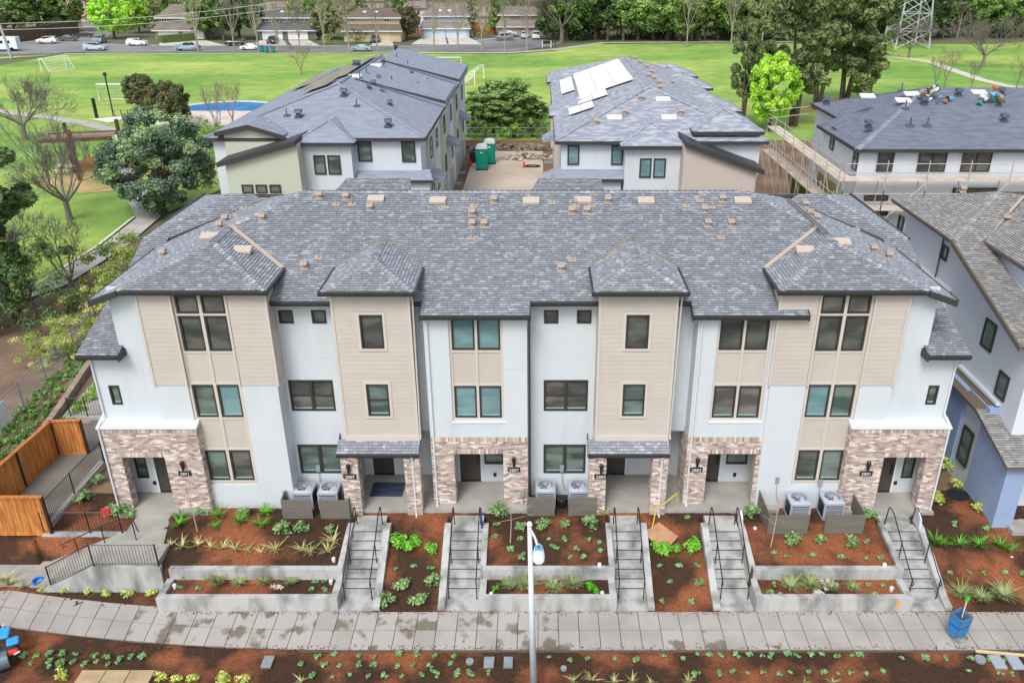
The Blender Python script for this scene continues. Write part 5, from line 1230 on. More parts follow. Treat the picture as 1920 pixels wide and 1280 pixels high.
# alley slab, toilets, rubble
sheet('alley_slab', [(-7.1, 60), (.5, 60), (.45, 92), (-7.0, 92)], 1.12, mat('alley_concrete', '#c9bcae', .85, '#b5a696', .25, bump=.1))
for x0, x1 in ((-7.7, -7.1), (.5, 1.1)): MB().box(x0, x1, 60, 92, .95, 1.1).build('x', DIRT) if False else None
ft = MB(); 
for i, (x, y) in enumerate([(x_, y_) for x_ in (-8.2, .9) for y_ in (64, 68.5, 73, 77.5, 82, 86.5)]):
    ob = MB((x, y, 1)).box(x-.5 if x < 0 else x-.3, x+.9 if x < 0 else x+.7, y, y+.35, 1, 1.22).build('footing', CONC); ob.location = (x, y, 1); tag(ob, 'short concrete footing beside the alley slab', 'footing', 'concrete footings along the alley slab')
TEAL = mat('toilet_teal', '#118a76', .45); TEALW = mat('toilet_roof', '#dfeae8', .4)
def toilet(loc, label):
    t = thing('portable_toilet', label, 'portable toilet', loc, group='portable toilets')
    MB().box(-.55, .55, -.55, .55, .08, 2.15).build('cabin', TEAL, t); MB().box(-.6, .6, -.6, .6, 0, .08).build('base', BLACKM, t)
    k = MB(); k.prism([(-.6,-.6,2.12),(.6,-.6,2.12),(.52,-.6,2.35),(.2,-.6,2.48),(-.2,-.6,2.48),(-.52,-.6,2.35)], (0,1.2,0)); k.build('roof', TEALW, t)
    MB().box(-.42, .42, -.575, -.55, .15, 2.02).build('door', mat('toilet_teal_door', '#149580', .45), t)
    MB().tube([(-.12,-.59,1.75),(.12,-.59,1.75)], .07, 8).build('sign', TEALW, t)
    for z in (.6, 1.1, 1.6): MB().box(.55, .575, -.4, .4, z, z+.2).build('vent_slot', mat('toilet_teal_door', '#149580', .45), t)
toilet((-5.75, 83.6, 1.13), 'nearer teal portable toilet with a white dome roof'); toilet((-5.1, 86.2, 1.13), 'farther teal portable toilet, partly behind the nearer one')
k = MB((-6.9, 86.6, 1.1)); k.box(-7.2,-6.6,86.3,86.9,1.12,2.1); k.box(-7.15,-6.65,86.35,86.85,2.1,2.2); ob = k.build('handwash_stand', mat('dark_plastic', '#33363a', .6)); ob.location = (-6.9,86.6,1.1); tag(ob, 'dark handwash stand beside the portable toilets', 'stand')
def cone(p, lab):
    t = thing('traffic_cone', lab, 'cone', p); MB().lathe((0,0,0), [(.16,.03),(.03,.7)], 10).build('cone_body', mat('cone_orange', '#d6492c', .6), t); MB().box(-.2,.2,-.2,.2,0,.03).build('base', mat('cone_orange', '#d6492c', .6), t)
cone((-7.0, 84.9, 1.13), 'orange cone by the dark handwash stand'); cone((-1.5, 84.3, 1.13), 'orange cone beside the coiled black hose')
cr = MB(); cr.tube([(-.6+.75*math.cos(a/3), 84.6+.4*math.sin(a/3), 1.2) for a in range(20)], .06, 6); tag(cr.build('hose', mat('black_rubber', '#2a2a2c', .7)), 'coiled black hose on the alley slab', 'hose')
def lump(cx, cy, z, n, rx, ry, rz_, s0, s1, name, m, lab, cat, seed):
    rr = random.Random(seed); k = MB((cx, cy, z))
    for i in range(n):
        a = rr.uniform(0, 6.28); d = math.sqrt(rr.random()); s = rr.uniform(s0, s1); c = Vector((cx+rx*d*math.cos(a), cy+ry*d*math.sin(a), z+rz_*(1-d)*rr.random()+s*.2))
        pts = [c + Vector((rr.uniform(-1,1), rr.uniform(-1,1), rr.uniform(-.5,.7))).normalized()*s for _ in range(7)]
        k._add(pts, [(0,1,2),(0,2,3),(0,3,4),(1,2,5),(2,3,5),(3,4,5),(0,1,6),(4,5,6),(1,5,6)])
    o = k.build(name, m); o.location = (cx, cy, z); tag(o, lab, cat); o['kind'] = 'stuff' ; return o
lump(-1.2, 88.3, 1.12, 150, 2.9, .9, .55, .12, .4, 'rubble_heap', mat('rubble', '#c9bdb0', .9, '#9f8f80', 2, rand=.1), 'pale heap of broken boards and rubble on the alley slab', 'rubble', 5)
lump(-3.5, 93.5, 1.0, 200, 5.2, 1.6, .35, .1, .5, 'soil_heap', mat('grey_soil', '#9a8c7e', .95, '#7f7264', 1), 'grey-brown soil heap behind the alley slab', 'soil', 6)
bx = MB(); bx.box(-9.5, 1.6, 97.0, 97.15, 1, 1.3); tag(bx.build('timber_edge', mat('old_timber', '#8a6f5d', .9)), 'long timber edge at the back of the alley below the mesh fence', 'timber')
bf = thing('mesh_fence', 'low wire fence closing the alley before the dark shrubs', 'fence', (-4, 98, 1))
for i in range(8): MB((-4,98,1)).tube([(-9.6+i*1.6, 98, 1), (-9.6+i*1.6, 98, 2.6)], .03, 5).build('post', GALV, bf)
for z in (1.1, 1.8, 2.55): MB((-4,98,1)).tube([(-9.6, 98, z), (1.6, 98, z)], .018, 4).build('wire', GALV, bf)

# ================================================================ park things
def goal(a, b, h, dpt, lab, leanout=1):
    a, b = Vector(a), Vector(b); off = tuple((a+b)/2); t = thing('football_goal', lab, 'goal', off, group='white football goals')
    d = (b-a).normalized(); n = Vector((-d.y, d.x, 0)) * dpt; up = Vector((0,0,h)); m = mat('goal_white', '#e8eaea', .5)
    MB(off).tube([a, a+up, b+up, b], .09, 5).build('goal_frame', m, t)
    for p in (a, b): MB(off).tube([p+up, p+up+n*.35, p+n], .05, 4).build('stay', m, t)
    MB(off).tube([a+n, b+n], .05, 4).build('ground_bar', m, t)
    net = MB(off)
    for i in range(15):
        f = i/14; p = a+(b-a)*f; net.tube([p+up+n*.35, p+n], .012, 3)
    for i in range(6): f = i/5; q = (up+n*.35)*(1-f)+n*f; net.tube([a+q, b+q], .012, 3)
    tag(net.build('net', m, t), kind='stuff')
goal((-92.3,160.4,1), (-90.6,166.0,1), 2.3, -2.0, 'white football goal at the far left of the field')
goal((-20.1,164.5,1), (-14.7,164.5,1), 2.1, 1.8, 'white football goal seen behind the left rear roof')
goal((-10.6,142.5,1), (-9.6,151,1), 2.3, 2.2, 'white football goal turned sideways between the rear roofs')
goal((-65.5,127,1), (-60,127,1), 2.4, 1.8, 'white football goal beside the dark lamp post and pale pad')
def post(p, h, lab, name='lamp_post', cat='lamp post', r=.09, m=None, head=True):
    t = thing(name, lab, cat, p); MB().tube([(0,0,0),(0,0,h)], r, 6).build('pole', m or BLACKM, t)
    if head: MB().lathe((0,0,h), [(.1,0),(.28,.12),(.22,.4),(.05,.5)], 8).build('lamp_head', m or BLACKM, t)
    return t
post(G(213,218,1), 5.2, 'thin dark lamp post on the pale pad in front of a goal'); post(G(182,222,1), 2.6, 'short thick dark post at the left end of the pale pad', 'post', 'post', .22, head=False)
sheet('concrete_pad', [tuple(G(u,v,1))[:2] for u, v in ((168,224),(232,218),(243,221),(205,231))], 1.05, mat('pale_pad', '#dbd8d0', .9))
br = MB(); 
for i in range(3): br.tube([(-56.9+i*.9,113.6,1),(-56.9+i*.9,113.6,1.9),(-56.2+i*.9,113.9,1.9),(-56.2+i*.9,113.9,1)], .05, 4)
tag(br.build('bike_rack', BLACKM), 'small dark hoop rack on the pale pad', 'rack')
# trellis with picnic tables
TR = mat('dark_timber', '#54382c', .85, '#6f5043', 1); t = thing('pergola', 'dark timber pergola with tall posts over picnic tables', 'pergola', (-44, 80, 1)); off = (-44, 80, 1)
for x, y in ((-46.6,82.6),(-42.4,84.6),(-44.4,79.2)): MB(off).tube([(x,y,1),(x,y,5.9)], .22, 4).build('post', TR, t)
for z, yy2 in ((4.7,80.5),(4.9,82.5)): MB(off).obox((-44.7, yy2, z), (6.5,.25,.35), rz=.25).build('beam', TR, t)
MB(off).obox((-44.7, 81.5, 4.95), (6.3, 1.5, .1), rz=.25).build('roof_board', mat('weathered_board', '#8d766c', .9), t)
for i in range(3): 
    q = thing('raised_bed', ('nearest', 'middle', 'farthest')[i] + ' orange-brown timber edging by the picnic tables', 'bed', (-45+i*.1, 84.5+i*1.6, 1), .1, 'timber beds by the pergola'); MB().box(-3.2,3.2,-.12,.12,0,.5).build('edge_board', mat('orange_timber', '#a87545', .85), q)
sheet('sand_patch', [(-49.5,79),(-42,74.5),(-38.5,76),(-39,83),(-47,86)], 1.01, mat('sand', '#b59b70', .95, '#8f8a52', .6))
def picnic(loc, rz, lab):
    t = thing('picnic_table', lab, 'table', loc, rz, 'pale picnic tables'); m = mat('pale_table', '#cfcac2', .8)
    MB().box(-1,1,-.4,.4,.7,.78).build('table_top', m, t)
    for y in (-.75,.75): MB().box(-1,1,y-.14,y+.14,.42,.48).build('bench', m, t)
    for x in (-.7,.7): MB().obox((x,0,.4), (.1,1.5,.1), rx=0).build('leg', m, t)
picnic((-41.9,80.2,1), .3, 'pale picnic table right of the dark pergola post'); picnic((-47.3,82.4,1), -.2, 'pale picnic table left of the dark pergola post'); picnic((-44.9,88.5,1), .1, 'pale picnic table behind the dark pergola')
# play court / pool oval
cx_, cy_ = -44.2, 117; ov = lambda rx, ry, n=40: [(cx_+rx*math.cos(2*math.pi*i/n), cy_+ry*math.sin(2*math.pi*i/n)) for i in range(n)]
sheet('play_court', ov(9.6, 10.4), 1.02, mat('court_pale', '#d8cfc9', .9, '#c5b3ab', .8)); sheet('play_court_blue', [(x, y) for x, y in ov(8.2, 9.0) if y > 118], 1.03, mat('court_blue', '#3f86b8', .8, '#2f6ea6', .5))

# ================================================================ cars
GLASSC = mat('car_glass', '#1d2327', .08, spec=.7); TYRE = mat('tyre', '#17181a', .8); RIM = mat('rim', '#a7abb0', .35, metal=.6)
LAMPW = mat('headlamp', '#d9dcdc', .2); LAMPR = mat('tail_lamp', '#8c1a1a', .3)
CP = {'sedan': (4.6, 1.75, [(0,.32),(0,.78),(.12,.9),(1.15,1.0),(1.75,1.42),(2.9,1.44),(3.75,1.05),(4.5,.95),(4.6,.75),(4.6,.32)], [(1.3,1.02),(1.8,1.36),(2.85,1.38),(3.55,1.05)]),
      'suv': (4.6, 1.85, [(0,.38),(0,.9),(.12,1.05),(1.1,1.15),(1.65,1.66),(4.1,1.7),(4.5,1.15),(4.6,.95),(4.6,.38)], [(1.25,1.17),(1.72,1.6),(4.0,1.62),(4.3,1.17)]),
      'pickup': (5.6, 1.9, [(0,.42),(0,.98),(.15,1.12),(1.3,1.18),(1.85,1.74),(3.3,1.76),(3.6,1.22),(5.5,1.2),(5.6,1.1),(5.6,.42)], [(1.45,1.2),(1.92,1.67),(3.2,1.68),(3.42,1.22)]),
      'van': (4.9, 1.95, [(0,.36),(0,.9),(.2,1.05),(.9,1.2),(1.7,1.72),(4.5,1.78),(4.85,1.2),(4.9,.36)], [(1.1,1.22),(1.8,1.65),(4.3,1.68),(4.6,1.22)])}
def car(kind, p, rz, color, label, name='parked_car', cat='car'):
    Ln, W_, pr, gp = CP[kind]; t = thing(name, label, cat, p, rz, 'cars parked along the far street'); m = mat('car_paint_'+color.strip('#'), color, .3, spec=.5, coat=.6)
    h = W_/2; k = MB(); n = len(pr)
    def row(y, ins): return [Vector((x - Ln/2, y*(1 - (ins if z > 1.1 else 0)), z)) for x, z in pr]
    lft, rgt = row(-h, .16), row(h, .16)
    k._add(lft + rgt, [tuple(range(n-1,-1,-1)), tuple(range(n, 2*n))] + [(i,(i+1)%n,(i+1)%n+n,i+n) for i in range(n)]); k.build('body', m, t)
    for s in (-1, 1):
        g = [Vector((x - Ln/2, s*(h*(1 - (.16 if z > 1.1+.08 else .03))+.012), z)) for x, z in gp]; g = [Vector((q.x, s*(h*(1-.16*min(1,max(0,(q.z-1.0)/.2)))+.015), q.z)) for q in g]
        MB().poly(g if s < 0 else g[::-1]).build('side_window', GLASSC, t)
    for a, b in ((3, 4), (5, 6)) if kind != 'van' else ((3, 4), (5, 6)):
        p0, p1 = pr[a], pr[b]; q0 = (p0[0]*.85+p1[0]*.15, p0[1]*.85+p1[1]*.15); q1 = (p0[0]*.1+p1[0]*.9, p0[1]*.1+p1[1]*.9)
        e = -.02 if a == 3 else .02; w0 = h*.8
        MB().poly([(q0[0]-Ln/2+e,-w0,q0[1]+.015),(q0[0]-Ln/2+e,w0,q0[1]+.015),(q1[0]-Ln/2+e,w0*.95,q1[1]+.015),(q1[0]-Ln/2+e,-w0*.95,q1[1]+.015)]).build('windscreen' if a == 3 else 'rear_window', GLASSC, t)
    for x in (.85, Ln-.95):
        for s in (-1, 1):
            w = MB(); w.tube([(x-Ln/2, s*(h-.18), .34), (x-Ln/2, s*(h+.02), .34)], .34, 14); wo = w.build('wheel', TYRE, t)
            MB().tube([(x-Ln/2, s*(h+.0), .34), (x-Ln/2, s*(h+.035), .34)], .2, 10).build('rim', RIM, wo)
    for s in (-1, 1):
        MB().box(-Ln/2-.02, -Ln/2+.08, s*h*.75-.18, s*h*.75+.18, .66, .82).build('headlight', LAMPW, t); MB().box(Ln/2-.06, Ln/2+.02, s*h*.75-.15, s*h*.75+.15, .75, .95).build('tail_light', LAMPR, t)
    return t
def cpx(u, v): p = G(u, v, 1.0); p.z = 1.0; return p
car('van', cpx(180,95), math.pi, '#a9b4c4', 'silver-blue minivan driving left of the white SUV on the near side of the street'); car('suv', cpx(258,86), math.pi, '#e4e6e8', 'white SUV at the corner left of the driveway with the clipped hedge')
car('pickup', cpx(352,95), math.pi, '#8296aa', 'blue-grey pickup truck parked before the brown house', 'pickup_truck', 'pickup truck'); car('suv', cpx(442,86), 0, '#3a2c2c', 'dark maroon SUV on the far kerb under the bare trees')
car('sedan', cpx(471,94), 0, '#dfe2e5', 'white saloon beside the three teal bins'); car('suv', cpx(512,82), math.pi/2, '#2f3338', 'dark grey SUV in the driveway of the grey house')
car('sedan', cpx(678,96), 0, '#8fa6bd', 'light blue saloon parked by the black bin'); car('suv', cpx(704,80), math.pi/2, '#3c4450', 'dark blue-grey car in the driveway of the cream house')
car('suv', cpx(946,76), .1, '#6c7683', 'slate grey SUV nearest in the cul-de-sac driveway'); car('sedan', cpx(953,68), .1, '#c9ccd1', 'silver car behind the slate grey SUV in the cul-de-sac')
car('van', cpx(1005,73), math.pi/2, '#e2e4e6', 'white van parked nose-in at the right end of the cul-de-sac', 'parked_van', 'van'); car('suv', cpx(984,72), math.pi/2, '#b9bcc0', 'light grey car nose-in left of the white van')
car('suv', cpx(90,82), .15, '#ddd9d0', 'cream pickup-like SUV parked beside the brown fence'); car('sedan', cpx(128,77), .2, '#56616a', 'dark grey saloon behind the cream SUV by the brown fence')
car('sedan', cpx(158,70), .3, '#4a3a36', 'dark brown saloon at the far end of the row by the brown fence'); car('suv', cpx(189,80), math.pi*.55, '#7d8b98', 'blue-grey car facing away in the side street')
car('sedan', cpx(237,55), .1, '#5c6a80', 'blue saloon parked under the yellow-green tree'); car('suv', cpx(280,47), .1, '#dfe2e6', 'white SUV farthest back beside the brown house')
t = thing('camper_van', 'white camper van cut off by the left edge of the picture', 'camper van', cpx(10,96), .12); 
k = MB(); k.prism([(-3.2,-1.1,.5),(3.2,-1.1,.5),(3.2,-1.1,3.0),(-2.4,-1.1,3.05),(-3.2,-1.1,2.2)], (0,2.2,0)); k.build('body', mat('camper_white', '#dde2ea', .5), t)
for x in (-2,2): MB().tube([(x,-1.12,.45),(x,1.12,.45)], .42, 12).build('wheel', TYRE, t)
for x in (-1.6,0,1.5): MB().box(x-.35,x+.35,-1.13,-1.1,1.7,2.3).build('side_window', GLASSC, t)
def bin_(u, v, c, lab):
    t = thing('wheelie_bin', lab, 'bin', cpx(u, v), group='wheelie bins on the verge'); k = MB(); k._add([(-.28,-.35,0.1),(.28,-.35,.1),(.28,.3,.1),(-.28,.3,.1),(-.38,-.42,1.3),(.38,-.42,1.3),(.38,.38,1.3),(-.38,.38,1.3)], [(3,2,1,0),(4,5,6,7),(0,1,5,4),(1,2,6,5),(2,3,7,6),(3,0,4,7)]); k.build('body', mat('bin'+c, c, .6), t)
    MB().box(-.4,.4,-.45,.42,1.3,1.4).build('lid', mat('bin'+c, c, .6), t); MB().tube([(-.35,.3,.15),(.35,.3,.15)], .15, 8).build('wheel', TYRE, t)
bin_(491,98,'#2a7f8a','teal bin, left of the three beside the white saloon'); bin_(500,99,'#2a7f8a','teal bin, middle of the three beside the white saloon'); bin_(512,99,'#2a7f8a','teal bin standing apart, right of the three'); bin_(743,98,'#2c2e33','black bin on the verge in front of the cream house')
# two tiny walkers and a barrier at the cul-de-sac end
def walker(p, rz, top, lab):
    me = bpy.data.meshes.new('person'); V_ = [(0,0,.95),(0,0,1.2),(0,0,1.42),(0,0,1.52),(0,0,1.68),(.1,0,.9),(.13,.1,.5),(.13,.02,.08),(.13,-.1,.05),(-.1,0,.9),(-.13,-.1,.5),(-.13,.02,.08),(-.13,-.1,.05),(.2,0,1.38),(.27,.03,1.1),(.26,-.08,.88),(-.2,0,1.38),(-.27,.03,1.1),(-.26,-.08,.88)]
    E_ = [(0,1),(1,2),(2,3),(3,4),(0,5),(5,6),(6,7),(7,8),(0,9),(9,10),(10,11),(11,12),(2,13),(13,14),(14,15),(2,16),(16,17),(17,18)]
    R_ = [.15,.14,.15,.06,.11,.1,.07,.05,.05,.1,.07,.05,.05,.07,.05,.04,.07,.05,.04]
    me.from_pydata(V_, E_, []); me.materials.append(mat(top+'cloth', top, .8)); o = link('person', me); o.modifiers.new('skin', 'SKIN')
    if len(me.skin_vertices):
        sk = me.skin_vertices[0].data
        for i, r in enumerate(R_): sk[i].radius = (r, r)
        sk[0].use_root = True
    s = o.modifiers.new('sub', 'SUBSURF'); s.levels = s.render_levels = 1
    o.location = p; o.rotation_euler = (0,0,rz); tag(o, lab, 'person')
walker(cpx(1035,88), .3, '#3a3d46', 'person in dark clothes standing left of another by the street end'); walker(cpx(1041,88), 2.6, '#4a4640', 'person in dark clothes standing right of another by the street end')
t = thing('barrier', 'white barrier with a dark board at the end of the street', 'barrier', cpx(1025,90)); MB().box(-1,1,-.05,.05,.9,1.5).build('board', BLACKM, t)
for x in (-1,1): MB().box(x-.1,x+.1,-.1,.1,0,1.6).build('post', SMOOTHW, t)
# utility pole with wires, lattice tower, sign post
p = G(22, 110, 1); t = thing('utility_pole', 'tall pale utility pole at the left edge with wires', 'utility pole', p); 
q = Yp(3, 18, p.y); MB().tube([(0,0,0), (-1.2,0,11.5)], [.3,.2], 8).build('pole', mat('pole_grey', '#a9adb0', .6), t)
MB().tube([(-1.2,0,9.5), (-1.2+2.6,-.4,9.7)], .08, 5).build('arm', GALV, t)
for z, dz in ((6.8, 3.5), (5.6, 3.4)):
    MB().tube([(-1+ 55*i/12, 12*i/12, z + dz*i/12 - .9*math.sin(math.pi*i/12)) for i in range(13)], .05, 4).build('wire', mat('wire_grey', '#b9bcbd', .5), t)
p = G(1700, 90, 1); t = thing('lattice_tower', 'tall grey lattice transmission tower at the top right', 'pylon', (86, 205, 1)); off = (86, 205, 1); hb, ht, Ht = 3.9, 1.6, 30
LT = mat('tower_steel', '#b5bcbd', .5, metal=.2); cs = [(-1,-1),(1,-1),(1,1),(-1,1)]
def tp(i, f): w = hb + (ht-hb)*f; return Vector((86 + cs[i][0]*w, 205 + cs[i][1]*w, 1 + Ht*f))
for i in range(4): MB(off).tube([tp(i,0), tp(i,1)], .2, 4).build('leg', LT, t)
for j in range(8):
    f0, f1 = j/8, (j+1)/8
    for i in range(4):
        i2 = (i+1) % 4; MB(off).tube([tp(i,f0), tp(i2,f1)], .09, 4).build('brace', LT, t); MB(off).tube([tp(i2,f0), tp(i,f1)], .09, 4).build('brace', LT, t); MB(off).tube([tp(i,f1), tp(i2,f1)], .09, 4).build('strut', LT, t)

# ================================================================ far houses
def house(label, u0, u1, vb, v_eave1, v_eave2, v_ridge, wallc, roofc, doors, wins, garagec='#e6e8ea', depth=13, lowc=None, hipin=.16, skl=()):
    y = G((u0+u1)/2, vb, 1).y; P = lambda u, v, yy=None: Yp(u, v, yy or y)
    off = (P((u0+u1)/2, vb).x, y, 1); t = thing('house', label, 'house', off); w = mat('house'+wallc, wallc, .85, rand=.0); rf = mat('hroof'+roofc, roofc, .9, bump=.4, bscale=3, col2=tuple(c*.75 for c in lin(roofc)), scale=.6)
    x0, x1 = P(u0, vb).x, P(u1, vb).x; z1 = P(u0, v_eave1).z; y2 = y + 2.2; z2 = P(u0, v_eave2, y2).z; yr = y2 + depth/2; zr = P(u0, v_ridge, yr).z
    MB(off).box(x0, x1, y, y+depth, 1, z1).build('garage_wall', mat('house'+(lowc or wallc), lowc or wallc, .85), t); MB(off).box(x0+.5, x1-.5, y2, y+depth, z1, z2).build('upper_wall', w, t)
    k = MB(off); k.slab([(x0-.5,y-.6,z1-.1),(x1+.5,y-.6,z1-.1),(x1-.2,y2+.1,z1+1.35),(x0+.2,y2+.1,z1+1.35)], .18); k.build('skirt_roof', rf, t)
    MB(off).box(x0-.5, x1+.5, y-.7, y-.6, z1-.35, z1-.1).build('gutter', SMOOTHW, t)
    k = MB(off); h = (x1-x0)*hipin; a, b, c, d = (x0-.2,y2-.6,z2), (x1+.2,y2-.6,z2), (x1+.2,y+depth+.5,z2), (x0-.2,y+depth+.5,z2); r0, r1 = (x0+h,yr,zr), (x1-h,yr,zr)
    for p_ in ([a,b,r1,r0], [b,c,r1], [c,d,r0,r1], [d,a,r0]): k.slab(p_, .2)
    k.build('roof', rf, t); MB(off).box(x0-.2, x1+.2, y2-.7, y2-.6, z2-.25, z2).build('gutter', SMOOTHW, t)
    for a_, b_ in doors:
        xa, xb = P(a_, vb).x, P(b_, vb).x; g = MB(off).box(xa, xb, y-.06, y-.01, 1.02, 3.25).build('garage_door', mat('gdoor'+garagec, garagec, .6), t)
        for zz in (1.55, 2.1, 2.65): MB(off).box(xa+.02, xb-.02, y-.075, y-.061, zz, zz+.03).build('door_groove', mat('groove', '#9a9c9e', .7), g)
    for a_, b_, va, vb2, lvl in wins:
        yy = y2 if lvl else y; p0, p1 = P(a_, vb2, yy), P(b_, va, yy)
        window(t, (p0.x, yy-.03, p0.z), (1,0,0), (0,-1,0), p1.x-p0.x, p1.z-p0.z, off, 'pair' if p1.x-p0.x > 1.3 else 'single', gl=10, frame=SMOOTHW, fw=.12, back=0, lift=.06)
    for u in skl:
        f = .5; yy = y2-.6+(yr-y2+.6)*f; zz = z2+(zr-z2)*f; xx = P(u, 20, yy).x; MB(off).obox((xx, yy, zz+.15), (.9,.9,.15), rx=.35).build('skylight', SMOOTHW, t)
    return t
house('brown-roofed grey house with two white garage doors, left of the tall dark trees', 292, 386, 74, 56, 33, 8, '#8d8a86', '#857a70', [(298,337),(345,383)], [(303,312,35,42,1),(340,350,35,42,1),(366,376,35,42,1)])
house('dark grey house with white garage doors and a driveway car', 486, 594, 75, 56, 33, 14, '#6d6f70', '#6a6a6c', [(493,531),(541,578)], [(497,511,34,41,1),(531,536,34,41,1),(539,544,34,41,1),(563,578,34,41,1)], skl=(529,549))
house('cream house with a brown roof and single tan garage', 646, 752, 79, 57, 33, 15, '#c2b392', '#746860', [(703,732)], [(652,663,35,41,1),(720,730,35,42,1),(686,690,36,41,1)], garagec='#cdbf9f', skl=(683,705))
house('light blue house with wide pale blue garage doors', 790, 880, 71, 52, 30, 13, '#a9b6c6', '#8b827b', [(795,834),(838,875)], [(796,808,31,36,1),(828,831,32,36,1),(836,840,32,36,1),(860,871,31,36,1)], garagec='#bfd0e2', skl=(825,843))
house('taupe house with a low brown roof at the end of the cul-de-sac', 934, 1022, 68, 49, 28, 12, '#9d938b', '#8d817a', [(943,975),(981,1012)], [(943,955,29,36,1)], garagec='#a59d96')
MB().box(*(lambda a: (a-1, a+1))(Yp(925, 20, 250).x), 250, 253, 1, 19).build('chimney_stack', mat('brick_far', '#b5a498', .9)) if False else None
# houses in the second row
def simple_house(label, u0, u1, vb, ve, vr, y, wallc, roofc, wins=(), accents=()):
    P = lambda u, v, yy=y: Yp(u, v, yy); x0, x1 = P(u0, vb).x, P(u1, vb).x; off = ((x0+x1)/2, y, 1); t = thing('house', label, 'house', off); d = 12
    ze = P(u0, ve).z; zr = P(u0, vr, y+d/2).z; MB(off).box(x0, x1, y, y+d, 1, ze).build('wall', mat('house'+wallc, wallc, .85), t)
    k = MB(off); h = (x1-x0)*.12
    for p_ in ([(x0-.5,y-.6,ze),(x1+.5,y-.6,ze),(x1-h,y+d/2,zr),(x0+h,y+d/2,zr)], [(x1+.5,y-.6,ze),(x1+.5,y+d,ze),(x1-h,y+d/2,zr)], [(x1+.5,y+d,ze),(x0-.5,y+d,ze),(x0+h,y+d/2,zr),(x1-h,y+d/2,zr)], [(x0-.5,y+d,ze),(x0-.5,y-.6,ze),(x0+h,y+d/2,zr)]): k.slab(p_, .2)
    k.build('roof', mat('hroof'+roofc, roofc, .9), t)
    for a_, b_, va, vb2 in wins: p0, p1 = P(a_, vb2), P(b_, va); window(t, (p0.x, y-.03, p0.z), (1,0,0), (0,-1,0), p1.x-p0.x, p1.z-p0.z, off, 'pair', gl=10, frame=SMOOTHW, fw=.15, back=0, lift=.06)
    for a_, b_, va, vb2, c in accents: p0, p1 = P(a_, vb2), P(b_, va); MB(off).box(p0.x, p1.x, y-.1, y-.01, p0.z, p1.z).build('accent_panel', mat('accent'+c, c, .8), t)
    return t
simple_house('white and red house with stacked windows between the cream and blue houses', 758, 800, 60, 15, 2, 262, '#d5d3d1', '#8e837c', [(773,788,19,30),(773,788,37,46)], [(772,789,12,18,'#b03a35'),(772,789,31,36,'#b03a35')])
simple_house('red-brown house with white trim at the top behind the bare trees', 610, 655, 45, 6, -8, 300, '#a4573f', '#8a7c74', [(618,628,12,20)], [(608,616,2,30,'#dcdad6')])
simple_house('pale house with a gable between the blue and taupe houses', 884, 932, 60, 30, 14, 268, '#b7aea4', '#9a8c80', [(897,904,33,44),(908,914,30,44)])
simple_house('grey house partly hidden by the bright tree, second row left', 190, 300, 40, 6, -12, 300, '#77736f', '#7d7268', [(205,222,9,17),(240,256,8,15)])
simple_house('long tan-roofed house behind dark shrubs in the top left corner', -40, 92, 60, 36, -6, 262, '#9b8a74', '#a98f7d', [(20,34,40,48)])
simple_house('tan-roofed house with a pale end wall, left of the bright tree', 92, 165, 60, 30, -10, 285, '#cdbf9d', '#a8907f', [(108,122,34,44),(140,150,34,44)])
simple_house('long brown-grey apartment house, top left behind others', 160, 290, 30, 2, -20, 330, '#8f8880', '#7b7068', [(200,215,5,14)])
simple_house('beige house high at the top between the tall trees', 650, 720, 30, 2, -12, 330, '#b9aa98', '#8b7d73')
simple_house('grey-brown house at the top behind the blue house', 800, 880, 25, 0, -15, 340, '#a09489', '#85776d')
simple_house('brown house hidden behind trees at the top centre', 500, 580, 20, -2, -15, 330, '#a39a90', '#91857b')
# brown fence on the left and red-brown fences between the houses
def panel_fence(lab, pts, h, m, z=1.0, bw=.6):
    P = [Vector((*p, z)) for p in pts]; off = tuple(P[0]); t = thing('board_fence', lab, 'fence', off)
    for i in range(len(P)-1):
        d = P[i+1]-P[i]; n = max(1, int(d.length/bw))
        for k in range(n): q = P[i]+d*((k+.5)/n); MB(off).obox((q.x, q.y, z+h/2), (bw*.96, .06, h), rz=math.atan2(d.y, d.x)).build('fence_board', m, t)
FB = mat('brown_fence', '#5d4f46', .9, rand=.12); RF = mat('red_fence', '#a5553a', .85, rand=.1)
panel_fence('long dark brown fence behind the parked cars at top left', [tuple(G(0,84,1))[:2], tuple(G(150,64,1))[:2]], 3.2, FB, bw=1.6)
panel_fence('red-brown fence left of the light blue house', [(Yp(770,62,236).x, 236), (Yp(786,62,236).x, 236)], 3.2, RF); panel_fence('red-brown fence between the light blue and taupe houses', [(Yp(883,62,240).x, 240), (Yp(930,60,240).x, 240)], 3.0, RF)
for u0, u1, u2, u3 in ((296,386,300,425),(488,532,470,540),(540,580,548,600),(700,735,696,738),(792,835,770,838),(838,878,842,905)):
    sheet('driveway', [tuple(G(u0,76 if u0<780 else 70,1))[:2], tuple(G(u1,76 if u0<780 else 70,1))[:2], tuple(G(u3,86 if u0<780 else 84,1))[:2], tuple(G(u2,86 if u0<780 else 84,1))[:2]][::-1], 1.012, mat('driveway_concrete', '#cfc9c1', .9, '#bdb5ab', .3))
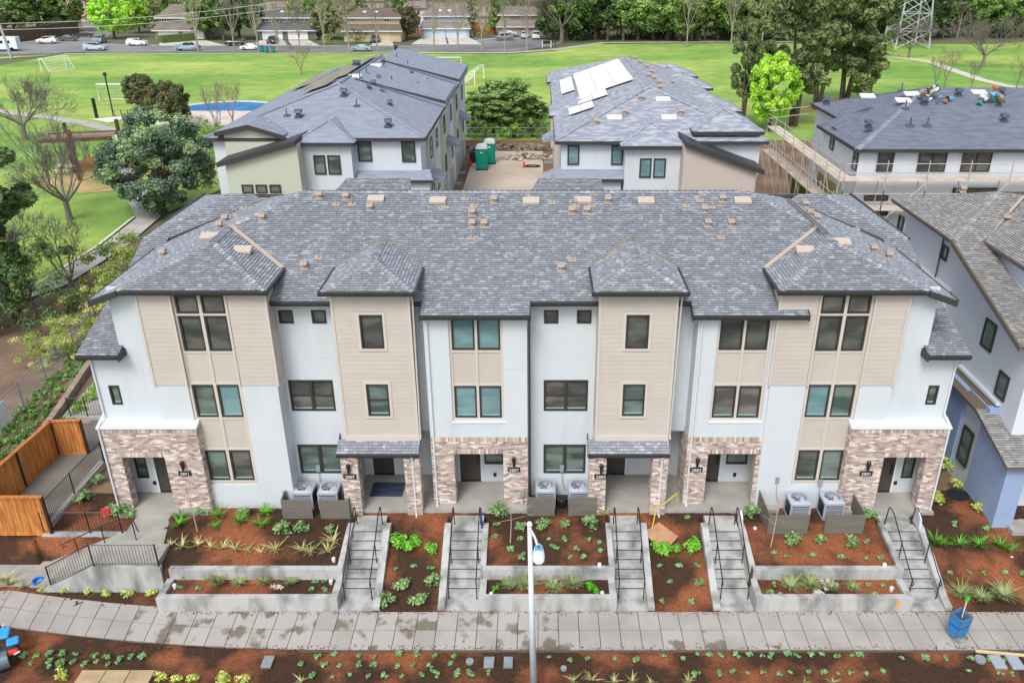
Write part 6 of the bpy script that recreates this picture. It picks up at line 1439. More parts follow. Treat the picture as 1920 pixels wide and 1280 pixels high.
# ================================================================ vegetation
def leaf_mat(name, rough=.65): return mat(name, '#ffffff', rough, attr=True, rand=.1, translucent=.25)
LEAF = leaf_mat('leaf'); BARK = mat('bark', '#6b5f52', .95, '#4d443b', 2, rand=.08, bump=.4, bscale=8)
PALEB = mat('pale_bark', '#a79d8f', .9, '#8b8073', 2, rand=.06); TWIG = mat('twig', '#8b7d70', .95, rand=.1); GREYB = mat('grey_bark', '#77706a', .95, rand=.08)
def leaves(centers, radii, n, size, cols, seed=0, squash=.8, elong=1.6, shell=.55, gap=0):
    """cloud of leaf quads round clump centres"""
    g = np.random.default_rng(seed); c = np.repeat(np.asarray(centers, float), n, 0); r = np.repeat(np.asarray(radii, float), n)
    m = len(c); d = g.normal(size=(m, 3)); d /= np.linalg.norm(d, axis=1)[:, None]
    rad = r * (shell + (1-shell) * g.random(m)) * np.where(g.random(m) < .25, g.random(m), 1)
    off = d * rad[:, None]; off[:, 2] *= squash; p = c + off
    nrm = d + g.normal(size=(m, 3)) * .7 + np.array([0, 0, .5]); nrm /= np.linalg.norm(nrm, axis=1)[:, None]
    t = np.cross(nrm, g.normal(size=(m, 3))); t /= np.linalg.norm(t, axis=1)[:, None]; b = np.cross(nrm, t)
    s = size * (.6 + .8 * g.random(m)); t *= (s * elong / 2)[:, None]; b *= (s / 2)[:, None]
    V = np.stack([p - t, p + b * .9, p + t, p - b * .9], 1).reshape(-1, 3)
    cl = np.array([lin(x) for x in cols]) * 1.45; ci = g.integers(0, len(cols), len(centers)); base = cl[np.repeat(ci, n)]
    alt = cl[g.integers(0, len(cols), m)]; col = (base * .6 + alt * .4) * (.75 + .5 * g.random(m))[:, None]
    return V, col
def leaf_mesh(name, V, col):
    nv = len(V); nf = nv // 4; me = bpy.data.meshes.new(name); me.vertices.add(nv); me.vertices.foreach_set('co', V.astype(np.float32).ravel())
    me.loops.add(nv); me.loops.foreach_set('vertex_index', np.arange(nv, dtype=np.int32)); me.polygons.add(nf)
    me.polygons.foreach_set('loop_start', np.arange(0, nv, 4, dtype=np.int32)); me.update(calc_edges=True)
    ca = me.color_attributes.new('col', 'FLOAT_COLOR', 'CORNER'); c4 = np.ones((nv, 4), np.float32); c4[:, :3] = np.repeat(col, 4, 0); ca.data.foreach_set('color', c4.ravel())
    me.materials.append(LEAF); return me
RMIN = [.0]
def branch(mb, p, d, ln, r, depth, rr, tips, spread=.55, up=.15, kids=(3, 4), wob=.12, shrink=.7, mid=None):
    pts = [Vector(p)]; rs = [r]; dd = Vector(d).normalized(); n = 3 if depth > 0 else 2
    for i in range(n):
        dd = (dd + Vector((rr.uniform(-wob, wob), rr.uniform(-wob, wob), rr.uniform(-wob, wob) + up * .3))).normalized(); pts.append(pts[-1] + dd * ln / n); rs.append(r * (1 - .45 * (i+1) / n))
    rs = [max(x, RMIN[0]) for x in rs]; mb.tube(pts, rs, 6 if depth > 2 else (4 if depth > 1 else 3))
    if mid is not None and depth <= 1: mid += [tuple(pts[1]), tuple(pts[-1])]
    if depth == 0: tips.append(tuple(pts[-1])); return
    for k in range(rr.randint(*kids)):
        a = rr.uniform(0, 6.28); q = Vector((math.cos(a), math.sin(a), 0)); t = dd.cross(q)
        if t.length < .01: continue
        nd = (dd + t.normalized() * rr.uniform(spread*.6, spread*1.5) + Vector((0, 0, up))).normalized(); s = pts[rr.randint(1, n)] if k else pts[-1]
        branch(mb, s, nd, ln * shrink * rr.uniform(.75, 1.15), rs[-1] * .72, depth-1, rr, tips, spread, up, kids, wob, shrink, mid)
TREES = {}
def make_tree(kind, seed, h, dens=1.0):
    """returns [(part, mesh)]: canonical tree of height h standing on the origin"""
    key = (kind, seed, h)
    if key in TREES: return TREES[key]
    rr = random.Random(seed); mb = MB(); tips = []; out = []; g = np.random.default_rng(seed)
    if kind in ('bare', 'bare_white', 'bare_wide', 'bare_brown'):
        th = h * (.22 if kind != 'bare_wide' else .2); hmin = h*.0013; bark = PALEB if kind == 'bare_white' else (GREYB if kind == 'bare_wide' else (TWIG if kind == 'bare_brown' else PALEB))
        RMIN[0] = h*.0011; r0 = h * (.011 if kind == 'bare_white' else .018) * (1.3 if kind == 'bare_wide' else 1); mb.tube([(0,0,-.1),(rr.uniform(-.1,.1),0,th*.5),(0,0,th)], [r0*1.4, r0*1.05, r0], 8)
        nb = 6 if kind == 'bare_wide' else 4
        for i in range(nb):
            a = 2*math.pi*i/nb + rr.uniform(-.4,.4); sp = {'bare': .42, 'bare_white': .4, 'bare_wide': 1.15, 'bare_brown': .4}[kind]
            branch(mb, (0,0,th*rr.uniform(.75,1)), (math.cos(a)*sp, math.sin(a)*sp, 1), h*.3, r0*.6, 5 if kind != 'bare_white' else 4, rr, tips, .5, .12 if kind == 'bare_wide' else .25, (3, 4) if kind != 'bare_brown' else (2, 4), .14, .7)
        if kind == 'bare_white': branch(mb, (0,0,th), (0,0,1), h*.5, r0*.9, 4, rr, tips, .45, .2, (3, 4), .08, .6)
        me = mb.mesh('branches'); me.materials.append(bark); out = [('branches', me)]
    else:
        RMIN[0] = 0; spec = {'round': (.18, .42, 60, 260, .05, .5), 'dark_round': (.18, .42, 70, 420, .045, .5), 'tall': (.2, .24, 60, 160, .03, 1), 'conifer': (.12, .2, 70, 200, .03, 1), 'shaggy': (.28, .26, 55, 230, .035, 1), 'bush': (.05, .5, 30, 170, .05, .5)}
        pal = {'green': ['#5d7842', '#728e50', '#84a05c', '#4b6436', '#90a866'], 'dark': ['#4d6352', '#5e7560', '#71886c', '#93a878', '#3f5445'], 'bright': ['#8fbb3c', '#a5cc4a', '#7bab34', '#b8d95c'], 'olive': ['#7d885a', '#919a68', '#687348', '#a5a878'], 'brown': ['#5f6444', '#6d5c48', '#50623e', '#77704e', '#465438'], 'deep': ['#43583a', '#526c44', '#62804e', '#394a32', '#758f5c'], 'mid': ['#668248', '#7b9a54', '#90a95e', '#587040'], 'pale': ['#93a05a', '#a5ad66', '#7f9148', '#b5b172', '#6f8640'], 'pine': ['#66744a', '#788556', '#56643e', '#8a9462', '#4c5c38'], 'ever': ['#4a6038', '#5b7446', '#3e5230', '#708656']}
        shp, pl = kind.split('_', 1); cols = pal[pl]
        if shp == 'round':
            mb.tube([(0,0,-.1),(.05*h*.2,0,h*.2),(0,0,h*.45)], [h*.03, h*.024, h*.015], 8); n = 190; C0 = []; ph = [rr.uniform(0, 6.28) for _ in range(6)]
            for i in range(n):
                d = g.normal(size=3); d /= np.linalg.norm(d); lob = 1 + .06*math.sin(3*math.atan2(d[1], d[0]) + ph[0]) + .07*math.sin(5*d[2] + ph[1] + 2*d[0]) + .06*math.sin(7*d[0] + ph[2])
                q = d * np.array([.44, .44, .42]) * h * lob * (.45 + .55 * g.random()**.35); q[2] = q[2] + h*(.55 if kind != 'round_dark' else .47)
                if q[2] > h*(.16 if kind != 'round_dark' else .05): C0.append(q)
            R0 = [h * rr.uniform(.035, .1) for _ in C0]; V, c = leaves(C0, R0, int(230*dens), h*.016 if dens >= 1 else h*.026, cols, seed, shell=.25)
            for q in C0[::5]: mb.tube([(0,0,h*.25), tuple(q)], [h*.01, h*.003], 4)
        elif shp == 'bush':
            C0 = [(h*.75*rr.gauss(0,.5), h*.75*rr.gauss(0,.5), h*rr.uniform(.15,.9)) for _ in range(48)]; R0 = [h*rr.uniform(.08,.24) for _ in C0]; V, c = leaves(C0, R0, int(150*dens), h*.022, cols, seed, shell=.1, elong=2.2); mb.tube([(0,0,-.1),(0,0,h*.5)], h*.03, 5)
        elif shp == 'tall':
            mb.tube([(0,0,-.1),(h*.01,0,h*.4),(0,0,h*.9)], [h*.018, h*.013, h*.005], 7); C0 = []
            for i in range(110):
                z = rr.uniform(.18, 1.0); w = .2 * math.sin(math.pi * min(1, (z-.12)/.95))**.7; a = rr.uniform(0, 6.28); q = w*math.sqrt(rr.random()); C0.append((h*q*math.cos(a), h*q*math.sin(a), h*z))
            R0 = [h*rr.uniform(.025,.07) for _ in C0]; V, c = leaves(C0, R0, int(150*dens), h*.02, cols, seed, shell=.3)
            for q in C0[::3]: mb.tube([(0,0,max(.1*h, q[2]-h*.12)), q], [h*.006, h*.002], 4)
        elif shp == 'conifer':
            mb.tube([(0,0,-.1),(0,0,h*.95)], [h*.02, h*.004], 7); C0 = []; R0 = []
            for i in range(150):
                z = rr.uniform(.08, 1.0); w = .24*(1-z)**.75 + .02; a = rr.uniform(0, 6.28); q = w*rr.uniform(.35,1.05); C0.append((h*q*math.cos(a), h*q*math.sin(a), h*(z-.15*q))); R0.append(h*rr.uniform(.03,.06))
            V, c = leaves(C0, R0, int(150*dens), h*.016, cols, seed, elong=2.6)
        elif shp == 'shaggy':
            for tx in (-.03, .05):
                mb.tube([(tx*h*.3,0,-.1),(tx*h,0,h*.35),(tx*h*1.6,tx*h*.5,h*.75)], [h*.02, h*.015, h*.005], 7)
            C0 = []; R0 = []
            for i in range(26):
                z = rr.uniform(.3, .97); a = rr.uniform(0, 6.28); w = .27*math.sin(math.pi*min(1,(z-.2)/.85))**.6; q = w*rr.uniform(.3, 1.1); P1 = Vector((h*q*math.cos(a), h*q*math.sin(a), h*z)); P0 = Vector((0, 0, h*(z-.12)))
                mb.tube([P0, P1], [h*.007, h*.002], 4)
                for j in range(6):
                    f = rr.uniform(.45, 1.1); C0.append(tuple(P0+(P1-P0)*f + Vector((rr.uniform(-1,1),rr.uniform(-1,1),rr.uniform(-.6,.6)))*h*.035)); R0.append(h*rr.uniform(.025,.055))
            V, c = leaves(C0, R0, int(130*dens), h*.017, cols, seed, elong=2.2)
        me = leaf_mesh('crown', V, c); tm = mb.mesh('trunk'); tm.materials.append(BARK); out = [('crown', me), ('trunk', tm)]
    TREES[key] = out; return out
def plant_tree(kind, seed, h, p, label, name='tree', cat='tree', group=None, sc=1.0, dens=1.0, wide=1.0, rz=None):
    parts = make_tree(kind, seed, h, dens); t = thing(name, label, cat, p, rng.uniform(0, 6.28) if rz is None else rz, group, (sc*wide, sc*wide, sc))
    for n, me in parts: link(n, me, t)
    return t
def gp(u, v, z=1.0): return G(u, v, z)
# near and middle trees on the left
plant_tree('round_dark', 3, 8.9, gp(308, 398), 'large round dark blue-green tree behind the left end of the roof', 'round_tree', dens=1.7, wide=1.08)
plant_tree('shaggy_ever', 5, 12.0, Vector((-32.6, 47.0, 1)), 'tall dark evergreen tree cut off by the left edge', 'evergreen_tree', dens=2.2, wide=1.1)
plant_tree('bush_ever', 27, 4.2, Vector((-31.2, 45.2, 1)), 'dark feathery bush low at the left edge under the evergreen', 'bush', 'bush', sc=1.1, dens=1.8)
plant_tree('bush_ever', 28, 4.2, Vector((-33.5, 43.0, 1)), 'dark feathery bush nearest the left edge of the picture', 'bush', 'bush', sc=.9, dens=1.8)
plant_tree('bare_brown', 13, 6.5, Vector((-30.0, 49.6, 1)), 'grey-brown twiggy tree right of the dark evergreen', 'bare_tree', sc=.8, wide=1.5)
plant_tree('bush_pale', 21, 3.2, Vector((-25.0, 47.4, 1)), 'soft olive shrub between the path and the roof corner', 'shrub', 'shrub', sc=.9, dens=1.2, wide=1.2)
plant_tree('bush_olive', 22, 3.0, Vector((-21.5, 47.0, 1)), 'olive shrub tucked behind the roof corner on the slope', 'shrub', 'shrub', sc=.8, dens=1.2, wide=1.1)
plant_tree('bare_wide', 7, 8.6, gp(131, 411), 'wide bare grey tree standing on the lawn left of the round dark tree', 'bare_tree', sc=1.0, wide=1.0)
plant_tree('bare_wide', 8, 8.6, gp(50, 262), 'bare grey tree behind the wide bare one, beside the curved path', 'bare_tree', sc=1.05)
plant_tree('bare_wide', 8, 8.6, Vector((-36.5, 52.5, 1)), 'brown leafless tree against the dark evergreen at the left edge', 'bare_tree', sc=.7)
plant_tree('round_brown', 11, 5.2, gp(272, 212), 'small dark brownish tree right of the goal and lamp post', 'small_tree', dens=.7)
plant_tree('round_brown', 12, 5.2, gp(322, 242), 'small dark rounded tree directly behind the round dark tree', 'small_tree', dens=.8, sc=1.15)
plant_tree('bare_brown', 13, 6.5, gp(412, 262), 'reddish bare sapling in front of the blue play court', 'bare_tree', wide=.9); plant_tree('bare_brown', 13, 6.5, gp(438, 240), 'thin reddish bare tree right of another before the blue court', 'bare_tree', sc=.85)
plant_tree('bush_mid', 15, 3.0, gp(392, 300), 'yellow-green bush beside the sage green wall', 'bush', 'bush', sc=1.3, dens=.8); plant_tree('bush_olive', 16, 2.6, gp(376, 270), 'olive bush behind the round dark tree', 'bush', 'bush', sc=1.3, dens=.8)
plant_tree('bare_brown', 13, 6.5, gp(565, 140), 'bare pinkish shrub tree behind the left rear roof', 'bare_tree', sc=.8, wide=1.6)
plant_tree('bush_pale', 21, 3.2, Vector((-26.5, 50.5, 1)), 'pale olive spreading shrub right beside the path, largest of the slope shrubs', 'shrub', 'shrub', sc=1.1, dens=1.2, wide=1.2)
plant_tree('bush_olive', 22, 3.0, Vector((-23.0, 50.5, 1)), 'dark olive shrub nearest the roof corner on the slope', 'shrub', 'shrub', sc=1.0, dens=1.2, wide=1.1)
plant_tree('bush_pale', 23, 3.2, Vector((-24.6, 44.2, 1)), 'yellow-green drooping shrub halfway down the dug slope', 'shrub', 'shrub', sc=.75, dens=1.6, wide=1.3)
plant_tree('bush_pale', 24, 3.2, Vector((-26.2, 40.4, 1)), 'small yellow-green shrub lowest on the dug slope', 'shrub', 'shrub', sc=.62, dens=1.6, wide=1.2)
plant_tree('bare_brown', 25, 5.0, Vector((-31.5, 47.6, 1)), 'leafless broken branches beside the kerb of the path', 'bare_tree', sc=.7, wide=1.4)
plant_tree('bush_deep', 26, 2.0, Vector((-38.5, 52, 1)), 'dark low shrubs under the evergreen at the left edge', 'shrub', 'shrub', sc=1.2)
# dark trees between the two rear blocks
for i, (u, v, s, lab) in enumerate(((893, 268, .85, 'leftmost upright dark shrub tree in the gap between the rear roofs'), (921, 270, 1.0, 'second upright dark shrub tree in the gap between the rear roofs'), (962, 268, 1.05, 'tallest upright dark shrub tree in the gap, second from its right end'), (998, 270, .75, 'rightmost upright dark shrub tree in the gap by the taupe block'))):
    p = gp(u, v); p.y = 100.5 + (i % 2); plant_tree('tall_green', 31 + i % 2, 5.6, p, lab, 'dense_tree', sc=s*1.1, dens=1.3, wide=2.0)
for x_, lb in ((-8.4, 'dark bush at the left foot of the shrub trees in the gap'), (-6.4, 'dark bush second from the left in the gap'), (-1.0, 'dark bush second from the right in the gap'), (.6, 'dark bush at the right foot of the shrub trees in the gap')):
    plant_tree('bush_green', 36, 2.6, Vector((x_, 100.2, 1)), lb, 'bush', 'bush', dens=.9, wide=1.1)
plant_tree('bush_bright', 35, 2.2, Vector((-3.3, 99.6, 1)), 'bright green weeds at the foot of the dark shrub trees', 'weeds', 'bush', dens=.8)
# big trees on the right
for u, v, kind, seed, h, w, lab in ((1392, 238, 'shaggy_pine', 41, 15, .62, 'narrow dark upright tree left of the bright green one'), (1442, 246, 'round_bright', 42, 9.5, .7, 'bright yellow-green tree between the big dark ones'),
        (1488, 236, 'shaggy_pine', 43, 19, .95, 'tall dark twin-trunk tree right of the bright green one'), (1530, 205, 'shaggy_pine', 44, 18, 1.0, 'tall shaggy tree in the middle of the right-hand clump'),
        (1580, 200, 'shaggy_pine', 45, 20, 1.05, 'tallest dark shaggy tree of the right-hand clump'), (1618, 215, 'shaggy_pine', 46, 11, 1.0, 'lower dark tree at the right end of the clump')):
    plant_tree(kind, seed, h, gp(u, v), lab, 'shaggy_tree' if 'shaggy' in kind else 'bright_tree', dens=1.7 if 'shaggy' in kind else .8, wide=w)
for u, v, h, w, lab in ((1750, 172, 9, 'thin bare sapling'),) if False else (): pass
for i, (u, v, s, lab) in enumerate(((1703, 109, 1.0, 'bare tree by the bend of the pale path left of the pylon foot'), (1842, 126, 1.25, 'wide bare grey tree on the lawn right of the pylon'), (1752, 168, .75, 'thin bare tree left behind the bigger scrap pile'), (1770, 165, .9, 'thin upright bare tree right behind the bigger scrap pile'), (1820, 168, .6, 'small bare shrub between the two scrap piles'), (1905, 168, .7, 'thin bare sapling at the right edge by the pale path'))):
    plant_tree('bare_wide' if i in (0, 1) else 'bare_brown', 7 + i % 2 if i in (0, 1) else 13, 8.6 if i in (0, 1) else 6.5, gp(u, v), lab, 'bare_tree', sc=s*1.1)
plant_tree('bush_brown', 57, 2.0, gp(1652, 108), 'reddish-brown bush at the end of the pale path', 'bush', 'bush', wide=1.8, dens=.4)
# street trees
st = [(440,95,1.0),(485,97,1.15),(523,97,.9),(563,96,.8),(610,96,1.15),(655,97,1.05),(708,97,.95),(815,97,1.1),(859,97,.9),(904,96,1.15),(947,95,1.1),(988,95,1.0),(372,96,1.2)]
where = ['right of the white SUV driveway', 'right of the teal bins', 'second right of the teal bins', 'before the right end of the dark grey house', 'left of the light blue saloon', 'directly by the light blue saloon', 'by the black bin', 'before the left end of the blue house', 'before the right end of the blue house', 'before the gap with red-brown fence', 'left of the slate grey SUV', 'nearest the street end', 'by the blue-grey pickup truck']
for i, (u, v, s) in enumerate(st): plant_tree('bare_white', 61 + i % 3, 17, gp(u, v), 'tall bare pale street tree ' + where[i], 'street_tree', group='bare street trees along the verge', sc=s, wide=.8)
plant_tree('bare_wide', 7, 8.6, gp(1053, 80), 'big pale bare tree at the end of the street before the dark wood', 'bare_tree', sc=2.2)
for (u, v), lab in zip(((1287,88),(1370,87),(1428,85)), ('white-trunked bare tree, left of three before the dark wood', 'white-trunked bare tree, middle of three before the dark wood', 'white-trunked bare tree, right of three before the dark wood')):
    plant_tree('bare_white', 67, 18, gp(u, v), lab, 'white_trunk_tree', wide=.75)
# garden and wood trees behind the street
for u, v, k, s, h, lab in ((215, 73, 'round_bright', 71, 11, 'bright yellow-green tree at the street corner'), (262, 62, 'round_bright', 72, 10, 'second bright yellow-green tree behind the corner one'),
        (420, 76, 'tall_green', 73, 18, 'dark green tree right of the brown-roofed house'), (450, 74, 'round_deep', 74, 14, 'dark rounded tree left of the dark grey house'), (398, 74, 'round_green', 75, 12, 'dense garden tree behind the clipped hedge'),
        (30, 66, 'round_green', 76, 13, 'green tree above the brown fence at the far left'), (75, 62, 'round_mid', 77, 15, 'broad dark-green tree in the middle above the brown fence'), (125, 60, 'round_green', 78, 15, 'broad green tree right above the brown fence'), (615, 74, 'round_olive', 79, 9, 'olive garden tree right of the dark grey house'),
        (764, 74, 'round_brown', 80, 8, 'brownish garden shrub tree right of the cream house'), (668, 80, 'bush_deep', 81, 3.5, 'dark hedge before the cream house'), (905, 70, 'bush_mid', 82, 4, 'green shrubs beside the black bin of the cul-de-sac'), (1035, 74, 'round_deep', 83, 9, 'dark shrub tree right of the taupe house'), (612, 83, 'bush_pale', 84, 2.5, 'yellowish garden bush before the dark grey house')):
    plant_tree(k, s, h, gp(u, v), lab, 'garden_tree' if h > 5 else 'bush', 'tree' if h > 5 else 'bush', dens=.45)
k = MB(); p0, p1 = gp(326, 83), gp(341, 74); k.obox(((p0.x+p1.x)/2, (p0.y+p1.y)/2, 1.8), (9, 2.4, 1.8), rz=.9); bv = k.build('clipped_hedge', mat('hedge_green', '#4d5c33', .9, '#66753f', 2, bump=1, bscale=4)); tag(bv, 'clipped box hedge between the two white garage doors', 'hedge')
kinds = [('tall_green', 85), ('round_deep', 86), ('tall_deep', 87), ('round_mid', 88), ('tall_olive', 89), ('round_green', 90), ('bare_white', 67)]
lab_k = {'tall_green': 'tall green tree among others in the far dark wood', 'round_deep': 'dark rounded tree among others in the far wood', 'tall_deep': 'tall very dark tree among others in the far wood', 'round_mid': 'lighter green rounded tree among others in the far wood', 'tall_olive': 'tall olive tree among others in the far wood', 'round_green': 'green rounded tree among others in the far wood', 'bare_white': 'leafless grey tree among others in the far wood'}
wr = random.Random(4); u = 1062
while u < 1960:
    k, s = kinds[wr.choice([0,1,2,3,4,5,6,6,3])]; v = 76 if u < 1560 else 76 - (u-1560)*.018
    if 1640 < u < 1740: k, s = ('round_deep', 86)
    p = gp(u, v + wr.uniform(-2, 1)); plant_tree(k, s, 20, p, lab_k[k], 'woodland_tree', group='trees of the far wood', sc=wr.uniform(.75, 1.05), dens=.3); u += wr.uniform(20, 30)
for i in range(46):
    k, s = kinds[wr.choice([0,1,2,3,4,5,6,3,0])]; x = -10 + i * 5.4 + wr.uniform(-2, 2); plant_tree(k, s, 20, (x, 250 + wr.uniform(-8, 30), 1), lab_k[k], 'woodland_tree', group='trees of the far wood', sc=wr.uniform(1.0, 1.35), dens=.3)
plant_tree('round_bright', 92, 20, gp(1195, 70), 'bright green tree standing out in the dark wood', 'bright_tree', dens=.4, sc=.85); plant_tree('round_bright', 93, 20, gp(1640, 66), 'bright green tree left of the pylon', 'bright_tree', dens=.4, sc=1.05)
for i in range(60):
    k, s = kinds[wr.choice([0,3,5,6,6,6,4])]; x = -230 + i * 4.6 + wr.uniform(-2, 2); y = wr.choice([236, 258, 275, 300, 330]) + wr.uniform(-6, 6)
    plant_tree(k, s, 20, (x, y, 1), 'mixed tree rising between the far houses', 'town_tree', group='trees between the far houses', sc=wr.uniform(.45, .8), dens=.3)
V, c = leaves([(x, 226 + wr.uniform(-3, 12) + max(0, (x-80))*.12, 1 + wr.uniform(.5, 6)) for x in np.arange(6, 190, .9)], [2.6]*205, 60, .8, ['#46593a', '#566b42', '#64784a', '#3a4a30'], 9)
un = link('undergrowth', leaf_mesh('undergrowth', V, c)); tag(un, 'dark undergrowth along the foot of the far wood', 'undergrowth', kind='stuff')
# ---- ground cover, ivy strip on the left
pts = []
for i in range(420):
    f = rng.random(); y = 27.0 + f*15; x = -23.0 - (y-27)*.1 + rng.uniform(-1.3, .3); pts.append((x, y, 1.15))
V, c = leaves(pts, [.14]*len(pts), 22, .07, ['#4f7a38', '#6b944a', '#3d612e', '#86ab63'], 5)
tag(link('ground_cover', leaf_mesh('ground_cover', V, c)), 'leafy green ground cover beside the block wall on the left', 'ground cover', kind='stuff')
V, c = leaves([(-21.8 + rng.uniform(-.35,.35) - (y-28)*.05, y, 1.2) for y in np.arange(27, 41, .1)], [.2]*140, 22, .08, ['#86a83c', '#6d9433', '#55762d'], 6)
tag(link('ground_cover', leaf_mesh('ground_cover', V, c)), 'yellow-green planting between the block wall and side path', 'ground cover', kind='stuff')
g_pts = []
for i in range(9000):
    x = rng.uniform(-48, -33.5); y = rng.uniform(40, 80); g_pts.append((x, y, 1.0))
# ---- garden plants
def blades(n, ln, w, bend, cols, seed, up=1.0, spread=1.0):
    rr = random.Random(seed); mb = MB()
    for i in range(n):
        a = rr.uniform(0, 6.28); l = ln*rr.uniform(.6, 1.1); e = rr.uniform(.2, 1)*spread; d = Vector((math.cos(a), math.sin(a), 0)); s = Vector((-d.y, d.x, 0)); c = pick(cols, .15); P = []
        for j in range(4):
            t = j/3; P.append(d*(e*l*t + bend*l*t*t*.4) + Vector((0,0, up*l*(t - bend*t*t*.55))))
        ww = [w, w*.9, w*.6, .002]
        for j in range(3): mb.poly([P[j]-s*ww[j], P[j]+s*ww[j], P[j+1]+s*ww[j+1], P[j+1]-s*ww[j+1]], c)
    me = mb.mesh('leaves'); me.materials.append(LEAF); return me
def bush_me(h, r, n, size, cols, seed):
    rr = random.Random(seed); C0 = [(r*.6*rr.uniform(-1,1), r*.6*rr.uniform(-1,1), h*rr.uniform(.3,.8)) for _ in range(7)]
    V, c = leaves(C0, [r*.5]*7, n//7, size, cols, seed, shell=.2); return leaf_mesh('leaves', V, c)
GR = ['#5c9a2e', '#6fae38', '#4c8426', '#82bd4a']; SG = ['#6f8f58', '#7fa069', '#5c7c4a', '#93ad7a']; STR = ['#a9b06a', '#c3c384', '#8a9a52', '#d5cf9a']; TU = ['#a3b27a', '#8fa262', '#bcc090', '#7a9152']; SL_ = ['#79a468', '#8cb67a', '#689458', '#5f8f62']
PROTO = {'fern': [blades(46, .42, .018, .7, GR, s, 1.0, .75) for s in (1,2)] , 'lush': [bush_me(.42, .38, 380, .07, GR, s) for s in (3,4)], 'shrub': [bush_me(.36, .32, 260, .06, SG, s) for s in (5,6,7)],
         'stripe': [blades(20, .55, .02, .75, STR, s, .95, .8) for s in (8,9)], 'tuft': [blades(130, .45, .012, .8, TU, s, 1.05, .6) for s in (10,11)], 'small': [bush_me(.14, .12, 60, .055, SL_, s) for s in (12,13,14)], 'ball': [bush_me(.22, .22, 300, .04, ['#4fa01c', '#63b528'], 15)], 'yel': [bush_me(.3, .3, 240, .06, ['#a3b35c', '#8ba048', '#bcc474'], 16)]}
NAMES = {'fern': ('fern_plant', 'fern'), 'lush': ('lush_shrub', 'shrub'), 'shrub': ('young_shrub', 'shrub'), 'stripe': ('striped_grass', 'plant'), 'tuft': ('grass_tuft', 'grass tuft'), 'small': ('seedling', 'seedling'), 'ball': ('clipped_ball', 'plant'), 'yel': ('young_shrub', 'shrub')}
pc = [0]
def plants(kind, pts, label, group, s=1.0, z=None):
    for u, v in pts:
        p = G(u, v, .5)
        for _ in range(6): p = G(u, v, gz(p.x, p.y) if z is None else z)
        pc[0] += 1; o = link(NAMES[kind][0], PROTO[kind][pc[0] % len(PROTO[kind])], None, (p.x, p.y, p.z), rng.uniform(0, 6.28)); k = s*rng.uniform(.7, 1.3); o.scale = (k, k, k*rng.uniform(.85,1.1)); tag(o, label, NAMES[kind][1], group)
plants('fern', [(340,972),(337,986),(412,970),(404,990),(450,980),(490,988),(498,965)], 'bright green feathery plant in the bed below the left bay', 'bright ferns below the left bay', 1.25)
plants('shrub', [(529,1003),(567,996),(623,998),(455,968),(378,966)], 'grey-green young shrub in the bed below the left bay', 'grey-green shrubs below the left bay', 1.1)
plants('stripe', [(322,1022),(342,1028),(372,1024),(396,1028),(417,1030),(441,1032),(465,1034),(490,1037),(517,1034),(567,1034),(583,1038),(615,1036),(626,1018),(666,966),(304,1030)], 'yellow-striped grass along the leftmost upper planter wall', 'yellow-striped grasses along the wall', 1.0)
plants('small', [(346,1085),(382,1086),(338,1103),(373,1104),(593,1090),(610,1091),(585,1106),(610,1107)], 'small round green plant in the leftmost planter', 'small plants in the leftmost planter', 1.0)
plants('tuft', [(410,1096),(450,1098),(496,1096),(545,1096)], 'pale grass tuft in the leftmost planter', 'grass tufts in the leftmost planter', 1.35)
plants('lush', [(745,1028),(775,1028),(808,1038)], 'bright green bush in the bed between the first two stairs', 'bright bushes between the first two stairs', 1.0)
plants('small', [(742,1067),(775,1063),(809,1067)], 'small round plant in the bed between the first two stairs', 'small plants between the first two stairs')
plants('shrub', [(753,1102),(812,1100),(727,1132),(784,1129)], 'speckled olive shrub near the pavement between the first two stairs', 'olive shrubs between the first two stairs', 1.15)
plants('shrub', [(978,990),(1018,988),(1056,988),(1103,988),(933,965)], 'grey-green shrub in the upper bed behind the lamp post', 'shrubs behind the lamp post', 1.15)
plants('small', [(976,1012),(1028,1012),(1058,1013),(1103,1013),(1123,1018),(1040,1029),(1082,1030),(1125,1034),(977,1046),(1070,1046),(1093,1046),(933,986),(929,1008),(958,1032)], 'small dull green plant in the upper bed behind the lamp post', 'small plants behind the lamp post', 1.2)
plants('tuft', [(953,1102),(986,1102),(1037,1108),(1074,1102)], 'pale grass tuft in the middle planter', 'grass tufts in the middle planter', 1.35); plants('ball', [(929,1107),(1113,1107)], 'bright green clipped cushion in the middle planter', 'bright cushions in the middle planter')
plants('stripe', [(1132,967)], 'single yellow-striped grass beside the middle stairs', 'striped grass by the middle stairs')
plants('lush', [(1237,1030),(1263,1036),(1304,1028)], 'bright green bush in the bed right of the middle stairs', 'bright bushes right of the middle stairs'); plants('small', [(1237,1062),(1272,1062),(1307,1062),(1289,972)], 'small round plant in the bed right of the middle stairs', 'small plants right of the middle stairs')
plants('shrub', [(1257,1093),(1312,1096),(1243,1130),(1296,1130)], 'small blue-green plant near the pavement right of the middle stairs', 'blue-green plants right of the middle stairs', .6)
plants('shrub', [(1486,1016),(1538,1020),(1591,1022),(1626,972),(1409,970)], 'grey-green shrub in the bed below the right bay', 'shrubs below the right bay', 1.35); plants('small', [(1522,1042),(1475,1044),(1577,1046),(1623,1048),(1651,1048),(1626,1017),(1450,1038)], 'small green plant in the bed below the right bay', 'small plants below the right bay', 1.2)
plants('tuft', [(1481,1107),(1517,1103),(1557,1107),(1597,1107)], 'pale grass tuft in the right planter', 'grass tufts in the right planter', 1.4); plants('small', [(1444,1114),(1461,1115),(1629,1098),(1655,1098),(1639,1117),(1671,1119),(1452,1097)], 'small round plant in the right planter', 'small plants in the right planter', 1.1)
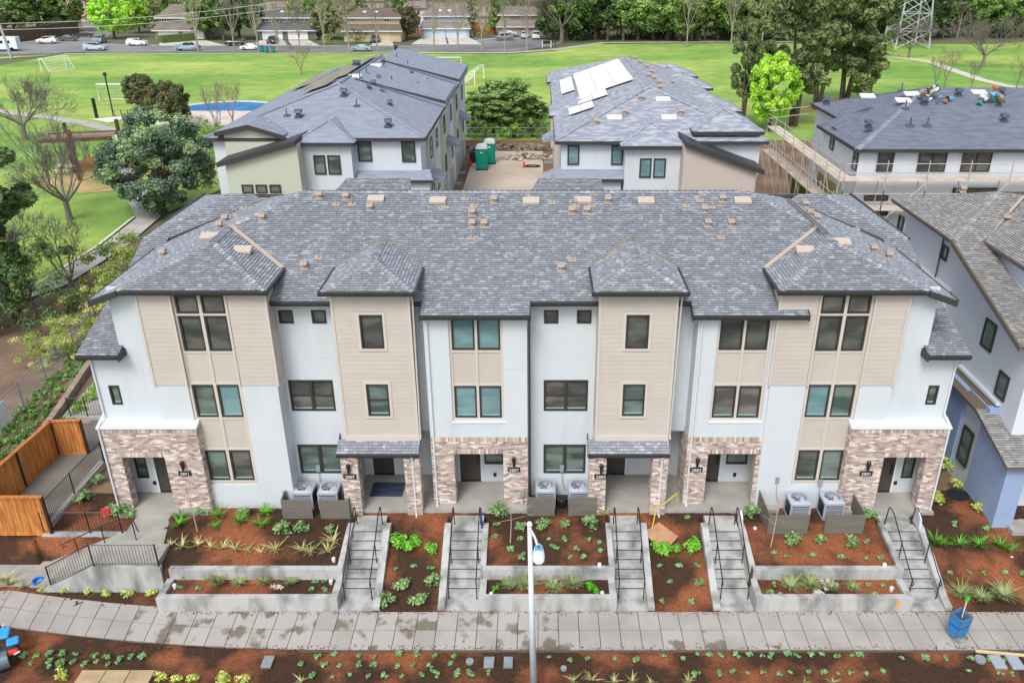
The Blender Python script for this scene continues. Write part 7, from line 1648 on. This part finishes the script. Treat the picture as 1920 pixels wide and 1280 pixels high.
plants('fern', [(1764,1024),(1797,1024),(1834,1025),(1873,1026),(1891,1034),(1752,1018)], 'bright green feathery plant in the bed right of the last stairs', 'bright ferns right of the last stairs', 1.3); plants('small', [(1781,1075),(1816,1074),(1845,1076),(1882,1074),(1915,1076),(1790,985),(1850,992)], 'small green plant in the bed right of the last stairs', 'small plants right of the last stairs', 1.1)
plants('tuft', [(1798,1118),(1838,1125),(1878,1125)], 'pale grass tuft behind the blue cart', 'grass tufts behind the blue cart', 1.5); plants('yel', [(1776,878),(1796,912),(1757,938),(1835,954)], 'yellow-green plant in the soil between the two townhouses', 'plants between the townhouses', 1.2)
plants('stripe', [(20,1096),(45,1100),(8,1090)], 'striped grass by the lower left path', 'striped grasses by the lower left path'); plants('yel', [(82,1106),(125,1108),(165,1112),(199,1116),(243,1116),(283,1115)], 'olive plant in the soil strip below the ramp wall', 'plants below the ramp wall', .8)
plants('shrub', [(185,905),(160,940),(238,968),(205,965),(10,1030),(60,1025)], 'green shrub in the soil around the ramp', 'shrubs around the ramp', 1.3)
fs = []; sr = random.Random(12)
for v, us in ((1229, list(range(22, 160, 24))), (1232, [178,202,226,247,268]), (1244, [57,95,118,139,160,182,204,223]), (1250, [92,110])): fs += [(u, v + sr.uniform(-3, 3)) for u in us]
for v, st_, u0, u1 in ((1230, 37, 596, 880), (1248, 34, 570, 850), (1269, 33, 590, 920), (1230, 24, 1305, 1640), (1262, 28, 1345, 1660)): fs += [(u + sr.uniform(-5, 5), v + sr.uniform(-3, 3)) for u in range(u0, u1, st_)]
fs += [(814,1261),(845,1242),(859,1259),(881,1265),(917,1262),(1029,1232),(1070,1238),(1102,1236),(1152,1236),(1194,1239),(1246,1230),(1281,1236),(1303,1264),(1690,1235),(1735,1236),(1772,1236),(1820,1236),(1815,1258),(1875,1262),(1898,1265),(1853,1238),(1883,1238)]
plants('small', fs, 'small green seedling in the mulch strip before the pavement', 'seedlings in the front mulch strip', .92, z=-.01)
plants('yel', [(118,1270),(305,1272),(360,1275),(330,1276),(420,1276),(460,1277)], 'larger yellow-green plant at the bottom left edge', 'plants along the bottom left edge', 1.1, z=-.01); plants('stripe', [(1075,1278),(1110,1276),(1150,1280),(1185,1279),(1220,1280),(1290,1280),(1510,1280),(1560,1280),(565,1279)], 'pale striped plant along the bottom edge', 'pale plants along the bottom edge', .7, z=-.01)
# staked saplings
def sapling(u, v, ut, vt, lab, seed):
    p = G(u, v, .5)
    for _ in range(6): p = G(u, v, gz(p.x, p.y))
    q = Yp(ut, vt, p.y); rr = random.Random(seed); t = thing('sapling', lab, 'sapling', p); mb = MB(); d = q - p; mb.tube([(0,0,0), d*.5 + Vector((.03,0,0)), d], [.025,.018,.01], 6)
    for i in range(7):
        f = rr.uniform(.35,1); branch(mb, d*f, (rr.uniform(-1,1), rr.uniform(-.6,.3), rr.uniform(-.2,.6)), .5, .009, 2, rr, [], .5, .1, (2,2))
    o = mb.build('stem', mat('sapling_bark', '#b3a293', .8), t); return t
sapling(370, 996, 346, 905, 'thin bare sapling leaning in the bed before the left brick porch', 1); sapling(957, 1017, 957, 945, 'thin bare sapling before the brick bay left of the lamp post', 2); sapling(1445, 1025, 1462, 925, 'thin bare sapling in front of the slatted screens on the right', 3); sapling(48, 1035, 35, 930, 'bare sapling with a green tie before the lower left cedar fence', 4)
# ================================================================ foreground things
LP = thing('street_lamp', 'tall white street lamp post rising from the bottom edge at the centre', 'street lamp', (-.2, 19.0, 0)); lo_ = (-.2, 19.0, 0); LW = mat('lamp_white', '#d5dce3', .4)
MB(lo_).tube([(-.15,18.95,-.2), (-.26,19.0,6.35)], [.115,.06], 16).build('pole', LW, LP, smooth=True); MB(lo_).lathe((-.26,19.0,6.33), [(.07,0),(.09,.05),(.06,.12),(.0,.15)], 12).build('cap', LW, LP)
MB(lo_).tube([(-.25,18.98,6.2),(-.2,18.8,6.3),(-.1,18.4,6.38),(-.02,18.05,6.36)], [.045,.04,.036,.034], 10).build('arm', LW, LP, smooth=True)
hd = MB(lo_); n = 18; sec = [(18.15,.05,.04),(18.05,.11,.07),(17.85,.15,.085),(17.65,.165,.085),(17.45,.15,.07),(17.36,.08,.04)]; vs = []
for y, w_, h_ in sec: vs += [(.0 + w_*math.cos(2*math.pi*j/n), y, 6.36 + h_*math.sin(2*math.pi*j/n)) for j in range(n)]
hd._add(vs, [(i*n+j, i*n+(j+1)%n, (i+1)*n+(j+1)%n, (i+1)*n+j) for i in range(len(sec)-1) for j in range(n)] + [tuple(range(n-1,-1,-1)), tuple(range((len(sec)-1)*n, len(sec)*n))]); head = hd.build('lamp_head', LW, LP, smooth=True)
MB(lo_).box(-.1, .1, 17.78, 18.0, 6.425, 6.46).build('photocell_plate', mat('lamp_blue', '#6ba3c4', .4), head); MB(lo_).lathe((0,17.9,6.45), [(.035,0),(.035,.06),(.02,.08)], 10).build('photocell', mat('photocell_blue', '#2f6ea0', .4), head); MB(lo_).lathe((0,17.62,6.27), [(.12,.02),(.09,-.03),(.0,-.05)], 14).build('lens', mat('lamp_lens', '#dfe4e6', .2), head)
# blue cart with a broom
cp = G(1792, 1192, 0); CT = thing('cart', 'blue wheeled cleaning cart with a green-topped broom on the right pavement', 'cart', (cp.x, cp.y, 0), .45); GB = mat('cart_grey', '#5f7288', .5); BB = mat('cart_blue', '#2f7fc0', .5)
def cf_(x, y, z): k = .2 + .06*z; return (x*k, y*k*.9, z)
k = MB()
for a, b in (((-1,-1),(1,-1)),((1,-1),(1,1)),((1,1),(-1,1)),((-1,1),(-1,-1))): k.tube([cf_(*a,.95), cf_(*b,.95)], .022, 6); k.tube([cf_(*a,.12), cf_(*b,.12)], .022, 6)
for c in ((-1,-1),(1,-1),(1,1),(-1,1)): k.tube([cf_(*c,.08), cf_(*c,.97)], .022, 6)
k.build('frame', GB, CT)
for a, b in (((-1,-1),(1,-1)),((1,-1),(1,1)),((1,1),(-1,1)),((-1,1),(-1,-1))):
    for z0, z1, m in ((.14,.52,BB),(.55,.92,GB if a == (1,-1) else BB)):
        f = lambda c, z: tuple(v_*(.97 if i < 2 else 1) for i, v_ in enumerate(cf_(*c, z))); MB().poly([f(a,z0), f(b,z0), f(b,z1), f(a,z1)]).build('side_panel', m, CT)
for x in (-.2,.2): MB().tube([(x-.03,-.22,.09),(x+.03,-.22,.09)], .1, 12).build('wheel', mat('wheel_grey', '#8c8c8a', .5), CT)
MB().tube([(.1,.15,.95),(-.2,.15,.97)], .015, 5).build('handle', GB, CT)
bo = thing('broom', 'broom with white shaft and green head standing in the blue cart', 'broom', (cp.x+.05, cp.y+.05, .2)); MB().tube([(0,0,0),(.1,.12,1.15)], .018, 6).build('shaft', LW, bo); MB().obox((.12,.14,1.25), (.1,.06,.2), ry=.2).build('broom_head', mat('broom_green', '#4fbf3a', .6), bo); MB().tube([(0,0,0),(.05,.06,.55)], .03, 6).build('sleeve', BB, bo)
# machine in the corner
mp = (-17.2, 20.55, 0); MC = thing('garden_machine', 'blue and red machine with a grey drum cut off at the lower left corner', 'machine', (-17.45, 20.5, 0), scale=.86); MBL = mat('machine_blue', '#2f95d6', .4, spec=.5); MRD = mat('machine_red', '#d5402e', .4)
for c, s, rz in (((-17.55,20.75,.75),(.55,.5,.14),.3), ((-16.95,20.42,.7),(.42,.36,.12),.5)):
    q = MB(mp).obox(c, s, rz=rz, rx=.25).build('blue_cover', MBL, MC); bvm = q.modifiers.new('b', 'BEVEL'); bvm.width = .06; bvm.segments = 3
for c, s, rz in (((-16.85,20.05,.5),(.5,.22,.2),.45), ((-17.65,20.2,.5),(.22,.3,.22),.2)):
    q = MB(mp).obox(c, s, rz=rz, rx=-.2).build('red_cover', MRD, MC); bvm = q.modifiers.new('b', 'BEVEL'); bvm.width = .07; bvm.segments = 3
MB(mp).tube([(-17.5,19.5,.35),(-16.9,19.9,.35)], .34, 18).build('drum', mat('machine_grey', '#6f7b85', .4, metal=.4), MC); MB(mp).obox((-17.3,20.2,.25), (.9,.8,.2), rz=.3).build('chassis', mat('machine_dark', '#3a3f44', .6), MC)
MB(mp).tube([(-17.7,20.95,.7),(-17.6,21.1,.95)], .02, 6).build('handle', LW, MC); MB(mp).tube([(-16.6,19.85,.6),(-16.45,20.0,.62)], .03, 6).build('handle', LW, MC)
for y in (20.5, 19.9): MB(mp).tube([(-17.9,y,.16),(-17.75,y,.16)], .16, 12).build('wheel', TYRE, MC)
# pale flagstone, utility covers, stones, spotlights and litter
FLG = mat('buff_concrete', '#b9a584', .9, '#a08d6a', 1.4, bump=.2)
ft_ = thing('utility_slab', 'buff concrete slab in three panels at the bottom edge', 'slab', (-13.6, 19.3, 0))
for i in range(3): MB((-13.6,19.3,0)).box(-14.75+i*.79, -14.75+i*.79+.76, 18.2, 19.72, -.05, .03).build('panel', FLG, ft_)
def cover(u, v, sx, sy, lab, round_=False, m=None):
    p = G(u, v, 0); m = m or mat('cover_grey', '#8e979c', .7, '#7c858b', 4)
    mb = MB(); (mb.lathe((0,0,0), [(sx,-.05),(sx,.03),(sx*.9,.045),(0,.045)], 18) if round_ else mb.box(-sx, sx, -sy, sy, -.05, .04)); o = mb.build('utility_cover', m); o.location = (p.x, p.y, .0); 
    if not round_: b_ = o.modifiers.new('b', 'BEVEL'); b_.width = .015; b_.segments = 2
    tag(o, lab, 'cover')
cover(502, 1240, .17, .24, 'grey rectangular cover farthest left in the front strip'); cover(917, 1241, .17, .22, 'grey rectangular cover right of a round one, left of the lamp post'); cover(953, 1241, .15, .22, 'grey rectangular cover nearest the lamp post'); cover(881, 1239, .13, 0, 'round grey cover left of two rectangular ones', True)
cover(1057, 1252, .1, 0, 'small round cover right of the lamp post', True); cover(1838, 1235, .18, 0, 'round blue-grey cover at the right end of the strip', True); cover(1870, 1240, .2, .28, 'left one of two rectangular covers at the far right', m=mat('cover_blue', '#9aa3b0', .7)); cover(1903, 1241, .2, .28, 'rightmost rectangular cover at the far right', m=mat('cover_blue', '#9aa3b0', .7)); cover(942, 1234, .1, .1, 'small tilted grey box lid in the strip') if False else None
o = MB().box(-1.0,1.0,-.05,.05,0,.05).build('timber_stake', mat('pale_timber', '#d1b98c', .8)); q = G(1888,1226,0); o.location = (q.x, q.y, 0); o.rotation_euler = (0,0,-.12); tag(o, 'pale timber stake lying at the right end of the front strip', 'stake')
def rocks(u, v, lab, z, seed, n=9, r_=.3, cols=('#d8d2c8',)):
    p = G(u, v, z); lump(p.x, p.y, z, n, r_, r_*.6, .15, .08, .17, 'rock_group', mat('pale_rock', '#d6d0c6', .8, '#b5ada2', 6), lab, 'rocks', seed)
rocks(487, 1082, 'pale rocks at the back of the leftmost planter', .45, 1); rocks(519, 1101, 'white rocks in front in the leftmost planter', .45, 2, 7, .2); rocks(1038, 1098, 'pale rocks in the middle planter right of the lamp post', .45, 3, 12); rocks(1551, 1096, 'pale rocks at the back of the right planter', .45, 4, 12, .32); rocks(1535, 1113, 'white rocks in front in the right planter', .45, 5, 7, .18)
SPW = mat('spot_white', '#dcdedd', .5)
for u, v, z, lab in ((328,1101,.45,'left end of the leftmost planter'),(621,1093,.45,'right end of the leftmost planter'),(921,1117,.45,'left end of the middle planter'),(1129,1115,.45,'right end of the middle planter'),(1671,1106,.45,'right end of the right planter'),(797,1003,.7,'bed between the first two stairs'),(1272,1000,.7,'bed right of the middle stairs'),(1768,1004,.8,'bed right of the last stairs'),(1895,1048,.5,'right edge among bright ferns'),(1124,1062,.95,'upper wall beside the middle stairs'),(1658,1062,.95,'upper wall beside the last stairs'),(626,1051,.95,'upper wall beside the first stairs'),(1415,994,1.1,'bed left of the right-hand screens')):
    p = G(u, v, z); o = MB().lathe((0,0,-.05), [(.06,0),(.075,.16),(.06,.2),(.0,.2)], 10).build('spotlight', SPW); o.location = p; tag(o, 'small white ground light, ' + lab, 'light', 'white ground lights')
q = G(1683, 1133, .62); o = MB().lathe((0,0,0), [(.07,0),(.05,.12),(.02,.18)], 8).build('orange_cap', mat('safety_orange', '#e89a2c', .5)); o.location = (q.x, q.y, .58); tag(o, 'small orange cap on the wall of the right planter', 'cap')
q = G(73, 1094, .04); o = MB().lathe((0,0,0), [(.16,0),(.2,.14),(.2,.2),(.15,.2),(.14,.05),(0,.05)], 18).build('bucket', mat('bucket_blue', '#1f6fd0', .4)); o.location = (q.x, q.y, .03); tag(o, 'bright blue bucket at the foot of the ramp railing', 'bucket')
# brown cardboard sheet, yellow tape
o = MB().prism([(3.95,25.3,1.12),(4.45,24.7,.98),(4.9,24.72,.98),(5.25,25.1,1.1),(4.9,25.5,1.16),(4.6,25.75,1.25)], (0,0,.04)).build('cardboard', mat('cardboard', '#bb9272', .85, '#a98062', 2)); tag(o, 'flattened brown cardboard sheet on the mulch right of the middle stairs', 'cardboard')
o = MB().tube([(4.3,25.4,1.25),(4.55,26.2,1.75),(4.8,26.25,1.75),(5.35,26.5,2.1),(5.4,26.5,1.4)], .022, 4).build('tape', mat('yellow_tape', '#d8c23a', .6)); tag(o, 'yellow tape strung beside the right tower porch', 'tape')

# loose chips of mulch spilt on the concrete edges
V, c = leaves([(rng.uniform(-13, 20), (22.3 if rng.random() < .5 else 20.68) + rng.gauss(0, .06), .015) for _ in range(900)], [.03]*900, 2, .035, ['#4a3022', '#6e4229', '#8a5a3a', '#2f2019'], 21, squash=.1)
tag(link('mulch_chips', leaf_mesh('mulch_chips', V, c)), 'loose mulch chips spilt along the pavement edges', 'mulch chips', kind='stuff')
